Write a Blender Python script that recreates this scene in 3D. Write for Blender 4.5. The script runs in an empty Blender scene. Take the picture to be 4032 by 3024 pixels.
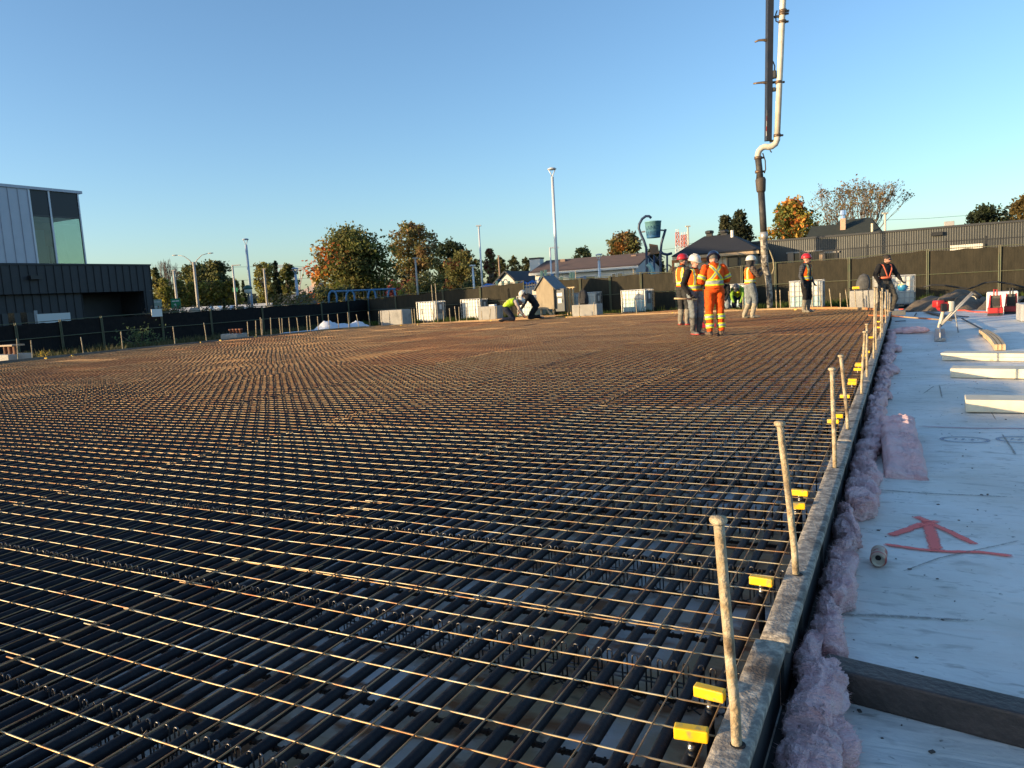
import bpy, bmesh, math, random
from math import sin, cos, pi, radians, atan2, hypot, sqrt
from mathutils import Vector, Matrix, noise as mnoise
random.seed(7)
scene = bpy.context.scene
C = scene.collection
# ------------------------------------------------------------------ camera
F, CX, CY = 2960.0, 2016.0, 1512.0            # photo is 4032 x 3024
ROLL, PITCH, H = radians(3.37), radians(6.85), 1.26
YAW = radians(27.736)
cR, sR, cP, sP, cY, sY = cos(ROLL), sin(ROLL), cos(PITCH), sin(PITCH), cos(YAW), sin(YAW)
def ray(px, py):
    x, y = px-CX, py-CY
    xr, yr = x*cR-y*sR, y*cR+x*sR
    fw, dn = F*cP-yr*sP, F*sP+yr*cP
    return Vector((xr*cY-fw*sY, xr*sY+fw*cY, -dn))
def at(px, py, z=0.135):                       # photo pixel -> point on the level z
    r = ray(px, py); return Vector((0, 0, H))+r*((z-H)/r.z)
def atY(px, py, Y):
    r = ray(px, py); return Vector((0, 0, H))+r*(Y/r.y)
def atX(px, py, X):
    r = ray(px, py); return Vector((0, 0, H))+r*(X/r.x)
def atD(px, py, D):
    r = ray(px, py); return Vector((0, 0, H))+r*(D/hypot(r.x, r.y))
K = 4032/2212
def P(x, y, D): return atD(x*K, y*K, D)        # the same for positions read off at 2212 px width
cam = bpy.data.cameras.new('camera'); camo = bpy.data.objects.new('camera', cam); C.objects.link(camo)
cam.sensor_width = 36; cam.lens = F/4032*36; cam.clip_end = 3000; cam.clip_start = 0.05
f_ = ray(CX, CY).normalized(); r_ = (ray(CX+100, CY)-ray(CX, CY)).normalized(); u_ = r_.cross(f_)
camo.matrix_world = Matrix(((r_.x, u_.x, -f_.x, 0), (r_.y, u_.y, -f_.y, 0), (r_.z, u_.z, -f_.z, H), (0, 0, 0, 1)))
scene.camera = camo
# ------------------------------------------------------------------ sky and sun
SUN_AZ, SUN_EL = radians(46), radians(6.7)     # direction the shadows run (from +X towards +Y), elevation
sd = Vector((cos(SUN_AZ)*cos(SUN_EL), sin(SUN_AZ)*cos(SUN_EL), -sin(SUN_EL)))
w = bpy.data.worlds.new('World'); scene.world = w; w.use_nodes = True
nt = w.node_tree; bg = nt.nodes['Background']
sky = nt.nodes.new('ShaderNodeTexSky'); sky.sky_type = 'NISHITA'; sky.sun_disc = False
sky.sun_elevation = SUN_EL; sky.sun_rotation = atan2(-sd.x, -sd.y)
sky.air_density = 0.9; sky.dust_density = 0.95; sky.ozone_density = 2.7; sky.altitude = 50
nt.links.new(sky.outputs[0], bg.inputs[0]); bg.inputs[1].default_value = 0.15
sun = bpy.data.lights.new('sun', 'SUN'); suno = bpy.data.objects.new('sun', sun); C.objects.link(suno)
sun.energy = 3.6; sun.angle = radians(0.55); sun.color = (1.0, 0.74, 0.42)
suno.rotation_euler = sd.to_track_quat('-Z', 'Y').to_euler()
vs = scene.view_settings; vs.view_transform = 'Standard'; vs.look = 'None'; vs.exposure = 1.25; vs.gamma = 1
vs.use_curve_mapping = False
# ------------------------------------------------------------------ materials
def lin(h):
    if not isinstance(h, str): return h
    h = h.lstrip('#'); o = []
    for i in (0, 2, 4):
        c = int(h[i:i+2], 16)/255; o.append(c/12.92 if c <= .04045 else ((c+.055)/1.055)**2.4)
    return tuple(o)
MATS = {}
def mat(name, col, rough=.7, metal=0, col2=None, ns=6, nd=4, thr=(.35, .65), bump=0, bs=60, spec=.5, coat=0, stretch=None, col3=None, ns3=2, thr3=(.55, .7), trans=0, alpha=1, sheen=0):
    if name in MATS: return MATS[name]
    m = bpy.data.materials.new(name); m.use_nodes = True; MATS[name] = m
    n = m.node_tree.nodes; l = m.node_tree.links; b = n['Principled BSDF']
    col = lin(col)
    b.inputs['Base Color'].default_value = (*col, 1); b.inputs['Roughness'].default_value = rough
    b.inputs['Metallic'].default_value = metal; b.inputs['Specular IOR Level'].default_value = spec
    if coat: b.inputs['Coat Weight'].default_value = coat
    if trans: b.inputs['Transmission Weight'].default_value = trans
    if alpha < 1: b.inputs['Alpha'].default_value = alpha
    if sheen: b.inputs['Sheen Weight'].default_value = sheen
    if col2 or bump:
        tc = n.new('ShaderNodeTexCoord'); oi = n.new('ShaderNodeObjectInfo'); av = n.new('ShaderNodeVectorMath'); av.operation = 'ADD'; l.new(tc.outputs['Object'], av.inputs[0]); l.new(oi.outputs['Location'], av.inputs[1]); vec = av.outputs[0]
        if stretch:
            mp = n.new('ShaderNodeMapping'); mp.inputs['Scale'].default_value = stretch; l.new(vec, mp.inputs[0]); vec = mp.outputs[0]
    if col2:
        t = n.new('ShaderNodeTexNoise'); t.inputs['Scale'].default_value = ns; t.inputs['Detail'].default_value = nd; t.inputs['Roughness'].default_value = .62
        l.new(vec, t.inputs['Vector'])
        r = n.new('ShaderNodeMapRange'); r.inputs[1].default_value = thr[0]; r.inputs[2].default_value = thr[1]; l.new(t.outputs[0], r.inputs[0])
        mx = n.new('ShaderNodeMix'); mx.data_type = 'RGBA'; mx.inputs[6].default_value = (*col, 1); mx.inputs[7].default_value = (*lin(col2), 1)
        l.new(r.outputs[0], mx.inputs[0]); out = mx.outputs[2]
        if col3:
            t3 = n.new('ShaderNodeTexNoise'); t3.inputs['Scale'].default_value = ns3; t3.inputs['Detail'].default_value = 5; l.new(vec, t3.inputs['Vector'])
            r3 = n.new('ShaderNodeMapRange'); r3.inputs[1].default_value = thr3[0]; r3.inputs[2].default_value = thr3[1]; l.new(t3.outputs[0], r3.inputs[0])
            m3 = n.new('ShaderNodeMix'); m3.data_type = 'RGBA'; m3.inputs[7].default_value = (*lin(col3), 1)
            l.new(r3.outputs[0], m3.inputs[0]); l.new(out, m3.inputs[6]); out = m3.outputs[2]
        l.new(out, b.inputs['Base Color'])
    if bump:
        tb = n.new('ShaderNodeTexNoise'); tb.inputs['Scale'].default_value = bs; tb.inputs['Detail'].default_value = 5; l.new(vec, tb.inputs['Vector'])
        bp = n.new('ShaderNodeBump'); bp.inputs['Strength'].default_value = bump; bp.inputs['Distance'].default_value = .02
        l.new(tb.outputs[0], bp.inputs['Height']); l.new(bp.outputs[0], b.inputs['Normal'])
    return m
def leafmat(name='leaf', tr=.45):
    if name in MATS: return MATS[name]
    m = bpy.data.materials.new(name); m.use_nodes = True; MATS[name] = m
    n = m.node_tree.nodes; l = m.node_tree.links; b = n['Principled BSDF']
    a = n.new('ShaderNodeAttribute'); a.attribute_name = 'col'
    l.new(a.outputs['Color'], b.inputs['Base Color']); b.inputs['Roughness'].default_value = .65; b.inputs['Specular IOR Level'].default_value = .25
    t = n.new('ShaderNodeBsdfTranslucent'); l.new(a.outputs['Color'], t.inputs[0])
    mx = n.new('ShaderNodeMixShader'); mx.inputs[0].default_value = tr
    l.new(b.outputs[0], mx.inputs[1]); l.new(t.outputs[0], mx.inputs[2]); l.new(mx.outputs[0], n['Material Output'].inputs[0])
    return m
# ------------------------------------------------------------------ mesh helpers
class MB:
    """collects shapes; build() links them as ONE mesh object"""
    def __init__(s): s.v = []; s.f = []; s.mi = []; s.cm = 0
    def add(s, vs_, fs):
        o = len(s.v); s.v += [tuple(p) for p in vs_]
        for f in fs: s.f.append(tuple(i+o for i in f)); s.mi.append(s.cm)
        return s
    def box(s, x0, y0, z0, x1, y1, z1, M=None):
        vs_ = [Vector(p) for p in ((x0, y0, z0), (x1, y0, z0), (x1, y1, z0), (x0, y1, z0), (x0, y0, z1), (x1, y0, z1), (x1, y1, z1), (x0, y1, z1))]
        if M: vs_ = [M @ p for p in vs_]
        return s.add(vs_, [(0, 3, 2, 1), (4, 5, 6, 7), (0, 1, 5, 4), (1, 2, 6, 5), (2, 3, 7, 6), (3, 0, 4, 7)])
    def bbox(s, x0, y0, z0, x1, y1, z1, b=.01, M=None):         # box with chamfered edges
        bm = bmesh.new(); bmesh.ops.create_cube(bm, size=1)
        for v in bm.verts: v.co = Vector((x0 if v.co.x < 0 else x1, y0 if v.co.y < 0 else y1, z0 if v.co.z < 0 else z1))
        bmesh.ops.bevel(bm, geom=bm.edges[:], offset=b, segments=2, affect='EDGES', profile=.6)
        bm.verts.index_update()
        vs_ = [M @ v.co if M else v.co.copy() for v in bm.verts]; fs = [[v.index for v in f.verts] for f in bm.faces]; bm.free()
        return s.add(vs_, fs)
    def tube(s, pts, rad, n=6, cap=True):
        pts = [Vector(p) for p in pts]; m = len(pts)
        rad = rad if isinstance(rad, (list, tuple)) else [rad]*m
        vs_ = []; pu = None
        for i, p in enumerate(pts):
            d = (pts[min(i+1, m-1)]-pts[max(i-1, 0)])
            d = d.normalized() if d.length > 1e-9 else Vector((0, 0, 1))
            if pu is None:
                a = Vector((0, 0, 1)) if abs(d.z) < .9 else Vector((1, 0, 0)); u = d.cross(a).normalized()
            else:
                u = (pu-d*pu.dot(d)); u = u.normalized() if u.length > 1e-6 else d.orthogonal().normalized()
            pu = u; v = d.cross(u)
            for k in range(n):
                t = 2*pi*k/n; vs_.append(p+(u*cos(t)+v*sin(t))*rad[i])
        fs = [(i*n+k, i*n+(k+1) % n, (i+1)*n+(k+1) % n, (i+1)*n+k) for i in range(m-1) for k in range(n)]
        if cap: fs += [tuple(range(n-1, -1, -1)), tuple((m-1)*n+k for k in range(n))]
        return s.add(vs_, fs)
    def loft(s, pts, ab, side=(1, 0, 0), n=14, rnd=True):       # elliptical sections (half widths a along side, b across)
        pts = [Vector(p) for p in pts]; m = len(pts); vs_ = []
        for i, p in enumerate(pts):
            d = (pts[min(i+1, m-1)]-pts[max(i-1, 0)]).normalized(); sv = Vector(side); u = (sv-d*sv.dot(d)).normalized(); v = d.cross(u)
            for k in range(n):
                t = 2*pi*k/n; vs_.append(p+u*cos(t)*ab[i][0]+v*sin(t)*ab[i][1])
        fs = [(i*n+k, i*n+(k+1) % n, (i+1)*n+(k+1) % n, (i+1)*n+k) for i in range(m-1) for k in range(n)]
        fs += [tuple(range(n-1, -1, -1)), tuple((m-1)*n+k for k in range(n))]
        return s.add(vs_, fs)
    def lathe(s, prof, n=16, M=None, axis=(0, 0, 0)):           # profile [(r, z)]
        o = Vector(axis); vs_ = []
        for r, z in prof:
            for k in range(n):
                t = 2*pi*k/n; p = Vector((r*cos(t), r*sin(t), z))+o; vs_.append(M @ p if M else p)
        m = len(prof)
        fs = [(i*n+k, i*n+(k+1) % n, (i+1)*n+(k+1) % n, (i+1)*n+k) for i in range(m-1) for k in range(n)]
        fs += [tuple(range(n-1, -1, -1)), tuple((m-1)*n+k for k in range(n))]
        return s.add(vs_, fs)
    def ell(s, c, r, M=None, u=12, v=8):
        c = Vector(c); vs_ = []; fs = []
        for i in range(1, v):
            for k in range(u):
                a = pi*i/v; t = 2*pi*k/u; p = Vector((r[0]*sin(a)*cos(t), r[1]*sin(a)*sin(t), r[2]*cos(a)))
                vs_.append(c+(M @ p if M else p))
        top = len(vs_); vs_.append(c+((M @ Vector((0, 0, r[2]))) if M else Vector((0, 0, r[2])))); vs_.append(c-((M @ Vector((0, 0, r[2]))) if M else Vector((0, 0, r[2]))))
        for i in range(v-2):
            for k in range(u): fs.append((i*u+k, (i+1)*u+k, (i+1)*u+(k+1) % u, i*u+(k+1) % u))
        for k in range(u):
            fs.append((top, k, (k+1) % u)); fs.append((top+1, (v-2)*u+(k+1) % u, (v-2)*u+k))
        return s.add(vs_, fs)
    def prism(s, poly, z0, z1, M=None):                         # poly [(x, y)] extruded in z
        n = len(poly); vs_ = [Vector((x, y, z0)) for x, y in poly]+[Vector((x, y, z1)) for x, y in poly]
        if M: vs_ = [M @ p for p in vs_]
        return s.add(vs_, [tuple(range(n-1, -1, -1)), tuple(range(n, 2*n))]+[(i, (i+1) % n, n+(i+1) % n, n+i) for i in range(n)])
    def mesh(s, name, smooth=False):
        me = bpy.data.meshes.new(name); me.from_pydata(s.v, [], s.f)
        if s.cm: me.polygons.foreach_set('material_index', s.mi)
        if smooth: me.polygons.foreach_set('use_smooth', [True]*len(s.f))
        me.update(); return me
    def build(s, name, m, parent=None, smooth=False, loc=None):
        return obj(name, s.mesh(name, smooth), m, parent, loc)
def obj(name, me, m, parent=None, loc=None, rot=None):
    o = bpy.data.objects.new(name, me); C.objects.link(o)
    if m is not None and me is not None and len(me.materials) == 0:
        for k in (m if isinstance(m, (list, tuple)) else [m]): me.materials.append(k)
    if parent: o.parent = parent
    if loc is not None: o.location = loc
    if rot is not None: o.rotation_euler = rot
    return o
def tag(o, label=None, cat=None, group=None, kind=None):
    if label: o['label'] = label
    if cat: o['category'] = cat
    if group: o['group'] = group
    if kind: o['kind'] = kind
    return o
def empty(name, loc=(0, 0, 0), rz=0, label=None, cat=None, group=None):
    o = bpy.data.objects.new(name, None); C.objects.link(o); o.location = loc; o.rotation_euler = (0, 0, rz); o.empty_display_size = .1
    return tag(o, label, cat, group)
def copy_tree(o, parent=None):
    c = o.copy(); C.objects.link(c)
    if parent: c.parent = parent
    for ch in list(o.children): copy_tree(ch, c)
    return c
def Rz(a): return Matrix.Rotation(a, 4, 'Z')
def nz(x, y, z=0): return mnoise.noise(Vector((x, y, z)))
def fbm(p, o=4):
    a = 0; f = 1; s_ = 1
    for _ in range(o): a += s_*mnoise.noise(p*f); f *= 2.1; s_ *= .5
    return a
def remesh(mb, voxel, iters=4, fac=.5):
    me = mb.mesh('tmp'); o = bpy.data.objects.new('tmp', me); C.objects.link(o)
    r = o.modifiers.new('r', 'REMESH'); r.mode = 'VOXEL'; r.voxel_size = voxel
    sm = o.modifiers.new('s', 'SMOOTH'); sm.factor = fac; sm.iterations = iters
    dg = bpy.context.evaluated_depsgraph_get(); dg.update()
    out = bpy.data.meshes.new_from_object(o.evaluated_get(dg))
    bpy.data.objects.remove(o); bpy.data.meshes.remove(me)
    return out
ORD = ['nearest', 'second', 'third', 'fourth', 'fifth', 'sixth', 'seventh', 'eighth', 'ninth', 'tenth', 'eleventh', 'twelfth', 'thirteenth', 'fourteenth', 'fifteenth', 'sixteenth', 'seventeenth', 'eighteenth', 'nineteenth', 'twentieth']
# ================================================================== ground and slab bed
ZS = -0.055                                    # level of the white sheet
XL, XR, YF, Y0 = -23.1, -0.345, 28.7, -2.5     # form lines of the rink slab
RL, RR = 6.0, 5.5                              # corner radii
def outline(off=0, step=.25):
    """left edge up, far left corner, far edge, far right corner, right edge down"""
    pts = []
    xl, xr, yf = XL-off, XR+off, YF+off; rl, rr = RL+off, RR+off
    y = Y0
    while y < yf-rl: pts.append((xl, y)); y += step*2
    n = int(rl*pi/2/step)
    for i in range(n+1):
        a = pi-pi/2*i/n; pts.append((xl+rl+rl*cos(a), yf-rl+rl*sin(a)))
    x = xl+rl+step*2
    while x < xr-rr: pts.append((x, yf)); x += step*2
    for i in range(n+1):
        a = pi/2-pi/2*i/n; pts.append((xr-rr+rr*cos(a), yf-rr+rr*sin(a)))
    y = yf-rr-step*2
    while y > Y0: pts.append((xr, y)); y -= step*2
    pts.append((xr, Y0)); return pts
def ylim(x):                                   # far limit of the slab at x
    if x < XL+RL: return YF-RL+sqrt(max(0, RL**2-(XL+RL-x)**2))
    if x > XR-RR: return YF-RR+sqrt(max(0, RR**2-(x-XR+RR)**2))
    return YF
def xlims(y):
    a, b = XL, XR
    if y > YF-RL: a = XL+RL-sqrt(max(0, RL**2-(y-YF+RL)**2))
    if y > YF-RR: b = XR-RR+sqrt(max(0, RR**2-(y-YF+RR)**2))
    return a, b
grass_m = mat('rough_ground', (.055, .06, .026), .95, col2=(.11, .085, .05), ns=.35, col3=(.03, .045, .015), ns3=2.5, bump=.6, bs=8)
g = MB(); N = 60; ext = 1400
def gz(x, y):
    d = max(abs(x), abs(y))
    return -.075 if d < 60 else -.075-.6*min(1, (d-60)/100)
for i in range(N+1):
    for j in range(N+1):
        u = (i/N*2-1); v = (j/N*2-1); x = math.copysign(abs(u)**2.6, u)*ext; y = math.copysign(abs(v)**2.6, v)*ext
        g.v.append((x, y, gz(x, y)))
for i in range(N):
    for j in range(N): a = i*(N+1)+j; g.f.append((a, a+N+1, a+N+2, a+1)); g.mi.append(0)
tag(g.build('ground', grass_m), 'rough grassy ground around the building site', kind='structure')
# white sheet under the pipes, stained by rust and mud
def sheet_material(name, white, stain):
    m = bpy.data.materials.new(name); m.use_nodes = True; n = m.node_tree.nodes; l = m.node_tree.links; b = n['Principled BSDF']
    tc = n.new('ShaderNodeTexCoord')
    def ns(scale, det, st=(1, 1, 1), dist=0):
        mp = n.new('ShaderNodeMapping'); mp.inputs['Scale'].default_value = st; l.new(tc.outputs['Object'], mp.inputs[0])
        t = n.new('ShaderNodeTexNoise'); t.inputs['Scale'].default_value = scale; t.inputs['Detail'].default_value = det; t.inputs['Distortion'].default_value = dist
        l.new(mp.outputs[0], t.inputs['Vector']); return t.outputs[0]
    def mr(v, a, c, lo=0, hi=1):
        r = n.new('ShaderNodeMapRange'); r.inputs[1].default_value = a; r.inputs[2].default_value = c; r.inputs[3].default_value = lo; r.inputs[4].default_value = hi; l.new(v, r.inputs[0]); return r.outputs[0]
    def mix(fac, a, c):
        mx = n.new('ShaderNodeMix'); mx.data_type = 'RGBA'; l.new(fac, mx.inputs[0])
        for k, q in ((6, a), (7, c)):
            if isinstance(q, tuple): mx.inputs[k].default_value = (*q, 1)
            else: l.new(q, mx.inputs[k])
        return mx.outputs[2]
    col = mix(mr(ns(1.1, 6), .35, .7), white, tuple(c*.78 for c in white))
    for sc, st, th, c, hi in stain: col = mix(mr(ns(sc, 7, st, .6), th[0], th[1], 0, hi), col, c)
    l.new(col, b.inputs['Base Color']); b.inputs['Roughness'].default_value = .55; b.inputs['Specular IOR Level'].default_value = .3
    add = n.new('ShaderNodeMath'); add.operation = 'ADD'; l.new(mr(ns(2.5, 4, (.35, 1.6, 1), 1.2), 0, 1, 0, 1), add.inputs[0]); l.new(mr(ns(14, 4), 0, 1, 0, .25), add.inputs[1])
    bp = n.new('ShaderNodeBump'); bp.inputs['Strength'].default_value = .5; bp.inputs['Distance'].default_value = .06
    l.new(add.outputs[0], bp.inputs['Height']); l.new(bp.outputs[0], b.inputs['Normal']); return m
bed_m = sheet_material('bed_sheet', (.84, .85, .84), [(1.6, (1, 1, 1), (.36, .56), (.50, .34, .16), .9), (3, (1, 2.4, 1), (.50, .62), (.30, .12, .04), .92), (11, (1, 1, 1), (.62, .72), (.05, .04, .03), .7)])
o_ = outline(0.02)
bed = MB(); bed.add([(x, y, ZS+.02) for x, y in o_], [tuple(range(len(o_)-1, -1, -1))])
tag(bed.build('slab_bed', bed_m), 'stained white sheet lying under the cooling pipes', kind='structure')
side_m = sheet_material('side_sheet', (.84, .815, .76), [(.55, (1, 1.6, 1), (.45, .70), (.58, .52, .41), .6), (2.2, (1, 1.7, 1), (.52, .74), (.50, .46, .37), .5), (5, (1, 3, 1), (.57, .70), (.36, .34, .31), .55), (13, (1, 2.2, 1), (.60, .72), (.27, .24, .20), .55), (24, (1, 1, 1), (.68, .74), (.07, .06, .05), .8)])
sh = MB(); nx, ny = 46, 170
xs = [-.43+(9.0+.43)*(i/nx)**1.6 for i in range(nx+1)]; ys = [-3+38*(j/ny) for j in range(ny+1)]
def shz(x, y):
    z = ZS+.012*nz(x*1.1+4, y*.8)+.006*nz(x*3.1, y*2.3, 5)
    if x > 1.0: z += .03*max(0, nz(x*.9, y*.55, 9))*min(1, (x-1))
    return z if y < 30 else z-.05*(y-30)/5
for x in xs:
    for y in ys: sh.v.append((x, y, shz(x, y)))
for i in range(nx):
    for j in range(ny):
        a = i*(ny+1)+j
        if ys[j] > 29.6: continue
        sh.f.append((a, a+ny+1, a+ny+2, a+1)); sh.mi.append(0)
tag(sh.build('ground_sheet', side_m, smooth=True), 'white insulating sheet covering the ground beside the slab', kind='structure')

# ================================================================== cooling pipes
pipe_m = mat('black_pipe', (.009, .0105, .015), .62, col2=(.024, .024, .026), ns=9, thr=(.5, .75), spec=.22, bump=.15, bs=90)
PP, PZ = .0805, .093
i = 0; x = -.47
while x > XL+.1:
    yl = ylim(x)-.14; xx = x+random.uniform(-.006, .006)
    m = MB(); pts = []; y = Y0+.1; ph = random.uniform(0, 50)
    while True:
        step = .55 if y < 9 else 1.8
        pts.append((xx+.010*nz(y*.55, ph), y, PZ+.004*nz(y*.7, ph+7)))
        if y >= yl: break
        y = min(y+step, yl)
    m.tube(pts, .0172, 10 if xx > -4.5 else 6)
    near = x > -1.3
    o = m.build('cooling_pipe', pipe_m, smooth=True)
    if i == 0: tag(o, 'black plastic cooling pipe right against the steel form on the right', 'pipe', 'cooling pipes')
    else: tag(o, 'black plastic cooling pipe running lengthwise under the wire mesh', 'pipe', 'cooling pipes')
    x -= PP; i += 1
# printed supply line alongside the form
# ================================================================== lower reinforcing bars (across)
rebar_m = mat('dark_rebar', (.020, .018, .017), .6, metal=.3, col2=(.075, .042, .026), ns=14, bump=.8, bs=160)
def rebar_mesh(L):
    m = MB(); n = max(2, int(L/.5)); m.tube([(t*L/n, 0, .003*nz(t, L)) for t in range(n+1)], .008, 6)
    if L > 20:
        for k in range(int(7/.03)):         # ribs at the near end
            xk = L-.06-k*.03; m.box(xk, -.0092, -.006, xk+.006, .0092, .0092)
    return m.mesh('rebar')
y = .35; k = 0; cache = {}
while y < YF-.4:
    a, b = xlims(y); L = round(b-a-.35, 1)
    if L not in cache: cache[L] = rebar_mesh(L)
    o = obj('reinforcing_bar', cache[L], rebar_m, None, (b-.16-L, y+random.uniform(-.02, .02), -.005), (0, 0, random.uniform(-.002, .002)))
    tag(o, 'dark ribbed steel bar lying crosswise below the pipes', 'rebar', 'lower reinforcing bars'); y += .36; k += 1
# ================================================================== pipe support rails with wire loops
loop_m = mat('support_wire', (.15, .15, .16), .35, metal=.8, col2=(.08, .07, .065), ns=30)
lm = MB()
for dy in (0,):
    pts = [(0, -.008, -.13), (0, -.008, .0)]+[(0, -.008+.008*(1-cos(t*pi/4)), .009*sin(t*pi/4)) for t in range(1, 5)]+[(0, .008, -.13)]
    lm.tube(pts, .0027, 5)
lm.tube([(0, -.012, -.13), (0, -.045, -.147)], .0027, 5); lm.tube([(0, .012, -.13), (0, .045, -.147)], .0027, 5)
loop_me = lm.mesh('support_loop', True)
ri = 0; y = 1.28-.85
while y < YF-.3:
    a, b = xlims(y); a += .25; b -= .1
    r = empty('pipe_support_rail', (b, y, .1), 0, None, 'pipe support', 'pipe support rails')
    r['label'] = ('wire pipe support row across the slab, '+ORD[ri-1]+' from the camera') if 1 <= ri <= 6 else 'wire pipe support row crossing far under the mesh'
    m = MB(); L = b-a
    m.tube([(-L, -.012, -.055), (0, -.012, -.055)], .003, 5); m.tube([(-L, .012, -.055), (0, .012, -.055)], .003, 5); m.tube([(-L, -.045, -.146), (0, -.045, -.146)], .003, 5); m.tube([(-L, .045, -.146), (0, .045, -.146)], .003, 5)
    m.build('runner', loop_m, r)
    far = MB(); n = 0; x = -.48+PP/2-b
    while x > -L:
        for dx in (-.018, .018):
            if ri in (1, 2, 3) and n < 96:
                obj('support_loop', loop_me, loop_m, r, (x+dx+random.uniform(-.003, .003), 0, .012+random.uniform(-.004, .003)), (0, 0, pi/2+random.uniform(-.3, .3)))
            elif ri < 18:
                hh = .012+random.uniform(-.004, .003); xx = x+dx
                far.tube([(xx, -.012, -.13), (xx, -.01, hh+.004), (xx, .0, hh+.012), (xx, .01, hh+.004), (xx, .012, -.13)], .0029, 4, False)
            n += 1
        x -= PP
    if far.v: tag(far.build('support_loops', loop_m, r), kind='stuff')
    y += .85; ri += 1
# ================================================================== welded wire mesh sheets
def wire_material():
    m = bpy.data.materials.new('mesh_wire'); m.use_nodes = True; n = m.node_tree.nodes; l = m.node_tree.links; b = n['Principled BSDF']
    tc = n.new('ShaderNodeTexCoord'); t = n.new('ShaderNodeTexNoise'); t.inputs['Scale'].default_value = 9; t.inputs['Detail'].default_value = 6; l.new(tc.outputs['Object'], t.inputs[0])
    cr = n.new('ShaderNodeValToRGB'); e = cr.color_ramp.elements; e[0].position = .32; e[0].color = (.52, .48, .37, 1); e[1].position = .72; e[1].color = (.30, .12, .045, 1)
    k = cr.color_ramp.elements.new(.5); k.color = (.50, .39, .23, 1)
    l.new(t.outputs[0], cr.inputs[0]); l.new(cr.outputs[0], b.inputs['Base Color']); b.inputs['Metallic'].default_value = .45; b.inputs['Roughness'].default_value = .48; return m
wire_m = wire_material()
def rusty(nm, k):
    m = wire_m.copy(); m.name = nm
    for e in [n for n in m.node_tree.nodes if n.type == 'VALTORGB'][0].color_ramp.elements: e.color = (e.color[0]*k[0], e.color[1]*k[1], e.color[2]*k[2], 1)
    return m
wire_len = rusty('lengthwise_wire_rust_shaded', (.50, .40, .31)); wire_len.node_tree.nodes['Principled BSDF'].inputs['Metallic'].default_value = .1; wire_len.node_tree.nodes['Principled BSDF'].inputs['Roughness'].default_value = .65  # rust tones darkened further: the wires' shaded side is put into the colour
wire_mid = rusty('mesh_wire_rusty', (.95, .80, .66)); wire_far = rusty('mesh_wire_rustier', (.88, .68, .52)); wire_far2 = rusty('mesh_wire_rustiest', (.84, .56, .40))
MS = .139; WR = .00245
def wobble(x, y, s): return Vector((.006*nz(x*.8, y*.8, s+3.3), .009*nz(x*.9, y*.9, s+9.1)+.003*nz(x*3.1, y*6, s), .014*nz(x*.75, y*.75, s*.37)+.002*nz(x*4, y*5, s)))
SW, NXW = 2.25, 17                              # sheet pitch across, wires per sheet along Y
tie = MB(); sheet_n = 0
col = 0; xr = -.43
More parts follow.
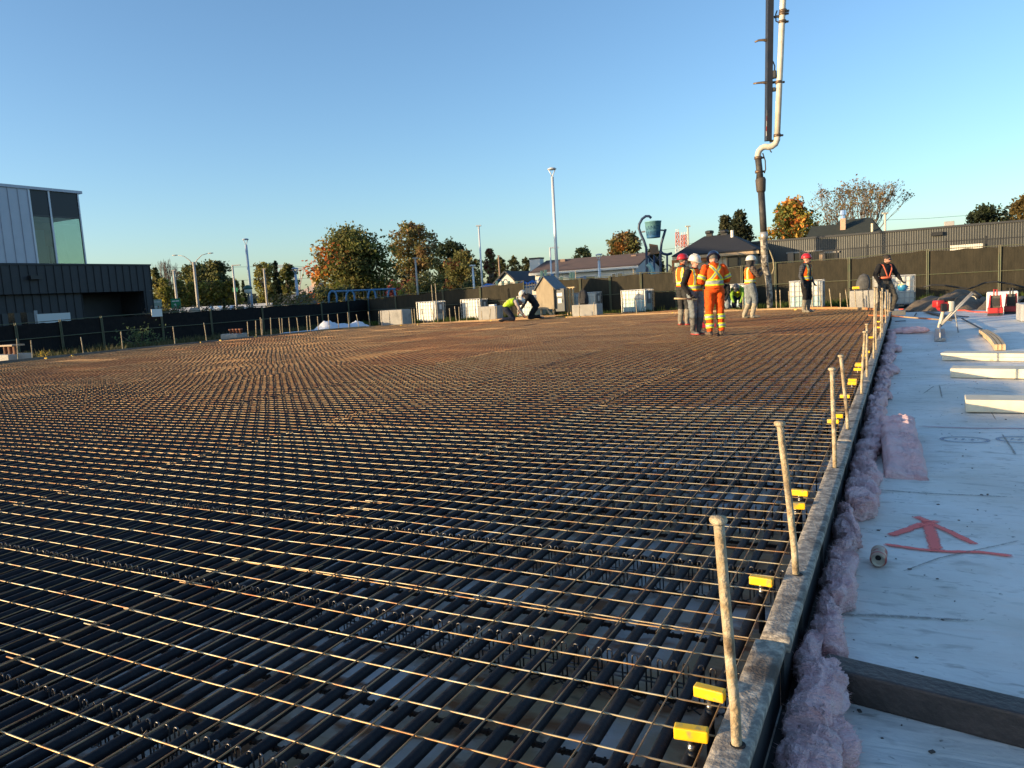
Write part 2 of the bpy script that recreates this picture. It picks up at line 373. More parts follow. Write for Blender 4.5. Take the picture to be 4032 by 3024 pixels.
while xr > XL+.3:
    row = 0; off = (col*1.37) % 3.6; ystart = Y0+.3-off
    while ystart < YF:
        yend = ystart+MS*33; s = col*17.3+row*5.1; lev = ((col+row) % 2)*.0075
        dx = random.uniform(-.012, .012); sk = random.uniform(-.0018, .0018)
        xw = [xr+dx-MS*j for j in range(NXW)]; yw = [ystart+MS*(j+.5)+random.uniform(-.004, .004) for j in range(33)]
        cxs = (xr-SW/2); cys = (ystart+yend)/2; near = hypot(cxs, max(0.8, cys)) < 4.6 and yend > .6
        d = hypot(cxs, cys)
        root = empty('wire_mesh_sheet', (cxs, cys, .13), 0, None, 'wire mesh', 'wire mesh sheets laid over the slab')
        root['label'] = 'rusty welded wire mesh sheet in the far part of the slab' if d > 9 else ('rusty welded wire mesh sheet, column %s from the steel form, %s in its column' % (['first', 'second', 'third', 'fourth', 'fifth', 'sixth'][min(col, 5)], ORD[row].replace('nearest', 'first')))
        lw = MB(); cw = MB(); any_ = False; wmat = wire_m if d < 5.5 else (wire_mid if d < 7+3.5*((col*7+row*3) % 3) else (wire_far if (col*5+row*3) % 4 else wire_far2))
        for x in xw:                                             # lengthwise wires (lower)
            if x < XL+.12 or x > XR-.05: continue
            a = max(ystart, Y0+.15); b = min(yend, ylim(x)-.16)
            if b-a < .3: continue
            any_ = True
            st = .2 if near else (.45 if d < 14 else 1.0); n = max(2, int((b-a)/st)); pts = []
            for t in range(n+1):
                yy = a+(b-a)*t/n; pts.append(Vector((x+sk*(yy-cys), yy, .1332+lev))+wobble(x, yy, s)-root.location)
            if near: m1 = MB(); m1.tube(pts, WR, 6); m1.build('lengthwise_wire', wire_len, root, True)
            else: lw.tube(pts, WR, 4 if d > 8 else 5, False)
        for y in yw:                                             # cross wires (upper)
            a, b = xlims(y); a = max(a+.14, xw[-1]-.05+random.uniform(-.02, .02)); b = min(b-.05, xw[0]+.05+random.uniform(-.015, .025))
            if b-a < .2 or y < Y0+.15: continue
            any_ = True
            st = .2 if near else (.45 if d < 14 else 1.1); n = max(2, int((b-a)/st)); pts = []
            for t in range(n+1):
                xx = a+(b-a)*t/n; pts.append(Vector((xx, y+sk*(xx-cxs), .1298+lev))+wobble(xx, y, s)-root.location)
            if near: m1 = MB(); m1.tube(pts, WR*1.06, 6); m1.build('cross_wire', random.choice((wire_m, wire_m, wire_mid)), root, True)
            else: cw.tube(pts, WR*1.03, 4 if d > 8 else 5, False)
            if d < 12 and random.random() < .33:                 # twisted tie wire ends
                tx = random.uniform(a, b); tx = xw[0]-round((xw[0]-tx)/MS)*MS; q = Vector((tx, y, .139+lev))
                r1 = lambda k=.02: random.uniform(-k, k)
                tie.tube([q+Vector((-.012, 0, -.012)), q+Vector((0, .008, .004)), q+Vector((.012, 0, -.01)), q+Vector((0, -.008, .002)), q+Vector((r1(), r1(), .012)), q+Vector((r1(.03), r1(.03), random.uniform(.0, .035)))], .0012, 4, False)
        if lw.v: tag(lw.build('lengthwise_wires', wire_len if d < 14 else wmat, root, True), kind='stuff')
        if cw.v: tag(cw.build('cross_wires', wmat, root, True), kind='stuff')
        if not any_: bpy.data.objects.remove(root)
        row += 1; ystart += MS*32
    col += 1; xr -= SW
tag(tie.build('tie_wires', mat('tie_wire', (.05, .042, .036), .5, metal=.6)), 'twisted black tie wires on the mesh crossings', 'wire', kind='stuff')
# red and white strip lying under the pipes at the left bottom
rw = empty('barrier_strip', (-2.05, 1.32, ZS+.01), 0, 'red and white plastic strip lying under the pipes at lower left', 'strip')
m = MB(); m.box(-1.0, -.13, 0, .62, -.02, .006); m.build('white_band', mat('white_plastic', (.7, .7, .7), .5, col2=(.5, .5, .5)), rw)
m = MB(); m.box(-1.0, -.018, 0, .62, .085, .007); m.build('red_band', mat('red_plastic', (.45, .012, .02), .5, col2=(.3, .01, .015)), rw)
# faint red survey line sprayed over the wires in the left middle
# ================================================================== steel edge form
form_m = mat('form_steel', (.23, .205, .175), .85, metal=.05, col2=(.50, .44, .355), ns=30, nd=9, thr=(.44, .60), bump=.3, bs=110, col3=(.11, .085, .065), ns3=7, thr3=(.52, .7), spec=.25)
dark_m = mat('form_web', (.022, .026, .030), .7, metal=.2, col2=(.045, .042, .04), ns=5)
yb = [-2.4, 2.262, 5.3, 8.35, 11.4, 14.45, 17.5, 20.4, 23.15]
for i in range(len(yb)-1):
    a, b = yb[i]+.002, yb[i+1]-.002
    r = empty('steel_form', (XR, a, 0), 0, ('concrete-crusted steel edge form section, %s from the camera along the right side' % ORD[i]), 'form', 'steel edge form sections')
    dxx = -.012 if i == 0 else 0
    m = MB(); n = 40; L = b-a
    # crusted top flange: a bevelled box with an uneven upper skin
    vs_ = []; prof = [(-.045, .142), (-.045, .163), (-.041, .169), (-.02, .170), (0, .1705), (.02, .170), (.040, .169), (.045, .163), (.0455, .150), (.044, .138)]
    for t in range(n+1):
        y = L*t/n
        for px, pz in prof: vs_.append((px+dxx+.0016*nz(y*9, px*60, i), y, pz+.0016*nz(y*14, px*80, i+3)))
    q = len(prof); fs = [(t*q+k, (t+1)*q+k, (t+1)*q+k+1, t*q+k+1) for t in range(n) for k in range(q-1)]+[(t*q+q-1, (t+1)*q+q-1, (t+1)*q, t*q) for t in range(n)]
    fs += [tuple(range(q)), tuple(n*q+k for k in range(q-1, -1, -1))]
    m.add(vs_, fs); m.build('top_flange', form_m, r, True)
    m = MB(); m.box(.016+dxx, 0, ZS+.013, .027+dxx, L, .141); m.build('web', dark_m, r)
    m = MB(); m.box(-.029+dxx, 0, ZS+.004, .055+dxx, L, ZS+.012); m.build('bottom_flange', mat('form_flange', (.10, .085, .07), .8, col2=(.04, .04, .04)), r)
    y = .35
    while y < L-.1:
        m = MB(); m.box(.028+dxx, y, ZS+.013, .041+dxx, y+.008, .137); m.build('stiffener', dark_m, r); y += .75
    fl = MB(); fl.box(-.062+dxx, 0, ZS+.006, -.05+dxx, L, .085); fl.build('inner_liner', dark_m, r)
# pins along the right form
stake_m = mat('stake_steel', (.33, .24, .135), .75, metal=.05, col2=(.47, .40, .28), ns=22, nd=6, thr=(.4, .62), col3=(.08, .05, .03), ns3=9, thr3=(.56, .7), bump=.5, bs=70)
def stake(base, top, r, label, group, head=False, n=10):
    base = Vector(base); top = Vector(top); ax = top-base
    m = MB(); k = 6; pts = [Vector((0, 0, -.16))]+[ax*(t/k)+Vector((.002*nz(t*.7, base.y*3), .002*nz(t, base.x*5), 0)) for t in range(1, k+1)]
    m.tube(pts, r, n)
    if head: m.lathe([(r*1.05, -.012), (r*1.55, -.006), (r*1.7, .0), (r*1.5, .006), (r*.6, .009)], 12, Matrix.Translation(ax))
    o = m.build('steel_stake', stake_m, None, True, base); return tag(o, label, 'stake', group)
s_ = 1000/910
near = [((268, 1575), (208, 770)), ((480, 965), (428, 425)), ((620, 583), (615, 230)), ((669, 445), (647, 183)), ((720, 318), (733, 97)), ((740, 258), (740, 70))]
near = [((2600+a*s_, 1200+b*s_), (2600+c*s_, 1200+d*s_)) for (a, b), (c, d) in near]
k7 = 782/1853
for (a, b), (c, d) in [((448, 735), (465, 75)), ((475, 650), (470, 230)), ((515, 550), (520, 115)), ((531, 500), (531, 85)), ((563, 430), (560, 120)), ((585, 385), (583, 100)), ((600, 350), (603, 130))]:
    near.append(((3250+a*k7, 1100+b*k7), (3250+c*k7, 1100+d*k7)))
for i, (b, t) in enumerate(near):
    p = at(b[0], b[1], .17); p.x = XR; r = ray(b[0], b[1]); p.y = p.y if i < 6 else r.y*(XR/r.x) if abs(r.x) > 1 and 8 < r.y*(XR/r.x) < 24 else p.y
    q = atY(t[0], t[1], p.y)
    stake(p, q, .0125 if i < 6 else .0125, ('upright steel stake in the steel form, %s from the camera' % ORD[i]) if i < 9 else 'upright steel stake crowded at the far end of the steel form', 'stakes in the steel form', True)
    if i < 4:
        m = MB(); m.lathe([(.0185, 0), (.0185, .0012), (.0145, .0016)], 14); tag(m.build('pin_hole', mat('pin_hole', (.01, .01, .01), .9), None, False, (p.x, p.y, .1705)), 'dark pin hole in the form top at the %s stake' % ORD[i], 'hole', 'pin holes')
# yellow capped level stands just inside the form
yel_m = mat('yellow_cap', (.90, .52, .008), .45, col2=(.72, .41, .012), ns=18, thr=(.5, .75), col3=(.34, .26, .10), ns3=35, thr3=(.54, .70))
chrome_m = mat('zinc_rod', (.45, .44, .42), .3, metal=.9, col2=(.2, .19, .18), ns=40); blackrod = mat('black_rod', (.015, .016, .02), .5)
cb = MB(); cb.bbox(-.041, -.0145, 0, .041, .0145, .031, .004); capme = cb.mesh('cap')
rb = MB(); rb.lathe([(.0095, -.03), (.0105, -.028), (.0105, -.018), (.0085, -.017), (.0085, -.006), (.011, -.005), (.011, .002)], 12); rodme = rb.mesh('rod', True)
bb = MB(); bb.lathe([(.012, -.2), (.012, -.09), (.0105, -.088), (.0105, -.07), (.0118, -.069), (.0118, -.05), (.010, -.048), (.010, -.03)], 12); barme = bb.mesh('barrel', True)
caps = [(-.46, 1.71), (-.46, 1.91), (-.46, 2.74), (-.46, 3.74), (-.47, 3.98), (-.47, 6.05), (-.46, 6.29), (-.47, 7.33), (-.46, 8.22), (-.47, 8.46), (-.47, 9.43), (-.48, 9.86), (-.48, 10.0), (-.46, 11.04), (-.46, 11.54), (-.49, 14.13), (-.44, 16.66), (-.5, 18.6)]
for i, (x, y) in enumerate(caps):
    r = empty('level_stand', (x, y, .150), radians(-4 if i % 3 else 6)+random.uniform(-.08, .08), 'yellow capped level stand beside the steel form, %s from the camera' % ORD[i], 'level stand', 'yellow capped stands')
    c_ = obj('cap', capme, yel_m, r); obj('threaded_rod', rodme, chrome_m, r); obj('barrel', barme, blackrod, r)
far_caps = [(-22.3, 13.2), (-22.3, 14.0), (-22.4, 18.8), (-22.3, 19.6), (-22.4, 21.4), (-19.2, 26.6), (-18.6, 27.0), (-15.5, 27.9), (-14.6, 28.2), (-12.2, 28.3), (-11.6, 28.3), (-7.8, 28.3), (-7.4, 28.3), (-3.2, 26.6), (-2.9, 26.4)]
for i, (x, y) in enumerate(far_caps):
    y = min(y, ylim(x)-.25)
    r = empty('level_stand', (x, y, .165), random.uniform(0, 3), 'yellow capped stand by the far wooden form', 'level stand', 'far yellow capped stands')
    obj('cap', capme, yel_m, r); obj('threaded_rod', rodme, chrome_m, r); obj('barrel', barme, blackrod, r)
# ================================================================== wooden forms on the other sides
wood_m = mat('form_wood', (.33, .20, .095), .8, col2=(.45, .30, .16), ns=3, stretch=(1, 1, 8), col3=(.15, .085, .045), ns3=1.2, bump=.4, bs=20)
orange_wood = mat('orange_wood', (.55, .21, .07), .8, col2=(.42, .17, .07), ns=3)
grey_wood = mat('grey_wood', (.20, .17, .135), .85, col2=(.12, .10, .085), ns=3)
ol = outline(.035, .5); segs = []; acc = 0; st = 0
right_start = next(i for i, p in enumerate(ol) if p[0] > XR-.5 and p[1] < YF-RR+.05)
path = ol[:right_start+1]
i = 0; nb = 0
while i < len(path)-1:
    j = i; L = 0; corner = (path[i][1] > YF-RL-.3 and (path[i][0] < XL+RL or path[i][0] > XR-RR))
    lim = 1.05 if corner else 3.6
    while j < len(path)-1 and L < lim: L += hypot(path[j+1][0]-path[j][0], path[j+1][1]-path[j][1]); j += 1
    a = Vector((*path[i], 0)); b = Vector((*path[j], 0)); d = b-a; ang = atan2(d.y, d.x); hgt = .185+random.uniform(-.012, .012)
    if a.y > 6:
        m = MB(); m.bbox(0, -.02, ZS-.01, d.length-.006, .02, hgt, .003)
        side = a.x < XL+.5
        o = m.build('form_board', grey_wood if side else (orange_wood if (a.x > -6.5 and nb % 2) else wood_m), None, False, (a.x, a.y, 0)); o.rotation_euler = (0, 0, ang+random.uniform(-.003, .003))
        tag(o, ('weathered form board on edge along the left side of the slab' if side else 'lumber form board on edge along the far end of the slab'), 'board', 'left form boards' if side else 'far form boards'); nb += 1
    i = j
# stakes of the wooden forms, each on the form line along its line of sight
def on_form(px, py):
    best = None; r = ray(px, py); az = atan2(r.x, r.y)
    for i in range(len(path)-1):
        a0 = atan2(path[i][0], path[i][1]); a1 = atan2(path[i+1][0], path[i+1][1])
        if (a0-az)*(a1-az) <= 0 and a0 != a1 and path[i][1] > 4:
            t = (az-a0)/(a1-a0); p = Vector((path[i][0]+(path[i+1][0]-path[i][0])*t, path[i][1]+(path[i+1][1]-path[i][1])*t, .12))
            d = abs(at(px, py, .12).y-p.y)
            if best is None or d < best[0]: best = (d, p)
    return best[1] if best else at(px, py, .12)
sk = []
def reg(ox, oy, k, L):
    for bx, by, tx, ty in L: sk.append((ox+bx*k, oy+by*k, ox+tx*k, oy+ty*k))
reg(0, 680, 1000/2074, [(150, 1560, 137, 1355), (270, 1550, 252, 1368), (685, 1500, 660, 1342), (1005, 1468, 987, 1295), (1432, 1420, 1412, 1255), (1690, 1390, 1665, 1225), (2030, 1355, 2020, 1215)])
reg(550, 950, 700/2212, [(1450, 1195, 1443, 985), (1520, 1190, 1500, 945), (1530, 1190, 1520, 965), (1640, 1185, 1627, 950), (1755, 1170, 1735, 952), (1780, 1170, 1770, 958), (1873, 1158, 1855, 950), (1980, 1145, 1955, 950), (2090, 1138, 2077, 925), (2130, 1130, 2112, 925)])
reg(1250, 1080, 750/2212, [(15, 680, 0, 490), (140, 655, 125, 465), (250, 645, 232, 460), (368, 635, 350, 440), (380, 635, 362, 445), (485, 625, 452, 465), (612, 615, 590, 432), (715, 600, 712, 430), (752, 605, 740, 425), (845, 590, 828, 422), (982, 585, 968, 420), (1108, 580, 1092, 402), (1135, 575, 1122, 400), (1240, 570, 1210, 400), (1355, 565, 1328, 400), (1468, 555, 1460, 420), (1545, 555, 1532, 395), (1615, 550, 1592, 372), (1650, 550, 1642, 378), (1735, 540, 1728, 385), (1858, 555, 1830, 400), (1912, 530, 1905, 430), (1995, 530, 2010, 400), (2085, 535, 2080, 370)])
reg(1900, 850, 800/2212, [(1055, 1100, 1053, 950), (1212, 1090, 1212, 940), (1680, 1065, 1668, 915)])
reg(2900, 1100, 700/2212, [(500, 395, 490, 130), (550, 370, 540, 130), (665, 365, 648, 145), (930, 360, 925, 190), (950, 400, 940, 150), (1065, 380, 1030, 100), (1185, 370, 1155, 115), (1295, 380, 1290, 170), (1390, 380, 1355, 115), (1490, 380, 1470, 130), (1578, 380, 1572, 100), (1655, 385, 1640, 110), (1750, 390, 1750, 110), (82, 380, 80, 215), (118, 375, 118, 230), (252, 375, 254, 285)])
for i, (bx, by, tx, ty) in enumerate(sk):
    p = on_form(bx, by); q = atD(tx, ty, hypot(p.x, p.y))
    q.z = min(max(q.z, .45), 1.05)
    lab = 'thin rusty stake driven at the left side form' if p.x < XL+.3 else ('thin rusty stake in the dense row round the far left corner' if p.x < -14 else ('thin rusty stake driven at the far end form' if p.x < -6 else 'thin rusty stake at the rounded far right corner form'))
    stake(p, q, .017, lab, lab.replace('thin rusty stake', 'stakes'), False, 6)
# ================================================================== things on the white sheet at the right
pink_m = mat('pink_insulation', (.96, .54, .53), .95, col2=(.97, .68, .66), ns=9, nd=8, col3=(.70, .32, .29), ns3=4, thr3=(.55, .75), bump=1.0, bs=60, spec=.1, sheen=.3, stretch=(1, 2.2, 2.4))
tan_m = mat('insulation_edge', (.55, .36, .33), .95, col2=(.66, .46, .46), ns=8, bump=.8, bs=50, spec=.1)
def fluff(loc, size, rz, seed, label, rough=1.0, name='insulation_tuft', nu=56, nv=34):
    m = MB(); sx, sy, sz = size
    for i in range(nv+1):
        for k in range(nu):
            a = pi*i/nv; t = 2*pi*k/nu; d = Vector((sin(a)*cos(t), sin(a)*sin(t), cos(a)))
            e = Vector((math.copysign(abs(d.x)**.75, d.x), math.copysign(abs(d.y)**.75, d.y), math.copysign(abs(d.z)**.8, d.z)))
            p = Vector((e.x*sx/2, e.y*sy/2, e.z*sz/2)); q = p*5.5+Vector((seed*3.1, seed*1.7, 0))
            q = Vector((q.x*1.25, q.y*.8, q.z))+Vector((mnoise.noise(q*.9), mnoise.noise(q*.9+Vector((5, 2, 1))), 0))*.9
            rg = lambda w_: min(1, abs(mnoise.noise(w_))*2.0)**.75
            rs = lambda w_: (1-min(1, abs(mnoise.noise(w_))*1.9))**2
            p += d*rough*(.034*rg(q*.7)+.019*rs(Vector((q.x*1.3, q.y*2.2, q.z*1.1))+Vector((3, 1, 8)))+.010*rs(Vector((q.x*2.4, q.y*5.2, q.z*2.2)))+.009*rs(Vector((q.x*5, q.y*13, q.z*5)))-.030)+Vector((.018*mnoise.noise(q*1.3), .018*mnoise.noise(q*1.3+Vector((9, 9, 9))), .012*mnoise.noise(q*2.2)))*rough
            p.z = max(p.z, -sz/2*.9); m.v.append(p)
    for i in range(nv):
        for k in range(nu): m.f.append((i*nu+k, (i+1)*nu+k, (i+1)*nu+(k+1) % nu, i*nu+(k+1) % nu)); m.mi.append(0)
    fz = MB()
    if loc[1] < 6.5:                                             # loose fibres standing off the surface
        for _ in range(900):
            i0 = random.randrange(nu*2, len(m.v)-nu*2); p0 = Vector(m.v[i0]); p1 = Vector(m.v[i0+1 if (i0+1) % nu else i0]); n0 = Vector((p0.x/sx**2, p0.y/sy**2, p0.z/sz**2+.5)).normalized(); t0 = Vector((random.gauss(0, 1), random.gauss(0, 1), random.gauss(0, .6))).normalized()
            L0 = random.uniform(.006, .022); d0 = (t0+n0*random.uniform(.15, .8)).normalized(); s0 = d0.cross(n0)
            s0 = s0.normalized()*random.uniform(.0005, .0011) if s0.length > 1e-4 else Vector((.0008, 0, 0)); fz.add([p0-s0, p0+s0, p0+d0*L0+n0*.002], [(0, 1, 2)])
    o = m.build(name, pink_m, None, True, (loc[0], loc[1], ZS+sz*.44)); o.rotation_euler = (0, 0, rz)
    if fz.v: tag(fz.build('loose_fibres', pink_m, o), kind='stuff')
    return tag(o, label, 'insulation', 'pink insulation pieces')
tufts = []; y_ = 1.58
while y_ < 17.5:
    n_ = y_ < 6; big = (1.95 < y_ < 2.3) or (4.3 < y_ < 4.7) or (y_ > 5 and random.random() < .25)
    sx_ = random.uniform(.035, .095)*(.6 if y_ < 1.85 else 1)+(.07 if big and n_ else .09 if big else 0)+(0 if n_ else .05); sy_ = random.uniform(.30, .46) if n_ else random.uniform(.5, .8)
    tufts.append((-.285+sx_/2+random.uniform(0, .012), y_, sx_, sy_, random.uniform(.085, .135))); y_ += random.uniform(.19, .27)*(1 if n_ else 1.9)
for i, (x, y, sx, sy, sz) in enumerate(tufts):
    fluff((x, y), (sx, sy, sz), random.uniform(-.22, .22), i+1, ('torn pink insulation tuft against the steel form, %s from the camera' % ORD[i]) if i < 16 else 'torn pink insulation tuft along the distant part of the steel form', 1.0 if y < 5 else 1.2, nu=80 if y < 4.5 else 48, nv=50 if y < 4.5 else 28)
fluff((-.19, 2.14), (.10, .24, .09), .5, 401, 'wide torn pink insulation flap in front of the square steel tube', 1.1, nu=90, nv=56)
fluff((.12, 17.9), (.72, .34, .12), .1, 77, 'flat pink insulation strip lying across the sheet far along the form', .9)
# folded batt
def batt(loc, rz, L, W, T, label):
    m = MB(); n, k = 44, 30
    def sk(u, v, s):
        x = (u-.5)*W; y = (v-.5)*L; b = min(1, min(u, 1-u, v, 1-v)*9)
        z = T*(.55+.45*b)*s+(.045*abs(mnoise.noise(Vector((x*9, y*20, 3))))+.022*abs(mnoise.noise(Vector((x*24, y*40, 1))))+.05*mnoise.noise(Vector((x*4, y*4, 6))))*(1 if s else 0)
        return (x+.012*mnoise.noise(Vector((x*8, y*15, 11))), y+.014*mnoise.noise(Vector((x*22, y*5, 4))), z)
    for s in (1, 0):
        for i in range(n+1):
            for j in range(k+1): m.v.append(sk(j/k, i/n, s))
    q = (n+1)*(k+1)
    for i in range(n):
        for j in range(k):
            a = i*(k+1)+j; m.f.append((a, a+1, a+k+2, a+k+1)); m.f.append((q+a, q+a+k+1, q+a+k+2, q+a+1))
    for i in range(n): a = i*(k+1); m.f.append((a, a+k+1, q+a+k+1, q+a)); b = a+k; m.f.append((b, q+b, q+b+k+1, b+k+1))
    for j in range(k): m.f.append((j, q+j, q+j+1, j+1)); a = n*(k+1)+j; m.f.append((a, a+1, q+a+1, q+a))
    m.mi = [0]*len(m.f)
    o = m.build('insulation_batt', pink_m, None, True, loc); o.rotation_euler = (radians(4), radians(3), rz); return tag(o, label, 'insulation', 'pink insulation pieces')
batt((-.02, 6.0, ZS+.01), radians(3), 1.5, .25, .10, 'thick folded pink insulation batt lying flat on the white sheet')
# rusty square steel tube
tube_m = mat('tube_steel', (.055, .045, .040), .55, metal=.35, col2=(.10, .075, .065), ns=5, col3=(.028, .03, .033), ns3=3, bump=.35, bs=40)
zt = ZS+.105
a = at(3223, 2618, zt); b = at(4032, 2812, zt); d = (b-a); ang = atan2(d.y, d.x)
r = empty('steel_tube', (a.x, a.y, ZS+.003), ang, 'dark rusty square steel tube lying on the white sheet at lower right', 'tube')
m = MB(); m.bbox(0, 0, 0, 2.3, .10, .10, .008)
m.build('tube_wall', tube_m, r)
m = MB(); m.box(-.0015, .012, .012, .001, .088, .088); m.build('open_end', mat('tube_inside', (.008, .008, .008), .9), r)
# beverage can
cp = at(1897*K, 1213*K, ZS+.033); cq = at(1901*K, 1183*K, ZS+.033); ang = atan2((cq-cp).y, (cq-cp).x)
r = empty('drink_can', (cp.x, cp.y, ZS+.038), 0, 'crumpled red and tan drink can lying on its side on the sheet', 'can')
r.rotation_euler = (0, pi/2, ang)
canm = mat('can_print', (.40, .28, .20), .5, metal=.1, col2=(.52, .40, .30), ns=25, col3=(.34, .05, .04), ns3=14, thr3=(.52, .57))
m = MB(); m.lathe([(.024, .0005), (.0265, .001), (.0345, .012), (.0348, .10), (.0345, .112), (.029, .121), (.026, .118)], 28); m.build('can_body', canm, r, True)
m = MB(); m.lathe([(.0347, .0125), (.0352, .0135), (.0352, .022), (.0348, .023)], 28); m.build('red_band', mat('can_red', (.42, .03, .03), .4, metal=.3), r, True)
lid = mat('can_lid', (.42, .38, .30), .45, metal=.6)
m = MB(); m.lathe([(.0262, -.001), (.0275, -.0025), (.0262, -.003), (.0245, .002), (.002, .002)], 28); m.build('lid', lid, r, True)
m = MB(); m.lathe([(.0125, -.0012), (.0125, .0016), (.004, .0019)], 14, Matrix.Translation((-.012, .0, 0))); m.build('opening', mat('can_hole', (.006, .006, .006), .9), r)
m = MB(); m.box(-.001, -.006, -.003, .016, .006, -.0012); m.build('tab', lid, r)
# sprayed orange arrow and base line
def spray_mat(name, col, cov=.5):
    m = bpy.data.materials.new(name); m.use_nodes = True; n = m.node_tree.nodes; l = m.node_tree.links; b = n['Principled BSDF']
    b.inputs['Base Color'].default_value = (*col, 1); b.inputs['Roughness'].default_value = .8
    at_ = n.new('ShaderNodeAttribute'); at_.attribute_name = 'dens'; tc = n.new('ShaderNodeTexCoord')
    t = n.new('ShaderNodeTexNoise'); t.inputs['Scale'].default_value = 70; t.inputs['Detail'].default_value = 6; l.new(tc.outputs['Object'], t.inputs[0])
    ad = n.new('ShaderNodeMath'); ad.operation = 'ADD'; l.new(at_.outputs['Fac'], ad.inputs[0]); l.new(t.outputs[0], ad.inputs[1])
    r = n.new('ShaderNodeMapRange'); r.inputs[1].default_value = 1.05-cov; r.inputs[2].default_value = 1.6-cov; l.new(ad.outputs[0], r.inputs[0]); l.new(r.outputs[0], b.inputs['Alpha']); return m
def ribbon(m, pts, w, zoff, dens, att):                          # sprayed stroke: 7 verts across, density falls to the edge
    pts = [Vector((p.x, p.y, 0)) for p in pts]; fine = []
    for i in range(len(pts)-1):
        for t in range(8): fine.append(pts[i].lerp(pts[i+1], t/8))
    fine.append(pts[-1]); o = len(m.v); n = len(fine)
    for i, p in enumerate(fine):
        d = (fine[min(i+1, n-1)]-fine[max(i-1, 0)]).normalized(); s = Vector((-d.y, d.x, 0)); ww = w*(1+.25*nz(i*.4, p.x*9))
        for k in range(7):
            t = (k-3)/3; q = p+s*t*ww; m.v.append((q.x, q.y, shz(q.x, q.y)+zoff)); att.append((1-t*t)*dens*(min(1, (i+.2)/2, (n-1-i+.2)/2)))
    for i in range(n-1):
        for k in range(6): a = o+i*7+k; m.f.append((a, a+1, a+8, a+7)); m.mi.append(0)
def mark(name, strokes, material, label, cat, parent=None):
    m = MB(); att = []
    for pts, w, dn in strokes: ribbon(m, pts, w, .005, dn, att)
    me = m.mesh(name, True); a_ = me.attributes.new('dens', 'FLOAT', 'POINT'); a_.data.foreach_set('value', att)
    o = obj(name, me, material, parent)
    if label: tag(o, label, cat)
    return o
k8 = 1132/1418
def z8(x, y): return at(2900+x*k8, 1700+y*k8, ZS)
mark('sprayed_arrow', [([z8(725, 558), z8(900, 583), z8(1050, 597), z8(1200, 600), z8(1365, 622)], .021, .95), ([z8(985, 592), z8(965, 520), z8(940, 440)], .034, .9), ([z8(755, 515), z8(830, 490), z8(930, 450)], .028, .95), ([z8(930, 440), z8(1060, 500), z8(1180, 562)], .025, .85), ([z8(880, 415), z8(960, 450)], .03, .7), ([z8(995, 438), z8(905, 470)], .025, .7)],
     spray_mat('orange_spray', (1.0, .19, .16), .50), 'orange spray painted arrow pointing away with a base line on the sheet', 'marking')
def s7(x, y): return at(3250+x*782/1853, 1100+y*782/1853, ZS)
gs = bpy.data.objects['ground_sheet']
mark('chalk_line', [([s7(870, 1375), s7(1300, 1380), s7(1853, 1390), s7(2400, 1402)], .012, .9)], spray_mat('pink_chalk', (.5, .2, .28), .5), 'thin pinkish red chalk line across the sheet', 'marking')
seam_m = spray_mat('sheet_seam', (.25, .23, .20), .25)
for i, sts in enumerate([[z8(800, 700), z8(1000, 630), z8(1170, 592), z8(1418, 540)], [z8(560, 285), z8(900, 300), z8(1418, 325)], [z8(430, 900), z8(800, 915), z8(1200, 940)], [s7(900, 1080), s7(1010, 1010), s7(1150, 985)], [s7(1060, 980), s7(1090, 1130)], [s7(600, 905), s7(1100, 893), s7(1700, 905)], [s7(1530, 1210), s7(1600, 1330)], [s7(1640, 1430), s7(1720, 1560), s7(1780, 1659)], [s7(1250, 1010), s7(1853, 1060)]]):
    mark('seam', [(sts, .008+.004*(i % 3), .7)], seam_m, None, None, gs)
for (ox, oy) in ((1300, 1500), (1830, 1500)):                    # printed ovals on the sheet
    c0 = s7(ox, oy); st = []; n = 20; rx, ry = .155, .12
    st.append(([c0+Vector((rx*cos(2*pi*i/n), ry*sin(2*pi*i/n), 0)) for i in range(n+1)], .018, .75))
    for dx in (-.07, -.02, .04): st.append(([c0+Vector((dx, -.04, 0)), c0+Vector((dx+.02, .05, 0))], .012, .7)); st.append(([c0+Vector((dx-.02, .0, 0)), c0+Vector((dx+.04, .01, 0))], .01, .6))
    mark('printed_oval', st, spray_mat('grey_print', (.34, .38, .45), .35), None, None, gs)
# small litter: dirt crumbs, bent nails
lit = MB()
for i in range(420):
    x = -.2+random.random()**1.5*3; y = 1.5+random.random()**1.6*16; s = random.uniform(.0012, .0045)*random.uniform(.5, 1.2); z = shz(x, y)
    M = Matrix.Translation((x, y, z+s*.5)) @ Rz(random.random()*6); lit.box(-s*1.6, -s, -s*.4, s*1.6, s, s*.5, M)
tag(lit.build('dirt_crumbs', mat('dirt', (.12, .10, .08), .9, col2=(.05, .045, .04), ns=3)), 'scattered dirt crumbs and scraps on the white sheet', 'debris', kind='stuff')
# foam boards
foam_m = mat('foam_board', (.78, .70, .53), .8, col2=(.66, .58, .43), ns=5, bump=.2, bs=120, col3=(.35, .30, .24), ns3=6, thr3=(.66, .75))
for (x, y, a, lays, lab) in ((.50, 7.86, -2, (.112,), 'pale foam board on the sheet, nearest of the three'), (.495, 10.35, -8, (.11,), 'pale foam board on the sheet, middle of the three'), (.487, 12.32, -13, (.052, .05), 'pale foam board on the sheet, farthest of the three')):
    z = ZS+.008
    for i, t in enumerate(lays):
        m = MB(); m.bbox(0, 0, 0, 2.4, .33, t, .006); o = m.build('foam_board', foam_m, None, False, (x-i*.02, y+i*.01, z)); o.rotation_euler = (0, 0, radians(a-i*.5)); z += t+.002
        tag(o, lab if len(lays) == 1 else lab+(', lower layer' if i == 0 else ', upper layer'), 'foam board', 'foam boards')
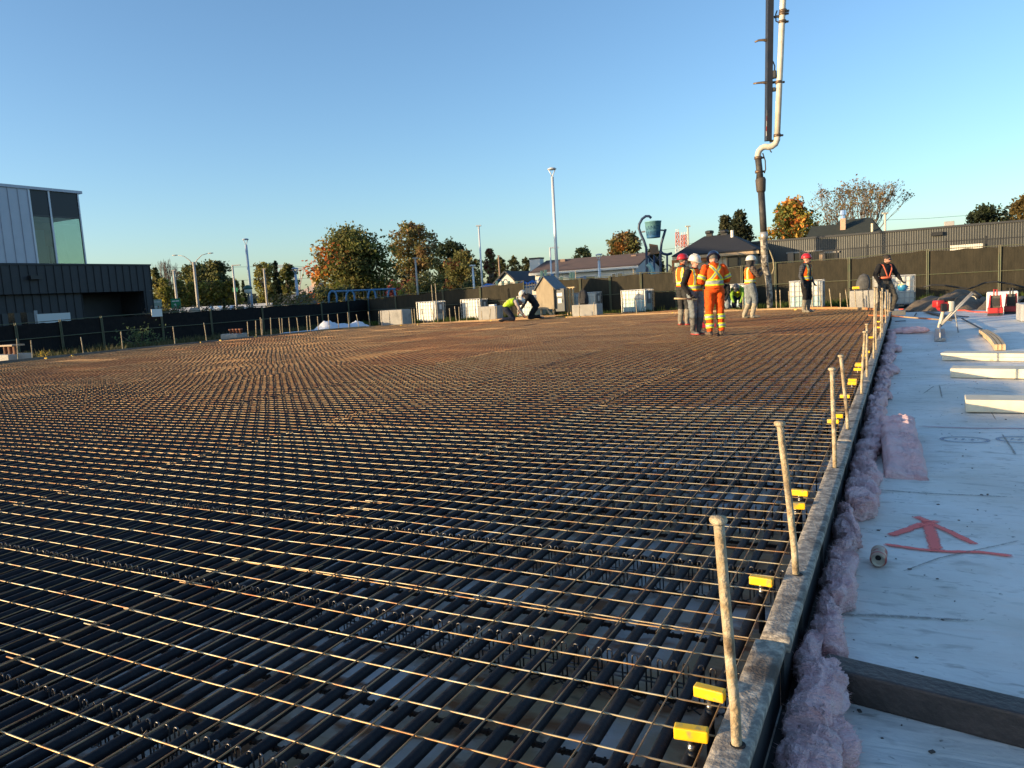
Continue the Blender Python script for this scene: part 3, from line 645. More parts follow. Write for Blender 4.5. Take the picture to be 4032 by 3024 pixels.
# three planks
a = at(3851+8, 1318, ZS); b = at(3912, 1372, ZS); d = b-a; ang = atan2(d.y, d.x); pine = mat('pine', (.52, .36, .19), .75, col2=(.62, .46, .27), ns=2, stretch=(1, 12, 12), bump=.2, bs=30)
nv_ = Vector((-sin(ang), cos(ang), 0))
for i in range(3):
    m = MB(); n = 8; L = 3.3
    for t in range(n):
        x0, x1 = L*t/n, L*(t+1)/n; c0, c1 = [.035*sin(pi*q/L)*(1+.15*i) for q in (x0, x1)]
        m.add([(x0, c0-.021, 0), (x1, c1-.021, 0), (x1, c1+.021, 0), (x0, c0+.021, 0), (x0, c0-.021, .088), (x1, c1-.021, .088), (x1, c1+.021, .088), (x0, c0+.021, .088)], [(0, 3, 2, 1), (4, 5, 6, 7), (0, 1, 5, 4), (2, 3, 7, 6)]+([(3, 0, 4, 7)] if t == 0 else [])+([(1, 2, 6, 5)] if t == n-1 else []))
    o = m.build('plank', pine, None, False, (a.x+nv_.x*i*.052, a.y+nv_.y*i*.052, ZS+.01)); o.rotation_euler = (0, 0, ang)
    tag(o, ['bent pine plank lying on edge, left of three side by side', 'bent pine plank lying on edge, middle of three', 'bent pine plank lying on edge, right of three'][i], 'plank', 'three planks')
# power screed
def zz(x, y, D): return atD(3500+x*532/2206, 950+y*532/2206, D)
alu = mat('aluminium', (.40, .39, .37), .55, metal=.4, col2=(.3, .28, .26), ns=12); redp = mat('red_paint', (.50, .022, .02), .4, col2=(.35, .02, .02), ns=8); blk = mat('black_plastic', (.018, .018, .019), .5)
D = 18.2; b0 = zz(830, 1440, D); r = empty('power_screed', (b0.x, b0.y, ZS), 0, 'power concrete screed with red engine and long tubular handle', 'screed')
r.rotation_euler = (0, 0, YAW); L_ = lambda p: Matrix.Rotation(-YAW, 3, 'Z') @ (p-Vector((b0.x, b0.y, ZS)))
m = MB(); dd = (at(3500+835*.2411, 950+1638*.2411, ZS)-b0); dd.z = 0; ln = dd.length; an = atan2(dd.y, dd.x)-YAW
m.bbox(0, -.09, .008, ln, .09, .06, .006, Rz(an)); m.bbox(0, -.012, .06, ln, .012, .16, .004, Rz(an)); m.build('screed_blade', alu, r)
m = MB(); m.tube([L_(zz(815, 1400, D)), L_(zz(1000, 1190, D)), L_(zz(1365, 830, D))], .024, 8); m.tube([L_(zz(830, 1400, D-.25)), L_(zz(1375, 850, D-.25))], .018, 8); m.build('handle_tube', alu, r, True)
m = MB(); m.tube([L_(zz(1365, 830, D)), L_(zz(1500, 920, D))], [.05, .045], 8); m.build('grip', blk, r, True)
m = MB(); m.tube([L_(zz(1350, 895, D)), L_(zz(1400, 905, D)), L_(zz(1425, 945, D))], .01, 6); m.build('throttle_lever', mat('cream_metal', (.6, .56, .45), .4), r)
ec = L_(zz(890, 1060, D))
m = MB(); m.ell(ec, (.15, .12, .12)); m.bbox(ec.x-.19, ec.y-.1, ec.z-.02, ec.x-.02, ec.y+.1, ec.z+.13, .03); m.build('engine', redp, r, True)
m = MB(); m.bbox(ec.x-.12, ec.y-.145, ec.z-.1, ec.x-.005, ec.y-.08, ec.z+.06, .015); m.build('starter_cover', blk, r)
m = MB(); m.bbox(ec.x+.05, ec.y-.14, ec.z-.12, ec.x+.16, ec.y+.06, ec.z+.1, .03); m.build('fuel_tank', mat('cream_plastic', (.66, .60, .47), .5), r, True)
m = MB(); m.bbox(ec.x-.05, ec.y-.08, ec.z+.1, ec.x+.2, ec.y+.08, ec.z+.17, .02); m.build('air_filter', blk, r)
m = MB(); m.tube([L_(zz(885, 1140, D)), L_(zz(850, 1290, D)), L_(zz(815, 1410, D))], .035, 8); m.build('engine_mount', mat('cream_metal', (.6, .56, .45), .4), r, True)
m = MB(); m.tube([L_(zz(1080, 1160, D)), L_(zz(1105, 1320, D)), L_(zz(1140, 1525, D-.6))], .014, 6); m.build('stand_leg', alu, r, True)
m = MB(); m.tube([L_(zz(1040, 1030, D)), L_(zz(1100, 930, D)), L_(zz(1200, 870, D)), L_(zz(1340, 865, D))], .007, 5); m.build('throttle_cable', blk, r)
# rake lying over the form
a = at(3419, 1243, .17); b = at(3748, 1262, .03); rk = empty('concrete_rake', (a.x, a.y, a.z), 0, 'concrete rake with orange and tan handle lying across the form end', 'rake')
m = MB(); c_ = at(3530, 1248, .13)
m.tube([Vector((0, 0, .012)), c_-a+Vector((0, 0, .012)), b-a], .018, 8); m.build('handle', mat('rake_handle', (.50, .33, .17), .6, col2=(.45, .14, .05), ns=1.5, thr=(.5, .52)), rk, True)
m = MB(); h_ = at(3538, 1246, .12)-a; m.bbox(h_.x-.14, h_.y-.06, -.02, h_.x+.16, h_.y+.02, .10, .01); m.build('head', mat('rake_head', (.10, .10, .10), .6), rk)
# dark strips and loose sticks on the sheet
for i, (x0, y0, x1, y1, w_, lab) in enumerate([(610, 1168, 1060, 1275, .16, 'long black plastic strip lying on the sheet behind the screed'), (1060, 1240, 1290, 1258, .06, 'short black strip end lying on the sheet behind the screed'), (300, 1165, 470, 1148, .03, 'dark blue stick lying on the sheet near the form end'), (1190, 1285, 1520, 1470, .03, 'thin dark rod lying on the sheet by the planks'), (100, 1335, 270, 1325, .03, 'dark batten lying on the sheet by the insulation strip'), (420, 1240, 450, 1192, .03, 'short brown stick lying on the sheet')]):
    a = at(3500+x0*.2411, 950+y0*.2411, ZS); b = at(3500+x1*.2411, 950+y1*.2411, ZS); d = b-a
    m = MB(); m.box(0, -w_/2, 0, d.length, w_/2, .02); o = m.build('loose_strip', mat('strip%d' % (i % 2), (.012, .014, .02) if i != 5 else (.1, .05, .03), .6), None, False, (a.x, a.y, ZS+.03)); o.rotation_euler = (0, 0, atan2(d.y, d.x)); tag(o, lab, 'strip')
# red rope
pts = [at(3500+x*.2411, 950+y*.2411, ZS+.03) for x, y in ((165, 1110), (420, 1108), (600, 1106), (690, 1085), (760, 1085), (600, 1045), (690, 1078), (960, 1130), (1250, 1125), (1300, 1140), (1450, 1155), (1600, 1158))]
m = MB(); m.tube(pts, .022, 5); tag(m.build('warning_tape', mat('red_tape', (.60, .10, .07), .6), None, True), 'red warning tape strung loosely along the far sheet', 'tape')
# two red machines
for i, (x0, x1, yt) in enumerate(((1610, 1860, 880), (1880, 2110, 855))):
    D = 23.6+i*.6; a = zz(x0, 1180, D); b = zz(x1, 1180, D); t = zz((x0+x1)/2, yt, D); c_ = (a+b)/2; W = (b-a).length; Hh = t.z-ZS
    r = empty('red_heater', (c_.x, c_.y, ZS+.005), atan2((b-a).y, (b-a).x), ['red framed heater with dark grille, left of the pair', 'red framed heater with dark grille, right of the pair'][i], 'heater', 'red machines')
    for s in (-1, 1):
        m = MB(); m.add([(s*W*.5, -.12, .06), (s*W*.36, -.12, .06), (s*W*.30, -.06, Hh), (s*W*.38, -.06, Hh), (s*W*.5, .22, .06), (s*W*.36, .22, .06), (s*W*.30, .16, Hh), (s*W*.38, .16, Hh)], [(0, 1, 2, 3), (4, 7, 6, 5), (0, 3, 7, 4), (1, 5, 6, 2), (3, 2, 6, 7), (0, 4, 5, 1)]); m.build('side_post', redp, r)
    m = MB(); m.bbox(-W*.52, -.2, .06, W*.52, .26, .2, .02); m.build('base', redp, r)
    m = MB(); m.box(-W*.5, -.18, 0, W*.5, .24, .06); m.build('track', blk, r)
    g_ = MB(); g_.box(-W*.33, -.02, .2, W*.33, .14, Hh*.97); gr = g_.build('housing', mat('housing', (.055, .05, .045), .7, col2=(.10, .09, .07), ns=10), r)
    for k in range(9):
        m = MB(); zz_ = .24+k*(Hh-.32)/9; m.box(-W*.28, -.045, zz_, W*.28, -.02, zz_+.018); m.build('grille_slat', blk, gr)
    m = MB(); m.tube([(-W*.1, .05, Hh*.95), (-W*.1, .05, Hh+.14), (W*.1, .05, Hh+.14), (W*.1, .05, Hh*.95)], .02, 6); m.build('carry_handle', blk if i else redp, r)
a = zz(1590, 970, 25.3); b = zz(2110, 970, 25.3); t = zz(1600, 832, 25.3)
m = MB(); L = (b-a).length; m.bbox(0, 0, -.5, L, .5, t.z-a.z, .04); o = m.build('white_crate', mat('crate_white', (.68, .68, .66), .6, col2=(.55, .53, .5)), None, False, (a.x, a.y, a.z)); o.rotation_euler = (0, 0, atan2((b-a).y, (b-a).x)); tag(o, 'large white foam block standing behind the red machines', 'block')
a = zz(2075, 1195, 21.5); t = zz(2075, 1012, 21.5)
m = MB(); m.bbox(0, -.9, 0, 1.2, 0, t.z-ZS, .02); o = m.build('grey_block', mat('grey_foam', (.42, .42, .42), .8, col2=(.36, .35, .34)), None, False, (a.x, a.y, ZS+.01)); tag(o, 'pale grey block on the sheet at the right edge of the picture', 'block')
# dirt mound and black hose behind
m = MB(); n1, n2 = 50, 22; ca = zz(420, 1000, 28.5); cb_ = zz(2300, 1010, 27.5); ax = (cb_-ca); ax.z = 0; Lm = ax.length; ax.normalize(); nn = Vector((-ax.y, ax.x, 0))
for i in range(n1+1):
    for j in range(n2+1):
        u = i/n1; v = j/n2; p = ca+ax*(u*Lm)+nn*((v-.5)*3.2); h = (.55+.25*nz(u*6, v*2))*sin(pi*min(1, u*1.4+.02))**.6*sin(pi*v)**.8 if u < .7 else (.3+.2*nz(u*7, v*2))*sin(pi*v)
        m.v.append((p.x, p.y, -.09+max(0, h)+.07*fbm(Vector((u*14, v*6, 1)), 4)))
for i in range(n1):
    for j in range(n2): a = i*(n2+1)+j; m.f.append((a, a+n2+1, a+n2+2, a+1)); m.mi.append(0)
tag(m.build('dirt_mound', mat('soil', (.19, .145, .10), .95, col2=(.11, .085, .06), ns=2.5, bump=1, bs=9), None, True), 'mound of brown soil at the foot of the far fence', 'mound')
for i, L in enumerate(([(560, 750, 29), (700, 715, 29), (900, 720, 29), (1160, 760, 29), (1290, 778, 29), (1400, 745, 29), (1560, 680, 29), (1750, 660, 29), (2000, 700, 29), (2250, 760, 29)],)):
    m = MB(); m.tube([zz(x, y, D) for x, y, D in L], .03, 6); tag(m.build('black_hose', blk, None, True), 'black hose arching over the soil at the far fence', 'hose')
# ================================================================== far side of the site
GZ = -.075
def px_box(name, label, cat, xl, xr, yt, D, depth, m, zb=GZ, bev=.03, group=None, dz=0):
    """box squared to the site: front face from pixel columns xl..xr, top at yt, at distance D"""
    c_ = P((xl+xr)/2, yt, D); Y = c_.y; a = atY(xl*K, yt*K, Y); b = atY(xr*K, yt*K, Y); zt_ = (a.z+b.z)/2
    mb = MB(); mb.bbox(0, 0, 0, b.x-a.x, depth, zt_-zb, bev); o = mb.build(name, m, None, False, (a.x, Y, zb)); tag(o, label, cat, group); return o, a.x, b.x, Y, zt_
conc = mat('concrete_block', (.40, .375, .335), .9, col2=(.30, .285, .26), ns=2.2, nd=7, col3=(.17, .16, .15), ns3=1.4, thr3=(.58, .75), bump=.5, bs=18)
B = {}
B['a'] = px_box('concrete_block', 'pale concrete block at the left edge with a small rusty frame on it', 'block', -22, 17, 767, 27.5, .7, conc, group='concrete blocks')
B['b'] = px_box('concrete_block', 'concrete block by the left fence with four clay pots on it', 'block', 476, 511, 721.5, 34.5, .6, conc, group='concrete blocks')
B['c'] = px_box('concrete_block', 'stained grey concrete block left of the totes, beside the white sheeting', 'block', 820, 868, 670, 37, .75, conc, group='concrete blocks')
B['d'] = px_box('concrete_block', 'concrete block in front of the second tote, beside the kneeling workers', 'block', 1032, 1070, 662, 36, .75, conc, group='concrete blocks')
B['e'] = px_box('concrete_block', 'concrete block with a black backpack on it, right of the plywood shed', 'block', 1235, 1289, 658, 34.5, .75, conc, group='concrete blocks')
B['f'] = px_box('concrete_block', 'concrete block behind the person in the black hooded sweater', 'block', 1835, 1915, 627, 29.5, .75, conc, group='concrete blocks')
# IBC totes
tank_m = mat('tank_plastic', (.62, .61, .55), .45, col2=(.66, .66, .60), ns=3, spec=.4); water_m = mat('tank_water', (.36, .52, .52), .4, col2=(.42, .56, .55), ns=3)
cage_m = mat('galvanised', (.55, .53, .50), .4, metal=.6); pal_m = mat('pallet_grey', (.12, .12, .12), .8); paper = mat('paper', (.75, .74, .70), .7); plate_m = mat('label_plate', (.24, .25, .26), .5, metal=.4)
def tote(x, y, rz, label, water=.0, sc=1.0, plate=True, parts=True):
    r = empty('water_tote', (x, y, GZ), rz, label, 'tote', 'caged water totes'); r.scale = (sc, sc, sc)
    W, Dp, z0, z1 = .58, .48, .14, 1.12
    def body(za, zb_, grow):
        m = MB(); rings = []; per = []; n = 10
        def edge(p, q, s):
            for i in range(s): t = i/s; per.append((p[0]+(q[0]-p[0])*t, p[1]+(q[1]-p[1])*t))
        edge((-W, -Dp), (W, -Dp), 48); edge((W, -Dp), (W, Dp), 40); edge((W, Dp), (-W, Dp), 12); edge((-W, Dp), (-W, -Dp), 12)
        zs = [za, za+.02]+[za+.02+(zb_-za-.04)*t/n for t in range(1, n)]+[zb_-.02, zb_]
        for i, z in enumerate(zs):
            for (px, py) in per:
                e = .965 if i in (0, len(zs)-1) else 1
                fl = .014*cos(px/W*pi*5.5) if abs(abs(py)-Dp) < 1e-6 else .014*cos(py/Dp*pi*4.5)
                fl *= 1 if (z-z0) > .12 and (z1-z) > .1 else .2
                k = 1+fl*1.2-.02; cr = max(0, abs(px)/W-.93)*max(0, abs(py)/Dp-.93)*40
                m.v.append((px*k*e*(1-cr*.4), py*k*e*(1-cr*.4), z))
        q = len(per)
        for i in range(len(zs)-1):
            for k in range(q): m.f.append((i*q+k, i*q+(k+1) % q, (i+1)*q+(k+1) % q, (i+1)*q+k)); m.mi.append(0)
        m.f += [tuple(range(q-1, -1, -1)), tuple((len(zs)-1)*q+k for k in range(q))]; m.mi += [0, 0]; return m
    if water > 0:
        body(z0, z0+water, 1).build('filled_tank_part', water_m, r, True); body(z0+water+.001, z1, 1).build('tank', tank_m, r, True)
    else: body(z0, z1, 1).build('tank', tank_m, r, True)
    m = MB(); m.lathe([(.11, 1.1), (.11, 1.15), (.09, 1.16)], 14); m.build('fill_cap', mat('tote_cap', (.05, .05, .05), .6), r)
    m = MB(); G = .02
    for i in range(8):
        px = -W-G+(2*W+2*G)*i/7
        for s in (-1, 1): m.tube([(px, s*(Dp+G), z0-.02), (px, s*(Dp+G), 1.16)], .011, 5)
    for i in range(1, 6):
        py = -Dp-G+(2*Dp+2*G)*i/6
        for s in (-1, 1): m.tube([(s*(W+G), py, z0-.02), (s*(W+G), py, 1.16)], .011, 5)
    for z in (.16, .36, .56, .76, .96):
        m.tube([(-W-G, -Dp-G, z), (W+G, -Dp-G, z), (W+G, Dp+G, z), (-W-G, Dp+G, z), (-W-G, -Dp-G, z)], .0095, 5)
    m.build('cage', cage_m, r)
    m = MB(); m.tube([(-W-G, -Dp-G, 1.16), (W+G, -Dp-G, 1.16), (W+G, Dp+G, 1.16), (-W-G, Dp+G, 1.16), (-W-G, -Dp-G, 1.16)], .019, 6)
    for px in (-.2, .2): m.tube([(px, -Dp-G, 1.16), (px, Dp+G, 1.16)], .014, 5)
    m.build('top_rim', mat('rim', (.66, .64, .60), .4, metal=.4), r)
    m = MB()
    for px in (-W+.06, 0, W-.06): m.box(px-.07, -Dp, 0, px+.07, Dp, .1)
    m.box(-W, -Dp, .1, W, Dp, .135); m.build('pallet', pal_m, r)
    if plate:
        m = MB(); m.box(W+.034, -.22, .5, W+.038, .22, 1.1); pl = m.build('label_plate', plate_m, r)
        m = MB(); m.box(W+.039, -.10, .72, W+.042, .1, .98); m.build('paper_label', paper, pl)
    return r
def tote_px(xc, ybase, D, label, **k):
    p = P(xc, ybase, D); return tote(p.x, p.y, k.pop('rz', 0), label, **k)
tote_px(933, 690, 41.5, 'white water tote in the fence shade, leftmost of all totes')
tote_px(1028, 690, 41.5, 'white water tote behind the concrete block left of the kneeling workers')
tote_px(1151, 690, 39.5, 'water tote behind the kneeling workers, with a grey label plate', water=.45, rz=radians(-20))
tote_px(1270, 680, 38.2, 'white water tote behind the block with the backpack')
tote_px(1378, 677, 36.6, 'half filled water tote standing alone right of the shed', water=.55, rz=radians(-6))
tote_px(1590, 672, 35.5, 'water tote behind the crouching worker in yellow', water=.4)
tote_px(1744, 664, 32.3, 'half filled water tote behind the worker in the red helmet', water=.42)
tote_px(1930, 657, 31.0, 'white water tote behind the person in the black sweater', rz=radians(12))
# things on the blocks
o, xa, xb, Yb, zt_ = B['a']
r = empty('rusty_frame', ((xa+xb)/2+.15, Yb+.3, zt_), 0, 'small rusty steel frame standing on the block at the left edge', 'frame')
rust = mat('rust', (.20, .09, .05), .85, col2=(.12, .06, .04), ns=6)
m = MB(); m.bbox(-.32, -.18, .24, .38, .2, .29, .01); m.build('top_plate', mat('frame_top', (.32, .24, .16), .7), r)
for k in range(5): m = MB(); m.lathe([(.045, 0), (.045, .24)], 10, Matrix.Translation((-.22+k*.13, -.06+.05*(k % 2), 0))); m.build('post', rust, r)
o, xa, xb, Yb, zt_ = B['b']
pot = MB(); pot.lathe([(.05, 0), (.075, .15), (.085, .15), (.087, .2), (.07, .2), (.06, .03)], 14); potme = pot.mesh('clay_pot', True)
for k in range(4):
    o = obj('clay_pot', potme, mat('clay', (.26, .10, .06), .8), None, (xa+.42+k*.2, Yb+.2, zt_)); tag(o, 'brown clay pot on the concrete block, %s from the left' % ['first', 'second', 'third', 'fourth'][k], 'pot', 'clay pots')
o, xa, xb, Yb, zt_ = B['e']
bk = mat('backpack', (.015, .015, .018), .8, col2=(.03, .03, .035), ns=8)
r = empty('backpack', (xa+.48, Yb+.25, zt_), 0, 'black backpack standing on the concrete block near the shed', 'backpack')
m = MB(); m.loft([(0, 0, 0), (0, 0, .1), (0, 0, .35), (0, 0, .55), (0, 0, .66)], [(.22, .12), (.26, .15), (.25, .15), (.2, .12), (.1, .06)]); m.build('bag', bk, r, True)
m = MB(); m.bbox(-.15, -.2, .05, .15, -.1, .3, .03); m.build('front_pocket', bk, r)
m = MB(); m.tube([(-.05, 0, .64), (-.04, 0, .74), (.04, 0, .74), (.05, 0, .64)], .014, 6); m.build('top_handle', bk, r)
for s in (-1, 1): m = MB(); m.tube([(s*.1, -.12, .62), (s*.13, -.18, .4), (s*.12, -.16, .05)], .016, 6); m.build('strap', mat('strap', (.04, .04, .045), .8), r)
o, xa, xb, Yb, zt_ = B['d']
m = MB(); m.bbox(.55, .1, 0, .85, .35, .08, .02); tag(m.build('white_bag', paper, None, False, (xa, Yb, zt_)), 'crumpled white bag on the block beside the kneeling workers', 'bag')
o, xa, xb, Yb, zt_ = B['f']
r = empty('backpack', (xa+.42, Yb+.3, zt_), 0, 'grey and black backpack on the block by the black-clad person', 'backpack')
m = MB(); m.loft([(0, 0, 0), (0, 0, .1), (.02, 0, .3), (.06, 0, .48), (.1, 0, .56)], [(.2, .13), (.24, .16), (.23, .16), (.17, .12), (.08, .05)]); m.build('bag', mat('grey_bag', (.10, .10, .10), .8, col2=(.05, .05, .05), ns=7), r, True)
m = MB(); m.tube([(.14, -.1, .5), (.2, -.17, .3), (.16, -.16, .05)], .02, 6); m.build('strap', bk, r)
r = empty('cordless_drill', (xa+.2, Yb+.2, zt_), 0, 'yellow cordless tool lying on the block by the backpack', 'tool')
m = MB(); m.bbox(-.12, -.04, .06, .12, .05, .15, .02); m.build('tool_body', yel_m, r); m = MB(); m.bbox(.02, -.03, 0, .09, .04, .08, .01); m.build('battery', blk, r)
m = MB(); m.tube([(-.12, 0, .1), (-.22, -.02, .09)], .014, 6); m.build('chuck', blk, r)
for k in range(3):
    m = MB(); m.bbox(0, 0, 0, .45, .09, .04, .004); o = m.build('wood_offcut', pine, None, False, (xa+.8+k*.08, Yb+.15+k*.1, zt_+k*.015)); o.rotation_euler = (0, radians(-6*k), radians(20+k*12)); tag(o, 'short wood offcut on the block beside the backpack', 'offcut', 'wood offcuts on the block')
# plywood shed with electrical panel
ply = mat('plywood', (.30, .235, .155), .8, col2=(.40, .32, .21), ns=1.6, stretch=(2.5, 1, .6), col3=(.17, .135, .10), ns3=1.2, thr3=(.55, .72))
c_ = P(1170, 668, 37.0); Y = c_.y; xl = atY(1160*K, 660*K, Y).x; xr_ = atY(1197*K, 660*K, Y).x; zb = atY(1180*K, 668*K, Y).z; ze = atY(1162*K, 624*K, Y).z; zp = atY(1178*K, 598*K, Y).z; zb = max(zb, .1)
r = empty('plywood_shed', (xl, Y, GZ), 0, 'plywood kiosk with peaked grey roof and electrical panel', 'shed'); W = xr_-xl; Dp = 1.25
e1, e0, pk = ze-GZ, zb-GZ, zp-GZ
m = MB(); M = Matrix(((1, 0, 0, 0), (0, 0, -1, .02), (0, 1, 0, 0), (0, 0, 0, 1))); m.prism([(0, e0), (W, e0), (W, e1), (W*.45, pk), (0, e1)], 0, .025, M); m.build('front_panel', ply, r)
m = MB(); m.box(.0, .025, e0, .025, Dp, e1); m.build('left_panel', ply, r); m = MB(); m.box(.03, Dp-.03, e0, W-.03, Dp, e1); m.build('rear_panel', ply, r)
m = MB(); m.box(W-.025, .03, e0, W, Dp*.35, e1); m.build('right_panel', ply, r)
roofm = mat('shed_roof', (.13, .145, .16), .6, col2=(.10, .11, .12))
for s, (x0, x1) in enumerate(((-.12, W*.45), (W*.45, W+.14))):
    m = MB(); za, zb2 = ((e1-.1, pk+.03) if s == 0 else (pk+.03, e1-.1)); m.add([(x0, -.08, za), (x1, -.08, zb2), (x1, Dp+.1, zb2), (x0, Dp+.1, za), (x0, -.08, za+.03), (x1, -.08, zb2+.03), (x1, Dp+.1, zb2+.03), (x0, Dp+.1, za+.03)], [(0, 3, 2, 1), (4, 5, 6, 7), (0, 1, 5, 4), (1, 2, 6, 5), (2, 3, 7, 6), (3, 0, 4, 7)]); m.build('roof_slope', roofm, r)
m = MB(); m.bbox(W+.01, .12, e1-1.15, W+.5, .32, e1-.05, .01); pn = m.build('electrical_panel', mat('panel_grey', (.09, .095, .10), .5, metal=.3), r)
m = MB(); m.box(W+.12, .112, e1-.42, W+.4, .119, e1-.25); m.build('warning_label', paper, pn); m = MB(); m.box(W+.16, .112, e1-.75, W+.36, .119, e1-.52); m.build('paper_notice', paper, pn); m = MB(); m.box(W+.37, .106, e1-.72, W+.43, .119, e1-.58); m.build('switch', blk, pn)
for k in range(3): m = MB(); m.box(W+.45+k*.16, .5, .1, W+.5+k*.16, .59, e1-.05); m.build('stud', pine, r)
m = MB(); m.box(W+.45, .48, e1-.05, W+.9, .62, e1); m.build('top_stud', pine, r)
for x0 in (.1, W-.15): m = MB(); m.box(x0, .1, 0, x0+.09, .2, e0); m.build('leg', pine, r)
m = MB(); m.add([(W*.5, -.01, e0+.05), (W*.85, -.01, 0), (W*1.1, -.01, 0), (W*.55, -.01, e0+.05), (W*.5, .02, e0+.05), (W*.85, .02, 0), (W*1.1, .02, 0), (W*.55, .02, e0+.05)], [(0, 1, 2, 3), (4, 7, 6, 5), (0, 4, 5, 1), (2, 6, 7, 3)]); m.build('skirt_board', ply, r)
m = MB(); m.tube([(W+.2, .2, e1-1.15), (W+.25, .25, .3), (W+.6, .5, .02)], .025, 6); m.build('power_cable', blk, r)
# white sheeting heaped by the left corner
m = MB(); n1, n2 = 60, 14; pa = P(672, 715, 36.5); pb = P(812, 702, 37.5); ax = pb-pa; ax.z = 0; Lm = ax.length; ax.normalize(); nn = Vector((-ax.y, ax.x, 0))
prof_ = lambda u: .42*math.exp(-((u-.22)/.13)**2)+.28*math.exp(-((u-.45)/.16)**2)+.32*math.exp(-((u-.72)/.13)**2)+.06
for i in range(n1+1):
    for j in range(n2+1):
        u = i/n1; v = j/n2; p = pa+ax*(u*Lm)+nn*((v-.5)*1.6); h = prof_(u)*sin(pi*v)**.55
        m.v.append((p.x, p.y, GZ+.02+h+.05*h*6*abs(nz(u*16, v*5))))
for i in range(n1):
    for j in range(n2): a = i*(n2+1)+j; m.f.append((a, a+n2+1, a+n2+2, a+1)); m.mi.append(0)
tag(m.build('white_sheeting', mat('poly_sheet', (.66, .68, .72), .5, col2=(.58, .60, .66), ns=3, bump=.4, bs=6), None, True), 'heap of white plastic sheeting outside the far left corner', 'sheeting')
pa = at(590*K, 724*K, 0); pb = at(672*K, 717*K, 0)
m = MB(); d = pb-pa; m.add([(0, 0, 0), (d.x, d.y, 0), (d.x-.2, d.y+.9, .06), (-.2, .9, .05)], [(0, 1, 2, 3)]); tag(m.build('flat_sheeting', MATS['poly_sheet'], None, False, (pa.x-.3, pa.y+.35, 0)), 'flat strip of white plastic laid along the left corner form', 'sheeting')
# small white pipe stub by the left fence
# ================================================================== temporary fence with windscreen fabric
fab_m = mat('windscreen', (.050, .044, .032), .9, col2=(.036, .033, .025), ns=5, stretch=(1, 1, .4), bump=.35, bs=60, spec=.1); fab_shaded = mat('shaded_windscreen', (.020, .019, .019), .9, col2=(.014, .014, .015), ns=5, bump=.35, bs=60, spec=.1); post_m = mat('fence_green', (.085, .11, .06), .6, metal=.1, col2=(.12, .105, .065), ns=4)  # left bays get a darker copy of the fabric: shade put into its colour
def fence_panel(p, q, zt0, zt1, label, group, zb=GZ, sag=.05):
    d = Vector((q[0]-p[0], q[1]-p[1], 0)); L = d.length; ang = atan2(d.y, d.x)
    r = empty('screened_fence', (p[0], p[1], zb), ang, label, 'fence', group); h0, h1 = zt0-zb, zt1-zb
    for x, h in ((.03, h0), (L-.03, h1)): m = MB(); m.tube([(x, 0, 0), (x, 0, h+.03)], .024, 6); m.build('post', post_m, r)
    for nm, f in (('top_rail', 1.0), ('middle_rail', .52)): m = MB(); m.tube([(.03, 0, h0*f), (L-.03, 0, h1*f)], .018, 6); m.build(nm, post_m, r)
    m = MB(); nu, nv = max(12, int(L/.045)), 8; sd_ = random.random()*90
    for i in range(nu+1):
        u = i/nu; h = h0+(h1-h0)*u; dip = sag*abs(nz(u*3, sd_))*1.6+sag*.4*abs(sin(pi*u*3+sd_)) if 0 < i < nu else 0
        for j in range(nv+1):
            v = j/nv; z = .04+(h-.02-dip-.04)*v; m.v.append((L*u, .045+.012*sin(u*L*pi*2/.11+sd_)*(1-.3*v)+.02*nz(u*5, v*2, sd_), z))
    for i in range(nu):
        for j in range(nv): a = i*(nv+1)+j; m.f.append((a, a+nv+1, a+nv+2, a+1)); m.mi.append(0)
    m.build('windscreen', fab_shaded if group == 'left fence bays' else fab_m, r, True); return r
XF = -30.5
pl = []
for (x, y) in ((-160, 1292), (60, 1275), (236, 1261), (398, 1247), (634, 1231), (828, 1220), (1031, 1206), (1264, 1192), (1370, 1182), (1448, 1176)):
    w_ = atX(x, y, XF); pl.append((w_.x, w_.y, w_.z))
fn_ = 0
for i in range(len(pl)-1):
    a, b = pl[i], pl[i+1]; n = max(1, round((b[1]-a[1])/3.2))
    for k in range(n):
        t0, t1 = k/n, (k+1)/n; L_ = lambda t: [a[c]+(b[c]-a[c])*t for c in range(3)]
        p_, q_ = L_(t0), L_(t1); fence_panel(p_, q_, p_[2], q_[2], 'screened fence bay coloured darker for shade on the left side, %s from the left edge' % ['first', 'second', 'third', 'fourth', 'fifth', 'sixth', 'seventh', 'eighth', 'ninth', 'tenth', 'eleventh', 'twelfth'][fn_], 'left fence bays'); fn_ += 1
YFn = 36.2; pf = [(pl[-1][0], pl[-1][1], pl[-1][2])]
for (x, y) in ((1555, 1165), (1742, 1143), (1889, 1129), (2063, 1106)):
    w_ = atY(x, y, YFn); pf.append((w_.x, w_.y, w_.z))
gate_from = pf[-1]
pf2 = []
for (x, y) in ((2170, 1099), (2283, 1096), (2400, 1088), (2522, 1073), (2660, 1072), (2800, 1061), (2920, 1048), (3052, 1034), (3343, 1016), (3653, 983), (3938, 967), (4150, 955), (4400, 945)):
    w_ = atY(x, y, YFn); pf2.append((w_.x, w_.y, w_.z))
for L in (pf, pf2):
    for i in range(len(L)-1):
        dpt = .6 if (L is pf2 and i == 10) else 0
        fence_panel(L[i], L[i+1], L[i][2], L[i+1][2], ('sunlit olive screened fence bay on the far side, %s right of the plywood kiosk' % ['first', 'second', 'third', 'fourth', 'fifth', 'sixth', 'seventh', 'eighth', 'ninth', 'tenth', 'eleventh', 'twelfth'][i]) if L is pf2 else ('screened fence bay near the far left corner, %s from its left' % ['first', 'second', 'third', 'fourth'][i]), 'far fence bays' if L is pf2 else 'far left fence bays')
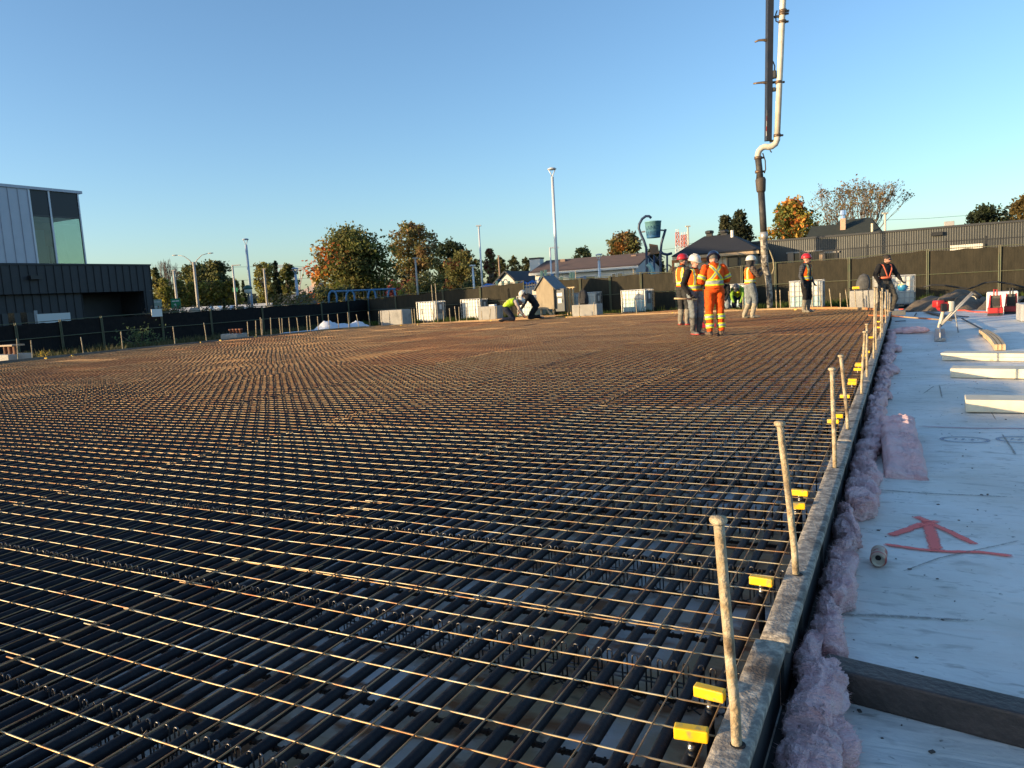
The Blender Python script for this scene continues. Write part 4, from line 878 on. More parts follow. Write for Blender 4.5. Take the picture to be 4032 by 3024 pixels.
# gate opening between the two fence runs: dark pickets
r = empty('picket_gate', (gate_from[0]+.15, YFn, GZ), 0, 'narrow dark picket gate between fence panels behind the plywood kiosk', 'gate'); gw = pf2[0][0]-gate_from[0]-.3
for k in range(9): m = MB(); m.box(gw*k/8-.012, -.012, .05, gw*k/8+.012, .012, 1.85); m.build('picket', blk, r)
for z in (.2, 1.7): m = MB(); m.box(0, .013, z, gw, .03, z+.04); m.build('rail', blk, r)
# signs on the fence
for (x, y, D, w_, h_, lab) in ((335, 676, 39.2, .55, .35, 'small white sign fixed on the left fence'), (1147, 632, 39.4, .5, .25, 'small tan sign fixed on the far fence by the gate'), (1492, 588, 38.6, .3, .18, 'tiny tan plate on the far fence beside the unfinished house')):
    p = P(x, y, D); m = MB(); m.box(-w_/2, -.01, -h_/2, w_/2, .01, h_/2); o = m.build('fence_sign', paper if x < 400 else mat('tan_sign', (.5, .45, .36), .7), None, False, (XF+.12, p.y*XF/p.x, p.z) if x < 400 else (p.x, YFn-.08, p.z)); o.rotation_euler = (0, 0, pi/2 if x < 400 else 0); tag(o, lab, 'sign')
# leaning stakes at the fence
for (x, yt, yb) in ((932, 615, 652), (940, 612, 650), (1243, 585, 632), (1368, 580, 628)):
    a = P(x, yt, 39.8); b = P(x+3, yb, 39.6); stake(Vector((b.x, b.y, GZ)), a, .02, 'rusty steel bar leaning against the far fence', 'bars against the far fence', False, 6)
# weeds along the fence feet
def tufts_of(name, label, spots, hmin, hmax, cols, seed, blades=26):
    random.seed(seed); m = MB(); cv = []
    for (x, y) in spots:
        hh = random.uniform(hmin, hmax)
        for k in range(blades):
            a = random.random()*6.28; rr = random.random()*.22; b = Vector((x+rr*cos(a), y+rr*sin(a), GZ)); l_ = Vector((cos(a)*.3, sin(a)*.3, 1))*hh*random.uniform(.4, 1); s = Vector((-sin(a), cos(a), 0))*.018
            m.add([b-s, b+s, b+l_*.6+s*.8, b+l_], [(0, 1, 2, 3)]); c_ = random.choice(cols); f = random.uniform(.7, 1.2); cv += [(c_[0]*f, c_[1]*f, c_[2]*f, 1)]*4
    me = m.mesh(name); ca = me.color_attributes.new('col', 'FLOAT_COLOR', 'POINT'); ca.data.foreach_set('color', [v for q in cv for v in q])
    return tag(obj(name, me, leafmat()), label, 'grass', kind='stuff')
sp = [(XF+random.uniform(.3, 4.5), random.uniform(8, 33)) for _ in range(420)]
tufts_of('left_weeds', 'dry weeds growing along the foot of the left fence', sp, .12, .4, [(.10, .095, .04), (.14, .12, .06), (.07, .08, .03)], 3)
sp = [(random.uniform(-29, 8), YFn-random.uniform(.1, 2.6)) for _ in range(520)]
tufts_of('far_weeds', 'green weeds growing along the foot of the far fence', sp, .12, .42, [(.08, .12, .02), (.12, .15, .03), (.05, .08, .02)], 4)
def bush(name, label, loc, rx, rz, cols, n, leaf, seed, cat='shrub', group=None, stem=True):
    random.seed(seed); r = empty(name, loc, 0, label, cat, group); m = MB(); cv = []
    cl = [(Vector((random.gauss(0, .45)*rx, random.gauss(0, .45)*rx, rz*random.uniform(.12, .95))), random.uniform(.22, .5)) for _ in range(16)]
    for k in range(n):
        c_, s = random.choice(cl); p = c_+Vector((random.gauss(0, s), random.gauss(0, s), random.gauss(0, s)))*rx*.5
        p.z = max(.02, p.z); a = Vector((random.gauss(0, 1), random.gauss(0, 1), random.gauss(0, 1))).normalized(); b = a.orthogonal().normalized(); q = leaf*random.uniform(.6, 1.3); t = a.cross(b)
        m.add([p-b*q*.5, p+t*q*.35, p+b*q*.6, p-t*q*.35], [(0, 1, 2, 3)]); c0 = random.choice(cols); f = random.uniform(.65, 1.3); cv += [(c0[0]*f, c0[1]*f, c0[2]*f, 1)]*4
    me = m.mesh('foliage'); ca = me.color_attributes.new('col', 'FLOAT_COLOR', 'POINT'); ca.data.foreach_set('color', [v for q in cv for v in q]); obj('foliage', me, leafmat(), r)
    if stem:
        m = MB()
        for c_, s in cl[:7]: m.tube([(0, 0, 0), c_*.5, c_], [.02*rx+.01, .015*rx+.008, .006], 5)
        m.build('stems', mat('bark', (.07, .055, .042), .9, col2=(.12, .10, .08), ns=12), r)
    return r
p = P(300, 728, 30); bush('green_weed', 'bushy green weed at the foot of the left fence', (-27.6, p.y*27.6/-p.x, GZ), .9, .75, [(.08, .12, .05), (.12, .16, .07)], 420, .10, 5)
p = P(95, 765, 27); bush('yellow_weed', 'small yellow weed by the left form near the concrete block', (-25.2, p.y*25.2/-p.x, GZ), .22, .4, [(.5, .33, .04), (.3, .25, .06)], 70, .05, 6)
# ================================================================== beyond the fence
def vcol(me, cv):
    ca = me.color_attributes.new('col', 'FLOAT_COLOR', 'POINT'); ca.data.foreach_set('color', [v for q in cv for v in q])
bark = mat('tree_bark', (.075, .06, .045), .9, col2=(.13, .11, .085), ns=5, bump=.5, bs=14)
def tree(name, label, x, ytop, wpx, D, pal, n=2600, leaf=.34, shape='round', seed=1, trunk=.22, group=None, base=.16, dens=1.0, side_pal=None, ybase=None, limbs=True, bark_m=None):
    """crown placed by the pixel of its top and its pixel width at distance D"""
    random.seed(seed*13+5)
    tp = P(x, ytop, D); z0 = gz(tp.x, tp.y)-.1; Ht = tp.z-z0; R = wpx/2*K*D/F/1.0
    r = empty(name, (tp.x, tp.y, z0), random.random()*.5, label, 'tree', group)
    left = Vector((-cos(YAW), -sin(YAW), 0)); m = MB(); cv = []; cl = []
    zc0 = Ht*base
    def prof(t):                                                # relative half width at height t of the crown
        if shape == 'round': return sqrt(max(0, 1-(2*t-.85)**2/1.35)) if t < 1 else 0
        if shape == 'cone': return max(.04, (1-t)**.85)
        if shape == 'column': return max(.15, min(1, (1-t)*2.2))*(.75+.25*sin(t*9))
        if shape == 'vase': return .35+.65*sin(min(1, t*1.15)*pi*.62)*(1 if t < .8 else (1-t)/.2*.6+.4)
        return 1
    nc = int(88*dens) if shape != 'cone' else 130; n = int(n*1.7)
    for k in range(nc):
        t = random.random()**(.85 if shape != 'cone' else 1.2); w_ = prof(t)*R; a = random.random()*2*pi; rr = sqrt(random.random())*w_*.92
        wob = 1+.25*nz(a*1.5, t*4, seed)
        cl.append((Vector((rr*cos(a)*wob, rr*sin(a)*wob, zc0+(Ht-zc0)*t*.97)), R*random.uniform(.15, .30)*(.75 if shape == 'cone' else 1)))
    cl.append((Vector((0, 0, Ht-R*.08)), R*.12))
    br = [random.uniform(.6, 1.25) for _ in cl]; hue = [random.choice(pal) for _ in cl]
    if side_pal:
        for k, (c_, s) in enumerate(cl):
            t = c_.dot(left)/R+random.gauss(0, .12)
            if t > side_pal[1]: hue[k] = random.choice(side_pal[0])
    for k in range(n):
        i = random.randrange(len(cl)); c_, s = cl[i]
        d = Vector((random.gauss(0, 1), random.gauss(0, 1), random.gauss(0, .75))); d = d.normalized()*(random.random()**.45)*s*1.25; p = c_+d
        if p.z < .3: continue
        a = Vector((random.gauss(0, 1), random.gauss(0, 1), random.gauss(.6, 1))).normalized(); b = a.orthogonal().normalized(); b = Matrix.Rotation(random.random()*6.28, 3, a) @ b; t = a.cross(b); q = leaf*random.uniform(.55, 1.35)
        m.add([p-b*q*.5, p+t*q*.33, p+b*q*.55, p-t*q*.33], [(0, 1, 2, 3)])
        h = hue[i] if random.random() < .8 else random.choice(pal); f = br[i]*random.uniform(.75, 1.25); cv += [(h[0]*f, h[1]*f, h[2]*f, 1)]*4
    if n:
        me = m.mesh('crown'); vcol(me, cv); obj('crown', me, leafmat(), r)
    m = MB(); tr = trunk
    top = Vector((random.uniform(-.1, .1)*R, 0, Ht*.8)); m.tube([(0, 0, 0), (0, 0, Ht*.12), top*.45, top*.75, top], [tr*1.25, tr, tr*.75, tr*.42, .03], 7)
    if limbs:
        for c_, s in random.sample(cl, min(len(cl), 20)):
            h0 = max(Ht*.1, c_.z*random.uniform(.3, .55)); st = Vector((top.x*h0/(Ht*.8), 0, h0)); md = st.lerp(c_, .5)+Vector((0, 0, .06*R)); m.tube([st, md, c_], [tr*.42, tr*.22, .02], 5, False)
    m.build('trunk', bark_m or bark, r, True); return r
def bare_tree(name, label, x, ytop, wpx, D, seed, pal=None, n=0, leaf=.2, spread=.55, split=.18, barkm=None, lvl=6, w0=.2, frac=1.0):
    random.seed(seed); tp = P(x, ytop, D); z0 = gz(tp.x, tp.y)-.1; Ht = tp.z-z0; R = wpx/2*K*D/F
    r = empty(name, (tp.x, tp.y, z0), 0, label, 'tree'); m = MB(); tips = []
    def grow(p, d, L, w_, k):
        q = p+d*L; md = p.lerp(q, .5)+Vector((random.gauss(0, .04), random.gauss(0, .04), 0))*L; m.tube([p, md, q], [w_, w_*.85, w_*.7], 6 if k < 2 else 4, False)
        if k >= lvl: tips.append(q); return
        if k >= lvl-2: tips.append(q)
        if k == 0:
            for i in range(8):
                az = 2*pi*i/8+random.uniform(-.3, .3); tl = random.uniform(.12, .62)*(spread/.4); grow(q, Vector((cos(az)*tl, sin(az)*tl, 1)).normalized(), L*random.uniform(1.0, 1.7), w_*.6, 1)
            return
        for _ in range(3 if k < 2 or random.random() < .35 else 2):
            ax = Vector((random.gauss(0, 1), random.gauss(0, 1), random.gauss(0, .3))).normalized(); e = (d+ax*spread*(.8 if k else 1.0)+Vector((0, 0, .14))).normalized(); grow(q, e, L*random.uniform(.66, .86), w_*.62, k+1)
    grow(Vector((0, 0, 0)), Vector((0, 0, 1)), Ht*split, w0, 0)
    mx = max(t.z for t in tips); rx = sorted(hypot(t.x, t.y) for t in tips)[int(len(tips)*.97)]; sz = Ht/mx; sx = R/rx
    m.v = [(v[0]*sx, v[1]*sx, v[2]*sz) for v in m.v]
    m.build('trunk', barkm or bark, r)
    if n:
        mm = MB(); cv = []
        tt = [Vector((t.x*sx, t.y*sx, t.z*sz)) for t in tips]; hues = [random.choice(pal) for _ in tt]; keep = [random.random() < frac for _ in tt]
        for k in range(n):
            i = random.randrange(len(tt))
            if not keep[i]: continue
            p = tt[i]+Vector((random.gauss(0, 1), random.gauss(0, 1), random.gauss(0, 1)))*R*.03
            a = Vector((random.gauss(0, 1), random.gauss(0, 1), random.gauss(0, 1))).normalized(); b = a.orthogonal().normalized(); t = a.cross(b); q = leaf*random.uniform(.6, 1.3); mm.add([p-b*q*.5, p+t*q*.33, p+b*q*.5, p-t*q*.33], [(0, 1, 2, 3)]); h = hues[i]; f = random.uniform(.7, 1.3); cv += [(h[0]*f, h[1]*f, h[2]*f, 1)]*4
        me = mm.mesh('crown'); vcol(me, cv); obj('crown', me, leafmat(), r)
    return r
GRN = [(0.145, 0.165, 0.043), (0.116, 0.145, 0.039), (0.184, 0.194, 0.057)]; DRK = [(0.057, 0.081, 0.039), (0.049, 0.068, 0.035), (0.077, 0.098, 0.043)]; OLV = [(0.194, 0.184, 0.057), (0.253, 0.214, 0.068), (0.165, 0.165, 0.057)]; ORG = [(0.698, 0.232, 0.057), (0.814, 0.330, 0.068), (0.581, 0.165, 0.049), (0.620, 0.388, 0.077)]; YLW = [(0.388, 0.330, 0.057), (0.310, 0.290, 0.057), (0.253, 0.253, 0.057)]; RED = [(0.194, 0.035, 0.043), (0.253, 0.057, 0.049), (0.136, 0.039, 0.039)]; BRN = [(0.330, 0.204, 0.098), (0.271, 0.184, 0.088), (0.194, 0.165, 0.068)]
# left background
bare_tree('bare_tree', 'leafless tree beside the dark building at left', 357, 556, 66, 135, 11, spread=.5, lvl=6, w0=.42, barkm=mat('pale_bark', (.22, .17, .13), .9))
tree('dark_tree', 'large dark spreading tree behind the parked cars, left crown', 420, 574, 84, 150, OLV+DRK, 3400, .5, 'round', 2, .5, base=.3, group=None)
tree('dark_tree', 'large dark spreading tree behind the parked cars, right crown', 465, 568, 84, 148, DRK+OLV, 3800, .5, 'round', 3, .5, base=.25)
tree('green_tree', 'slim green tree half hidden by the dark building corner', 334, 578, 40, 120, OLV+DRK, 1300, .4, 'column', 4, .2)
for i, (x, y, w_) in enumerate(((352, 604, 34), (385, 607, 36), (412, 612, 26), (440, 608, 36), (470, 608, 30), (492, 606, 22), (507, 604, 28))):
    tree('yellow_green_tree', 'yellow green young tree behind the parked cars, %s from the left' % ['first', 'second', 'third', 'fourth', 'fifth', 'sixth', 'seventh'][i], x, y, w_*1.5, 118, YLW+OLV, 1900, .36, 'column', 20+i, .15, group='young trees behind the cars', base=.05)
tree('yellow_green_tree', 'yellow green tree behind the left lamp posts', 572, 568, 52, 112, YLW+OLV, 2600, .36, 'vase', 31, .25)
tree('conifer', 'narrow dark columnar tree near the left lamp posts', 594, 565, 24, 74, [(.018, .03, .016), (.025, .04, .02)], 2600, .22, 'column', 32, .15, base=.03)
tree('green_tree', 'round green tree right of the narrow dark tree', 619, 571, 46, 116, GRN+OLV, 2400, .38, 'round', 33, .25)
tree('dark_conifer', 'small dark conifer left of the tall left lamp', 524, 606, 20, 130, DRK, 900, .35, 'cone', 34, .15, base=.05)
bush('round_shrub', 'rounded olive shrub left of the big maple', P(650, 672, 62)-Vector((0, 0, P(650, 672, 62).z-GZ)), 1.6, 2.5, OLV+BRN, 1500, .2, 35)
tree('small_cedar', 'small pale cedar cone by the left fence', 483, 646, 17, 58, [(.11, .12, .05), (.14, .14, .06)], 900, .14, 'cone', 36, .06, base=.02)
for i, x in enumerate((340, 362, 385, 408, 432, 455, 505, 528)):
    p = P(x, 668-i*1.5, 55); bush('tan_shrub', 'tan flowering shrub in the hedge behind the left fence, %s from the left' % ['first', 'second', 'third', 'fourth', 'fifth', 'sixth', 'seventh', 'eighth'][i], (p.x, p.y, GZ), .95, 1.55+.1*(i % 3), [(.20, .13, .085), (.24, .17, .11), (.10, .10, .045)], 620, .15, 50+i, group='hedge shrubs', stem=False)
# centre background
for i, (x, y, w_) in enumerate(((700, 625, 40), (742, 622, 44), (905, 600, 60), (940, 590, 56), (1030, 600, 44))):
    p = P(x, 640, 70); q = P(x, y, 70); bush('understory_shrub', 'dark understory shrub behind the swings and maple, %s from the left' % ['first', 'second', 'third', 'fourth', 'fifth'][i], (p.x, p.y, GZ), w_/2*K*70/F*1.3, q.z-GZ, DRK+OLV, 1500, .24, 80+i, group='understory shrubs')
fw2 = MB(); cv = []; random.seed(99)
for k in range(15000):
    x = random.choice((random.uniform(300, 1250), random.uniform(300, 700), random.uniform(1400, 2300))); D = random.uniform(230, 330); p = P(x, 600, D); p.z = -1.5+random.random()**.8*(6.5+3.5*nz(x*.03, 2)+2*nz(x*.11, 7))
    a = Vector((random.gauss(0, 1), random.gauss(0, 1), random.gauss(0, 1))).normalized(); b = a.orthogonal().normalized(); t = a.cross(b); q = random.uniform(.7, 1.5)
    fw2.add([p-b*q, p+t*q*.7, p+b*q, p-t*q*.7], [(0, 1, 2, 3)]); h = random.choice(((.13, .12, .075), (.16, .13, .09), (.10, .11, .07))); f = random.uniform(.8, 1.2); cv += [(h[0]*f, h[1]*f, h[2]*f, 1)]*4
me = fw2.mesh('far_woods'); vcol(me, cv); tag(obj('far_woods', me, leafmat()), 'low distant woods along the horizon', 'woods', kind='stuff')
tree('maple_tree', 'big dense maple with orange foliage on its left side', 760, 499, 186, 82, GRN+OLV+[(.05, .06, .02)], 9500, .36, 'round', 5, .4, base=.02, dens=2.0, side_pal=(ORG+[(.25, .2, .04)], .56))
tree('tall_tree', 'tall brownish tree with several tops right of the maple', 889, 483, 104, 92, BRN+OLV, 4600, .34, 'vase', 6, .3, base=.05, dens=1.4)
bush('red_shrub', 'dark red shrub right of the big maple', (P(868, 640, 72).x, P(868, 640, 72).y, GZ), 1.6, 3.4, RED, 1300, .22, 41)
bush('yellow_shrub', 'small bright yellow shrub beside the swing set', (P(857, 640, 56).x, P(857, 640, 56).y, GZ), .5, 3.0, [(.35, .28, .04), (.28, .26, .05)], 260, .2, 42)
tree('dark_tree', 'dark green tree behind the olive tree left of the thin lamp', 970, 521, 100, 100, DRK, 4200, .4, 'round', 7, .35, base=.05)
tree('olive_tree', 'olive tree with red flecks left of the thin lamp', 1003, 545, 92, 74, OLV+OLV+[(.15, .05, .03)], 4200, .27, 'round', 8, .25, base=.02)
tree('brown_tree', 'narrow red brown tree at the foot of the thin lamp', 1057, 538, 48, 86, BRN+RED+OLV, 1900, .3, 'column', 9, .2, base=.05)
for i, (x, y, w_) in enumerate(((1080, 556, 38), (1108, 554, 36), (1135, 557, 34), (1160, 562, 30))):
    tree('far_tree', 'distant green tree left of the brown roofed bungalow, %s from the left' % ['first', 'second', 'third', 'fourth'][i], x, y, w_, 175, [(.10, .105, .04), (.13, .125, .05)], 1300, .55, 'round', 60+i, .3, group='distant trees', base=.1)
tree('dark_tree', 'dark domed tree behind the brown bungalow roof', 1258, 536, 56, 120, DRK, 2300, .42, 'round', 70, .3)
tree('orange_tree', 'green and orange tree behind the bungalow gable', 1350, 506, 96, 108, OLV+BRN+[(.30, .13, .035)], 4600, .4, 'round', 71, .35, base=.1)
tree('dark_tree', 'dark tree behind the tipping bucket tower', 1408, 537, 56, 100, DRK, 2600, .36, 'round', 72, .3, base=.02)
tree('spruce_tree', 'dark spruce behind the unfinished house, right top', 1597, 458, 125, 98, [(.05, .06, .03), (.075, .075, .035), (.035, .045, .025)], 6000, .36, 'cone', 73, .25, base=.05)
tree('spruce_tree', 'dark spruce behind the unfinished house, left top', 1567, 466, 100, 100, [(.06, .065, .03), (.085, .08, .035)], 4200, .36, 'cone', 74, .22, base=.05)
tree('maple_tree', 'green and orange maple right of the pump hose', 1708, 434, 112, 88, GRN+YLW+ORG, 6500, .36, 'round', 75, .35, base=.05, dens=1.6, side_pal=None)
bare_tree('thinning_tree', 'tall thinning tree with sparse brown leaves above the green roof', 1858, 378, 176, 105, 17, BRN+[(.22, .13, .05), (.16, .15, .05)], 4200, .26, .34, .10, lvl=6, w0=.11, frac=.75, barkm=mat('grey_bark', (.16, .125, .10), .9))
tree('green_tree', 'dark green pine above the black building at right', 2130, 449, 96, 105, [(.06, .075, .035), (.045, .06, .03)], 4200, .36, 'round', 76, .35, base=.1)
tree('brown_tree', 'golden brown tree at the right edge of the picture', 2215, 422, 80, 118, [(.22, .15, .045), (.18, .13, .04)], 2800, .4, 'round', 77, .3)
# ------------------------------------------------------------------ building at left
XB = -45.0
def bx(px, py): return atX(px, py, XB)
cladd = mat('dark_cladding', (.030, .032, .036), .55, metal=.3, col2=(.036, .038, .043), ns=2); white_clad = mat('white_cladding', (.44, .46, .52), .5, metal=.2, col2=(.41, .43, .49), ns=1)
r = empty('community_building', (XB, 0, GZ), 0, 'modern arena building with dark metal base and white glazed upper block', 'building')
ye = bx(588, 1043).y; zt1 = bx(588, 1043).z-GZ; zc = bx(580, 1145).z-GZ; ys_ = 12.0
zw = bx(304, 760).z-GZ; yw = bx(304, 760).y; yglass = bx(105, 735).y; yrec = bx(335, 1150).y
m = MB(); m.box(-26, ys_, 0, -2.6, ye-.05, zt1-.2); m.build('core_wall', cladd, r)
def panels(nm, y0, y1, z0, z1, step, m_, xo=0, x1=.05):
    y = y1; 
    while y > y0+.05:
        a = max(y0, y-step); mb = MB(); mb.box(xo-.35, a+.012, z0, xo+x1-.03, y-.012, z1); o = mb.build('cladding_panel', m_, r)
        mb = MB(); mb.box(xo+x1-.03, y-.03, z0+.002, xo+x1+.02, y-.006, z1-.002); mb.build('standing_seam', m_, o); y = a
panels('u', bx(-40, 1000).y, ye, zc, zt1-.06, .5, cladd)
m = MB(); m.box(-.35, ys_, zc, 0, bx(-40, 1000).y, zt1-.06); m.build('side_cladding', cladd, r)
m = MB(); m.box(-2.65, ys_, zt1-.06, .09, ye+.06, zt1+.04); m.build('parapet_cap', cladd, r)
m = MB(); m.box(-2.6, ys_, zc+.02, -.36, ye-.02, zc+.1); m.build('soffit', mat('soffit', (.05, .05, .055), .7), r)
yd = bx(335, 1150).y
panels('l', bx(-40, 1200).y, yd, 0, zc-.01, .5, cladd, -.4, .05)
yv = bx(565, 1150).y; panels('c', yv, ye-.02, 0, zc-.01, .5, cladd, 0, .05)
m = MB(); m.box(-2.4, yv, 0, -.4, ye-.02, zc-.01); m.build('corner_pier', cladd, r)
m = MB(); a = bx(20, 1250); b = bx(148, 1250); zd = bx(80, 1232).z-GZ; m.box(-.33, a.y, 0, -.29, b.y, zd); dr = m.build('double_door', mat('door_dark', (.035, .037, .04), .5), r)
for px in (45, 95): q = bx(px, 1260); mb = MB(); mb.box(-.289, q.y, 1.1, -.28, q.y+.35, 1.9); mb.build('door_window', mat('dark_glass', (.01, .012, .015), .1), dr)
mb = MB(); mb.box(-.289, b.y-.02, 0, -.25, b.y+.18, zd+.1); mb.build('door_frame', mat('frame_grey', (.30, .30, .31), .5), dr)
q = bx(222, 1253); mb = MB(); mb.box(-.3, q.y-1.0, q.z-GZ-.25, -.2, q.y+1.0, q.z-GZ+.3); mb.build('wall_sign', mat('sign_white', (.62, .62, .6), .6), r)
q = bx(132, 1094); mb = MB(); mb.box(.07, q.y-.35, q.z-GZ-.1, .35, q.y+.35, q.z-GZ+.12); mb.build('wall_lamp', blk, r)
# upper white block with corner glazing
m = MB(); m.box(-22, ys_, zt1+.04, -.45, yglass-.3, zw-.05); m.build('upper_wall', white_clad, r)
panels('w', bx(-60, 900).y, yglass, zt1+.05, zw-.05, .56, white_clad, 0, .06)
m = MB(); m.box(-.4, ys_, zt1+.05, 0, bx(-60, 900).y, zw-.05); m.build('upper_side', white_clad, r)
m = MB(); m.box(-22, ys_-.2, zw-.04, .12, yw+.25, zw+.12); m.build('roof_cap', white_clad, r)
zmid = bx(230, 855).z-GZ; frame_l = mat('mullion', (.45, .47, .52), .4, metal=.4); spand = mat('spandrel_glass', (.02, .024, .034), .25, spec=.25)
ym = bx(205, 880).y
def glassmat(nm, tint, mixf):
    m = bpy.data.materials.new(nm); m.use_nodes = True; n = m.node_tree.nodes; l = m.node_tree.links
    t = n.new('ShaderNodeBsdfTransparent'); t.inputs[0].default_value = (*tint, 1); g_ = n.new('ShaderNodeBsdfGlossy'); g_.inputs['Roughness'].default_value = .03
    fr = n.new('ShaderNodeFresnel'); fr.inputs[0].default_value = 1.45; mp = n.new('ShaderNodeMath'); mp.operation = 'MULTIPLY_ADD'; mp.inputs[1].default_value = mixf; mp.inputs[2].default_value = .03
    mx = n.new('ShaderNodeMixShader'); l.new(fr.outputs[0], mp.inputs[0]); l.new(mp.outputs[0], mx.inputs[0]); l.new(t.outputs[0], mx.inputs[1]); l.new(g_.outputs[0], mx.inputs[2]); l.new(mx.outputs[0], n['Material Output'].inputs[0]); MATS[nm] = m; return m
clear = glassmat('tinted_glass', (.80, .87, .81), .35)
for (a, b) in ((yglass+.12, ym-.05), (ym+.05, yw-.05)):
    mb = MB(); mb.box(-.06, a, zmid+.05, -.02, b, zw-.06); mb.build('upper_pane', spand, r); mb = MB(); mb.box(-.05, a, zt1+.05, -.03, b, zmid-.03); mb.build('lower_pane', clear, r)
for y, w_ in ((yglass+.06, .1), (ym, .1), (yw, .08)): mb = MB(); mb.box(-.09, y-w_/2, zt1+.045, .04, y+w_/2, zw-.045); mb.build('mullion', frame_l, r)
mb = MB(); mb.box(-.08, yglass+.12, zmid-.03, .02, yw-.05, zmid+.05); mb.build('transom', mat('dark_frame', (.03, .03, .035), .4), r)
mb = MB(); mb.box(-21, yglass-.28, zmid+.0, -.10, yw-.08, zmid+.2); mb.build('ceiling', mat('wood_ceiling', (.16, .09, .045), .7, col2=(.10, .06, .03), ns=1.5), r)
for k in range(6): y = yglass+.7+k*(yw-yglass-.8)/5; mb = MB(); mb.box(-3.3, y-.16, zt1+.05, -3.0, y+.16, zmid-1.3); mb.build('rear_column', mat('column', (.16, .15, .14), .7), r)
mb = MB(); mb.box(-21, yw-.06, zt1+.05, -.1, yw-.03, zw-.05); mb.build('end_pane', clear, r)
mb = MB(); mb.box(-3.4, yglass-.1, zmid-1.45, -2.9, yw-.1, zmid-.01); mb.build('rear_beam', MATS['wood_ceiling'], r)
mb = MB(); mb.box(-2.8, yglass-.1, zt1+.05, -2.7, yglass+2.3, zt1+2.3); mb.build('inner_wall', mat('inner_grey', (.18, .175, .165), .8), r)
# ------------------------------------------------------------------ black corrugated building, right
YB = 60.0
xa = atY(2890, 965, YB).x; xb = atY(4200, 870, YB).x+6; zt_ = (atY(3019, 951, YB).z+atY(4032, 874, YB).z)/2-GZ
r = empty('metal_building', (xa, YB, GZ), 0, 'long low building with grey corrugated metal walls at right', 'building')
corr = mat('corrugated', (.055, .058, .056), .5, metal=.35, col2=(.065, .066, .063), ns=1.2)
m = MB(); n = int((xb-xa)/.05)
for i in range(n+1):
    for z in (0, zt_): m.v.append((i*.05, (-.012 if i % 3 == 0 else .0), z))
for i in range(n): a = i*2; m.f.append((a, a+2, a+3, a+1)); m.mi.append(0)
m.build('corrugated_cladding', corr, r); L = xb-xa
m = MB(); m.box(0, .05, 0, L, 14, zt_-.05); m.build('wall', corr, r)
m = MB(); m.box(-.1, -.1, zt_-.02, L+.1, 14.2, zt_+.12); m.build('roof_edge', mat('roof_edge', (.04, .042, .045), .6), r)
p = atY(3688, 921, YB); m = MB(); m.box(p.x-xa-.35, -.3, p.z-GZ-.12, p.x-xa+.35, -.04, p.z-GZ+.12); m.build('wall_lamp', blk, r)
p = atY(3738, 898, YB); m = MB(); m.bbox(p.x-xa-.3, .1, zt_+.12, p.x-xa+.3, .6, zt_+.42, .03); m.build('roof_vent', mat('vent', (.35, .34, .33), .5), r)
for (x0, x1, y0, y1) in ((3102, 3235, 1000, 1032), (3250, 3300, 998, 1030)):
    a = atY(x0, y0, YB); b = atY(x1, y1, YB); m = MB(); m.box(a.x-xa, -.08, max(.1, b.z-GZ), b.x-xa, -.04, a.z-GZ); wf = m.build('window', mat('dark_glass2', (.02, .022, .025), .1), r)
    m = MB(); m.box(a.x-xa-.1, -.14, a.z-GZ, b.x-xa+.1, -.04, a.z-GZ+.12); m.build('window_frame', mat('frame_pale', (.32, .29, .25), .6), wf)
for k in range(3):
    p = atY(3105+k*62, 1012, YB); m = MB(); m.box(p.x-xa, -.5, 0, p.x-xa+.4, -.15, p.z-GZ+.3); m.build('porch_post', mat('porch_wood', (.36, .25, .16), .7), r)
# black picket fence in front of it
YPk = 52.0; posts = [(2990, 1028), (3150, 984), (3294, 972), (3417, 963), (3569, 951), (3726, 939), (3884, 928), (4060, 918)]
pk = [atY(x, y, YPk) for x, y in posts]
for i in range(len(pk)-1):
    a, b = pk[i], pk[i+1]; hz = min(a.z, b.z)-GZ-.1
    r = empty('picket_fence', (a.x, YPk, GZ), 0, 'black metal picket fence bay before the corrugated building, %s from the left' % ['first', 'second', 'third', 'fourth', 'fifth', 'sixth', 'seventh'][i], 'fence', 'black picket fence bays'); L = b.x-a.x
    m = MB(); m.box(-.05, -.05, 0, .05, .05, max(a.z, pk[1].z-.2)-GZ); m.build('post', blk, r)
    for z in (.25, hz-.1): m = MB(); m.box(.05, -.02, z, L-.05, .02, z+.05); m.build('rail', blk, r)
    m = MB(); n = int(L/.13)
    for k in range(1, n): m.box(L*k/n-.012, .021, .1, L*k/n+.012, .04, hz)
    tag(m.build('pickets', blk, r), kind='stuff')
a = atY(3742, 967, YPk-.4); b = atY(3870, 960, YPk-.4); bt = atY(3742, 992, YPk-.4)
m = MB(); m.box(0, 0, 0, b.x-a.x, .05, a.z-bt.z+.2); o = m.build('siding_sheet', mat('white_panel', (.72, .68, .58), .6), None, False, (a.x, YPk-.4, bt.z-.2)); tag(o, 'white ribbed panel fixed on the picket fence above the screen', 'panel')
for k in range(14): m = MB(); w_ = (b.x-a.x)/14; m.box(k*w_+.02, -.03, .0, k*w_+w_*.5, -.001, a.z-bt.z+.2); m.build('rib', MATS['white_panel'], o)
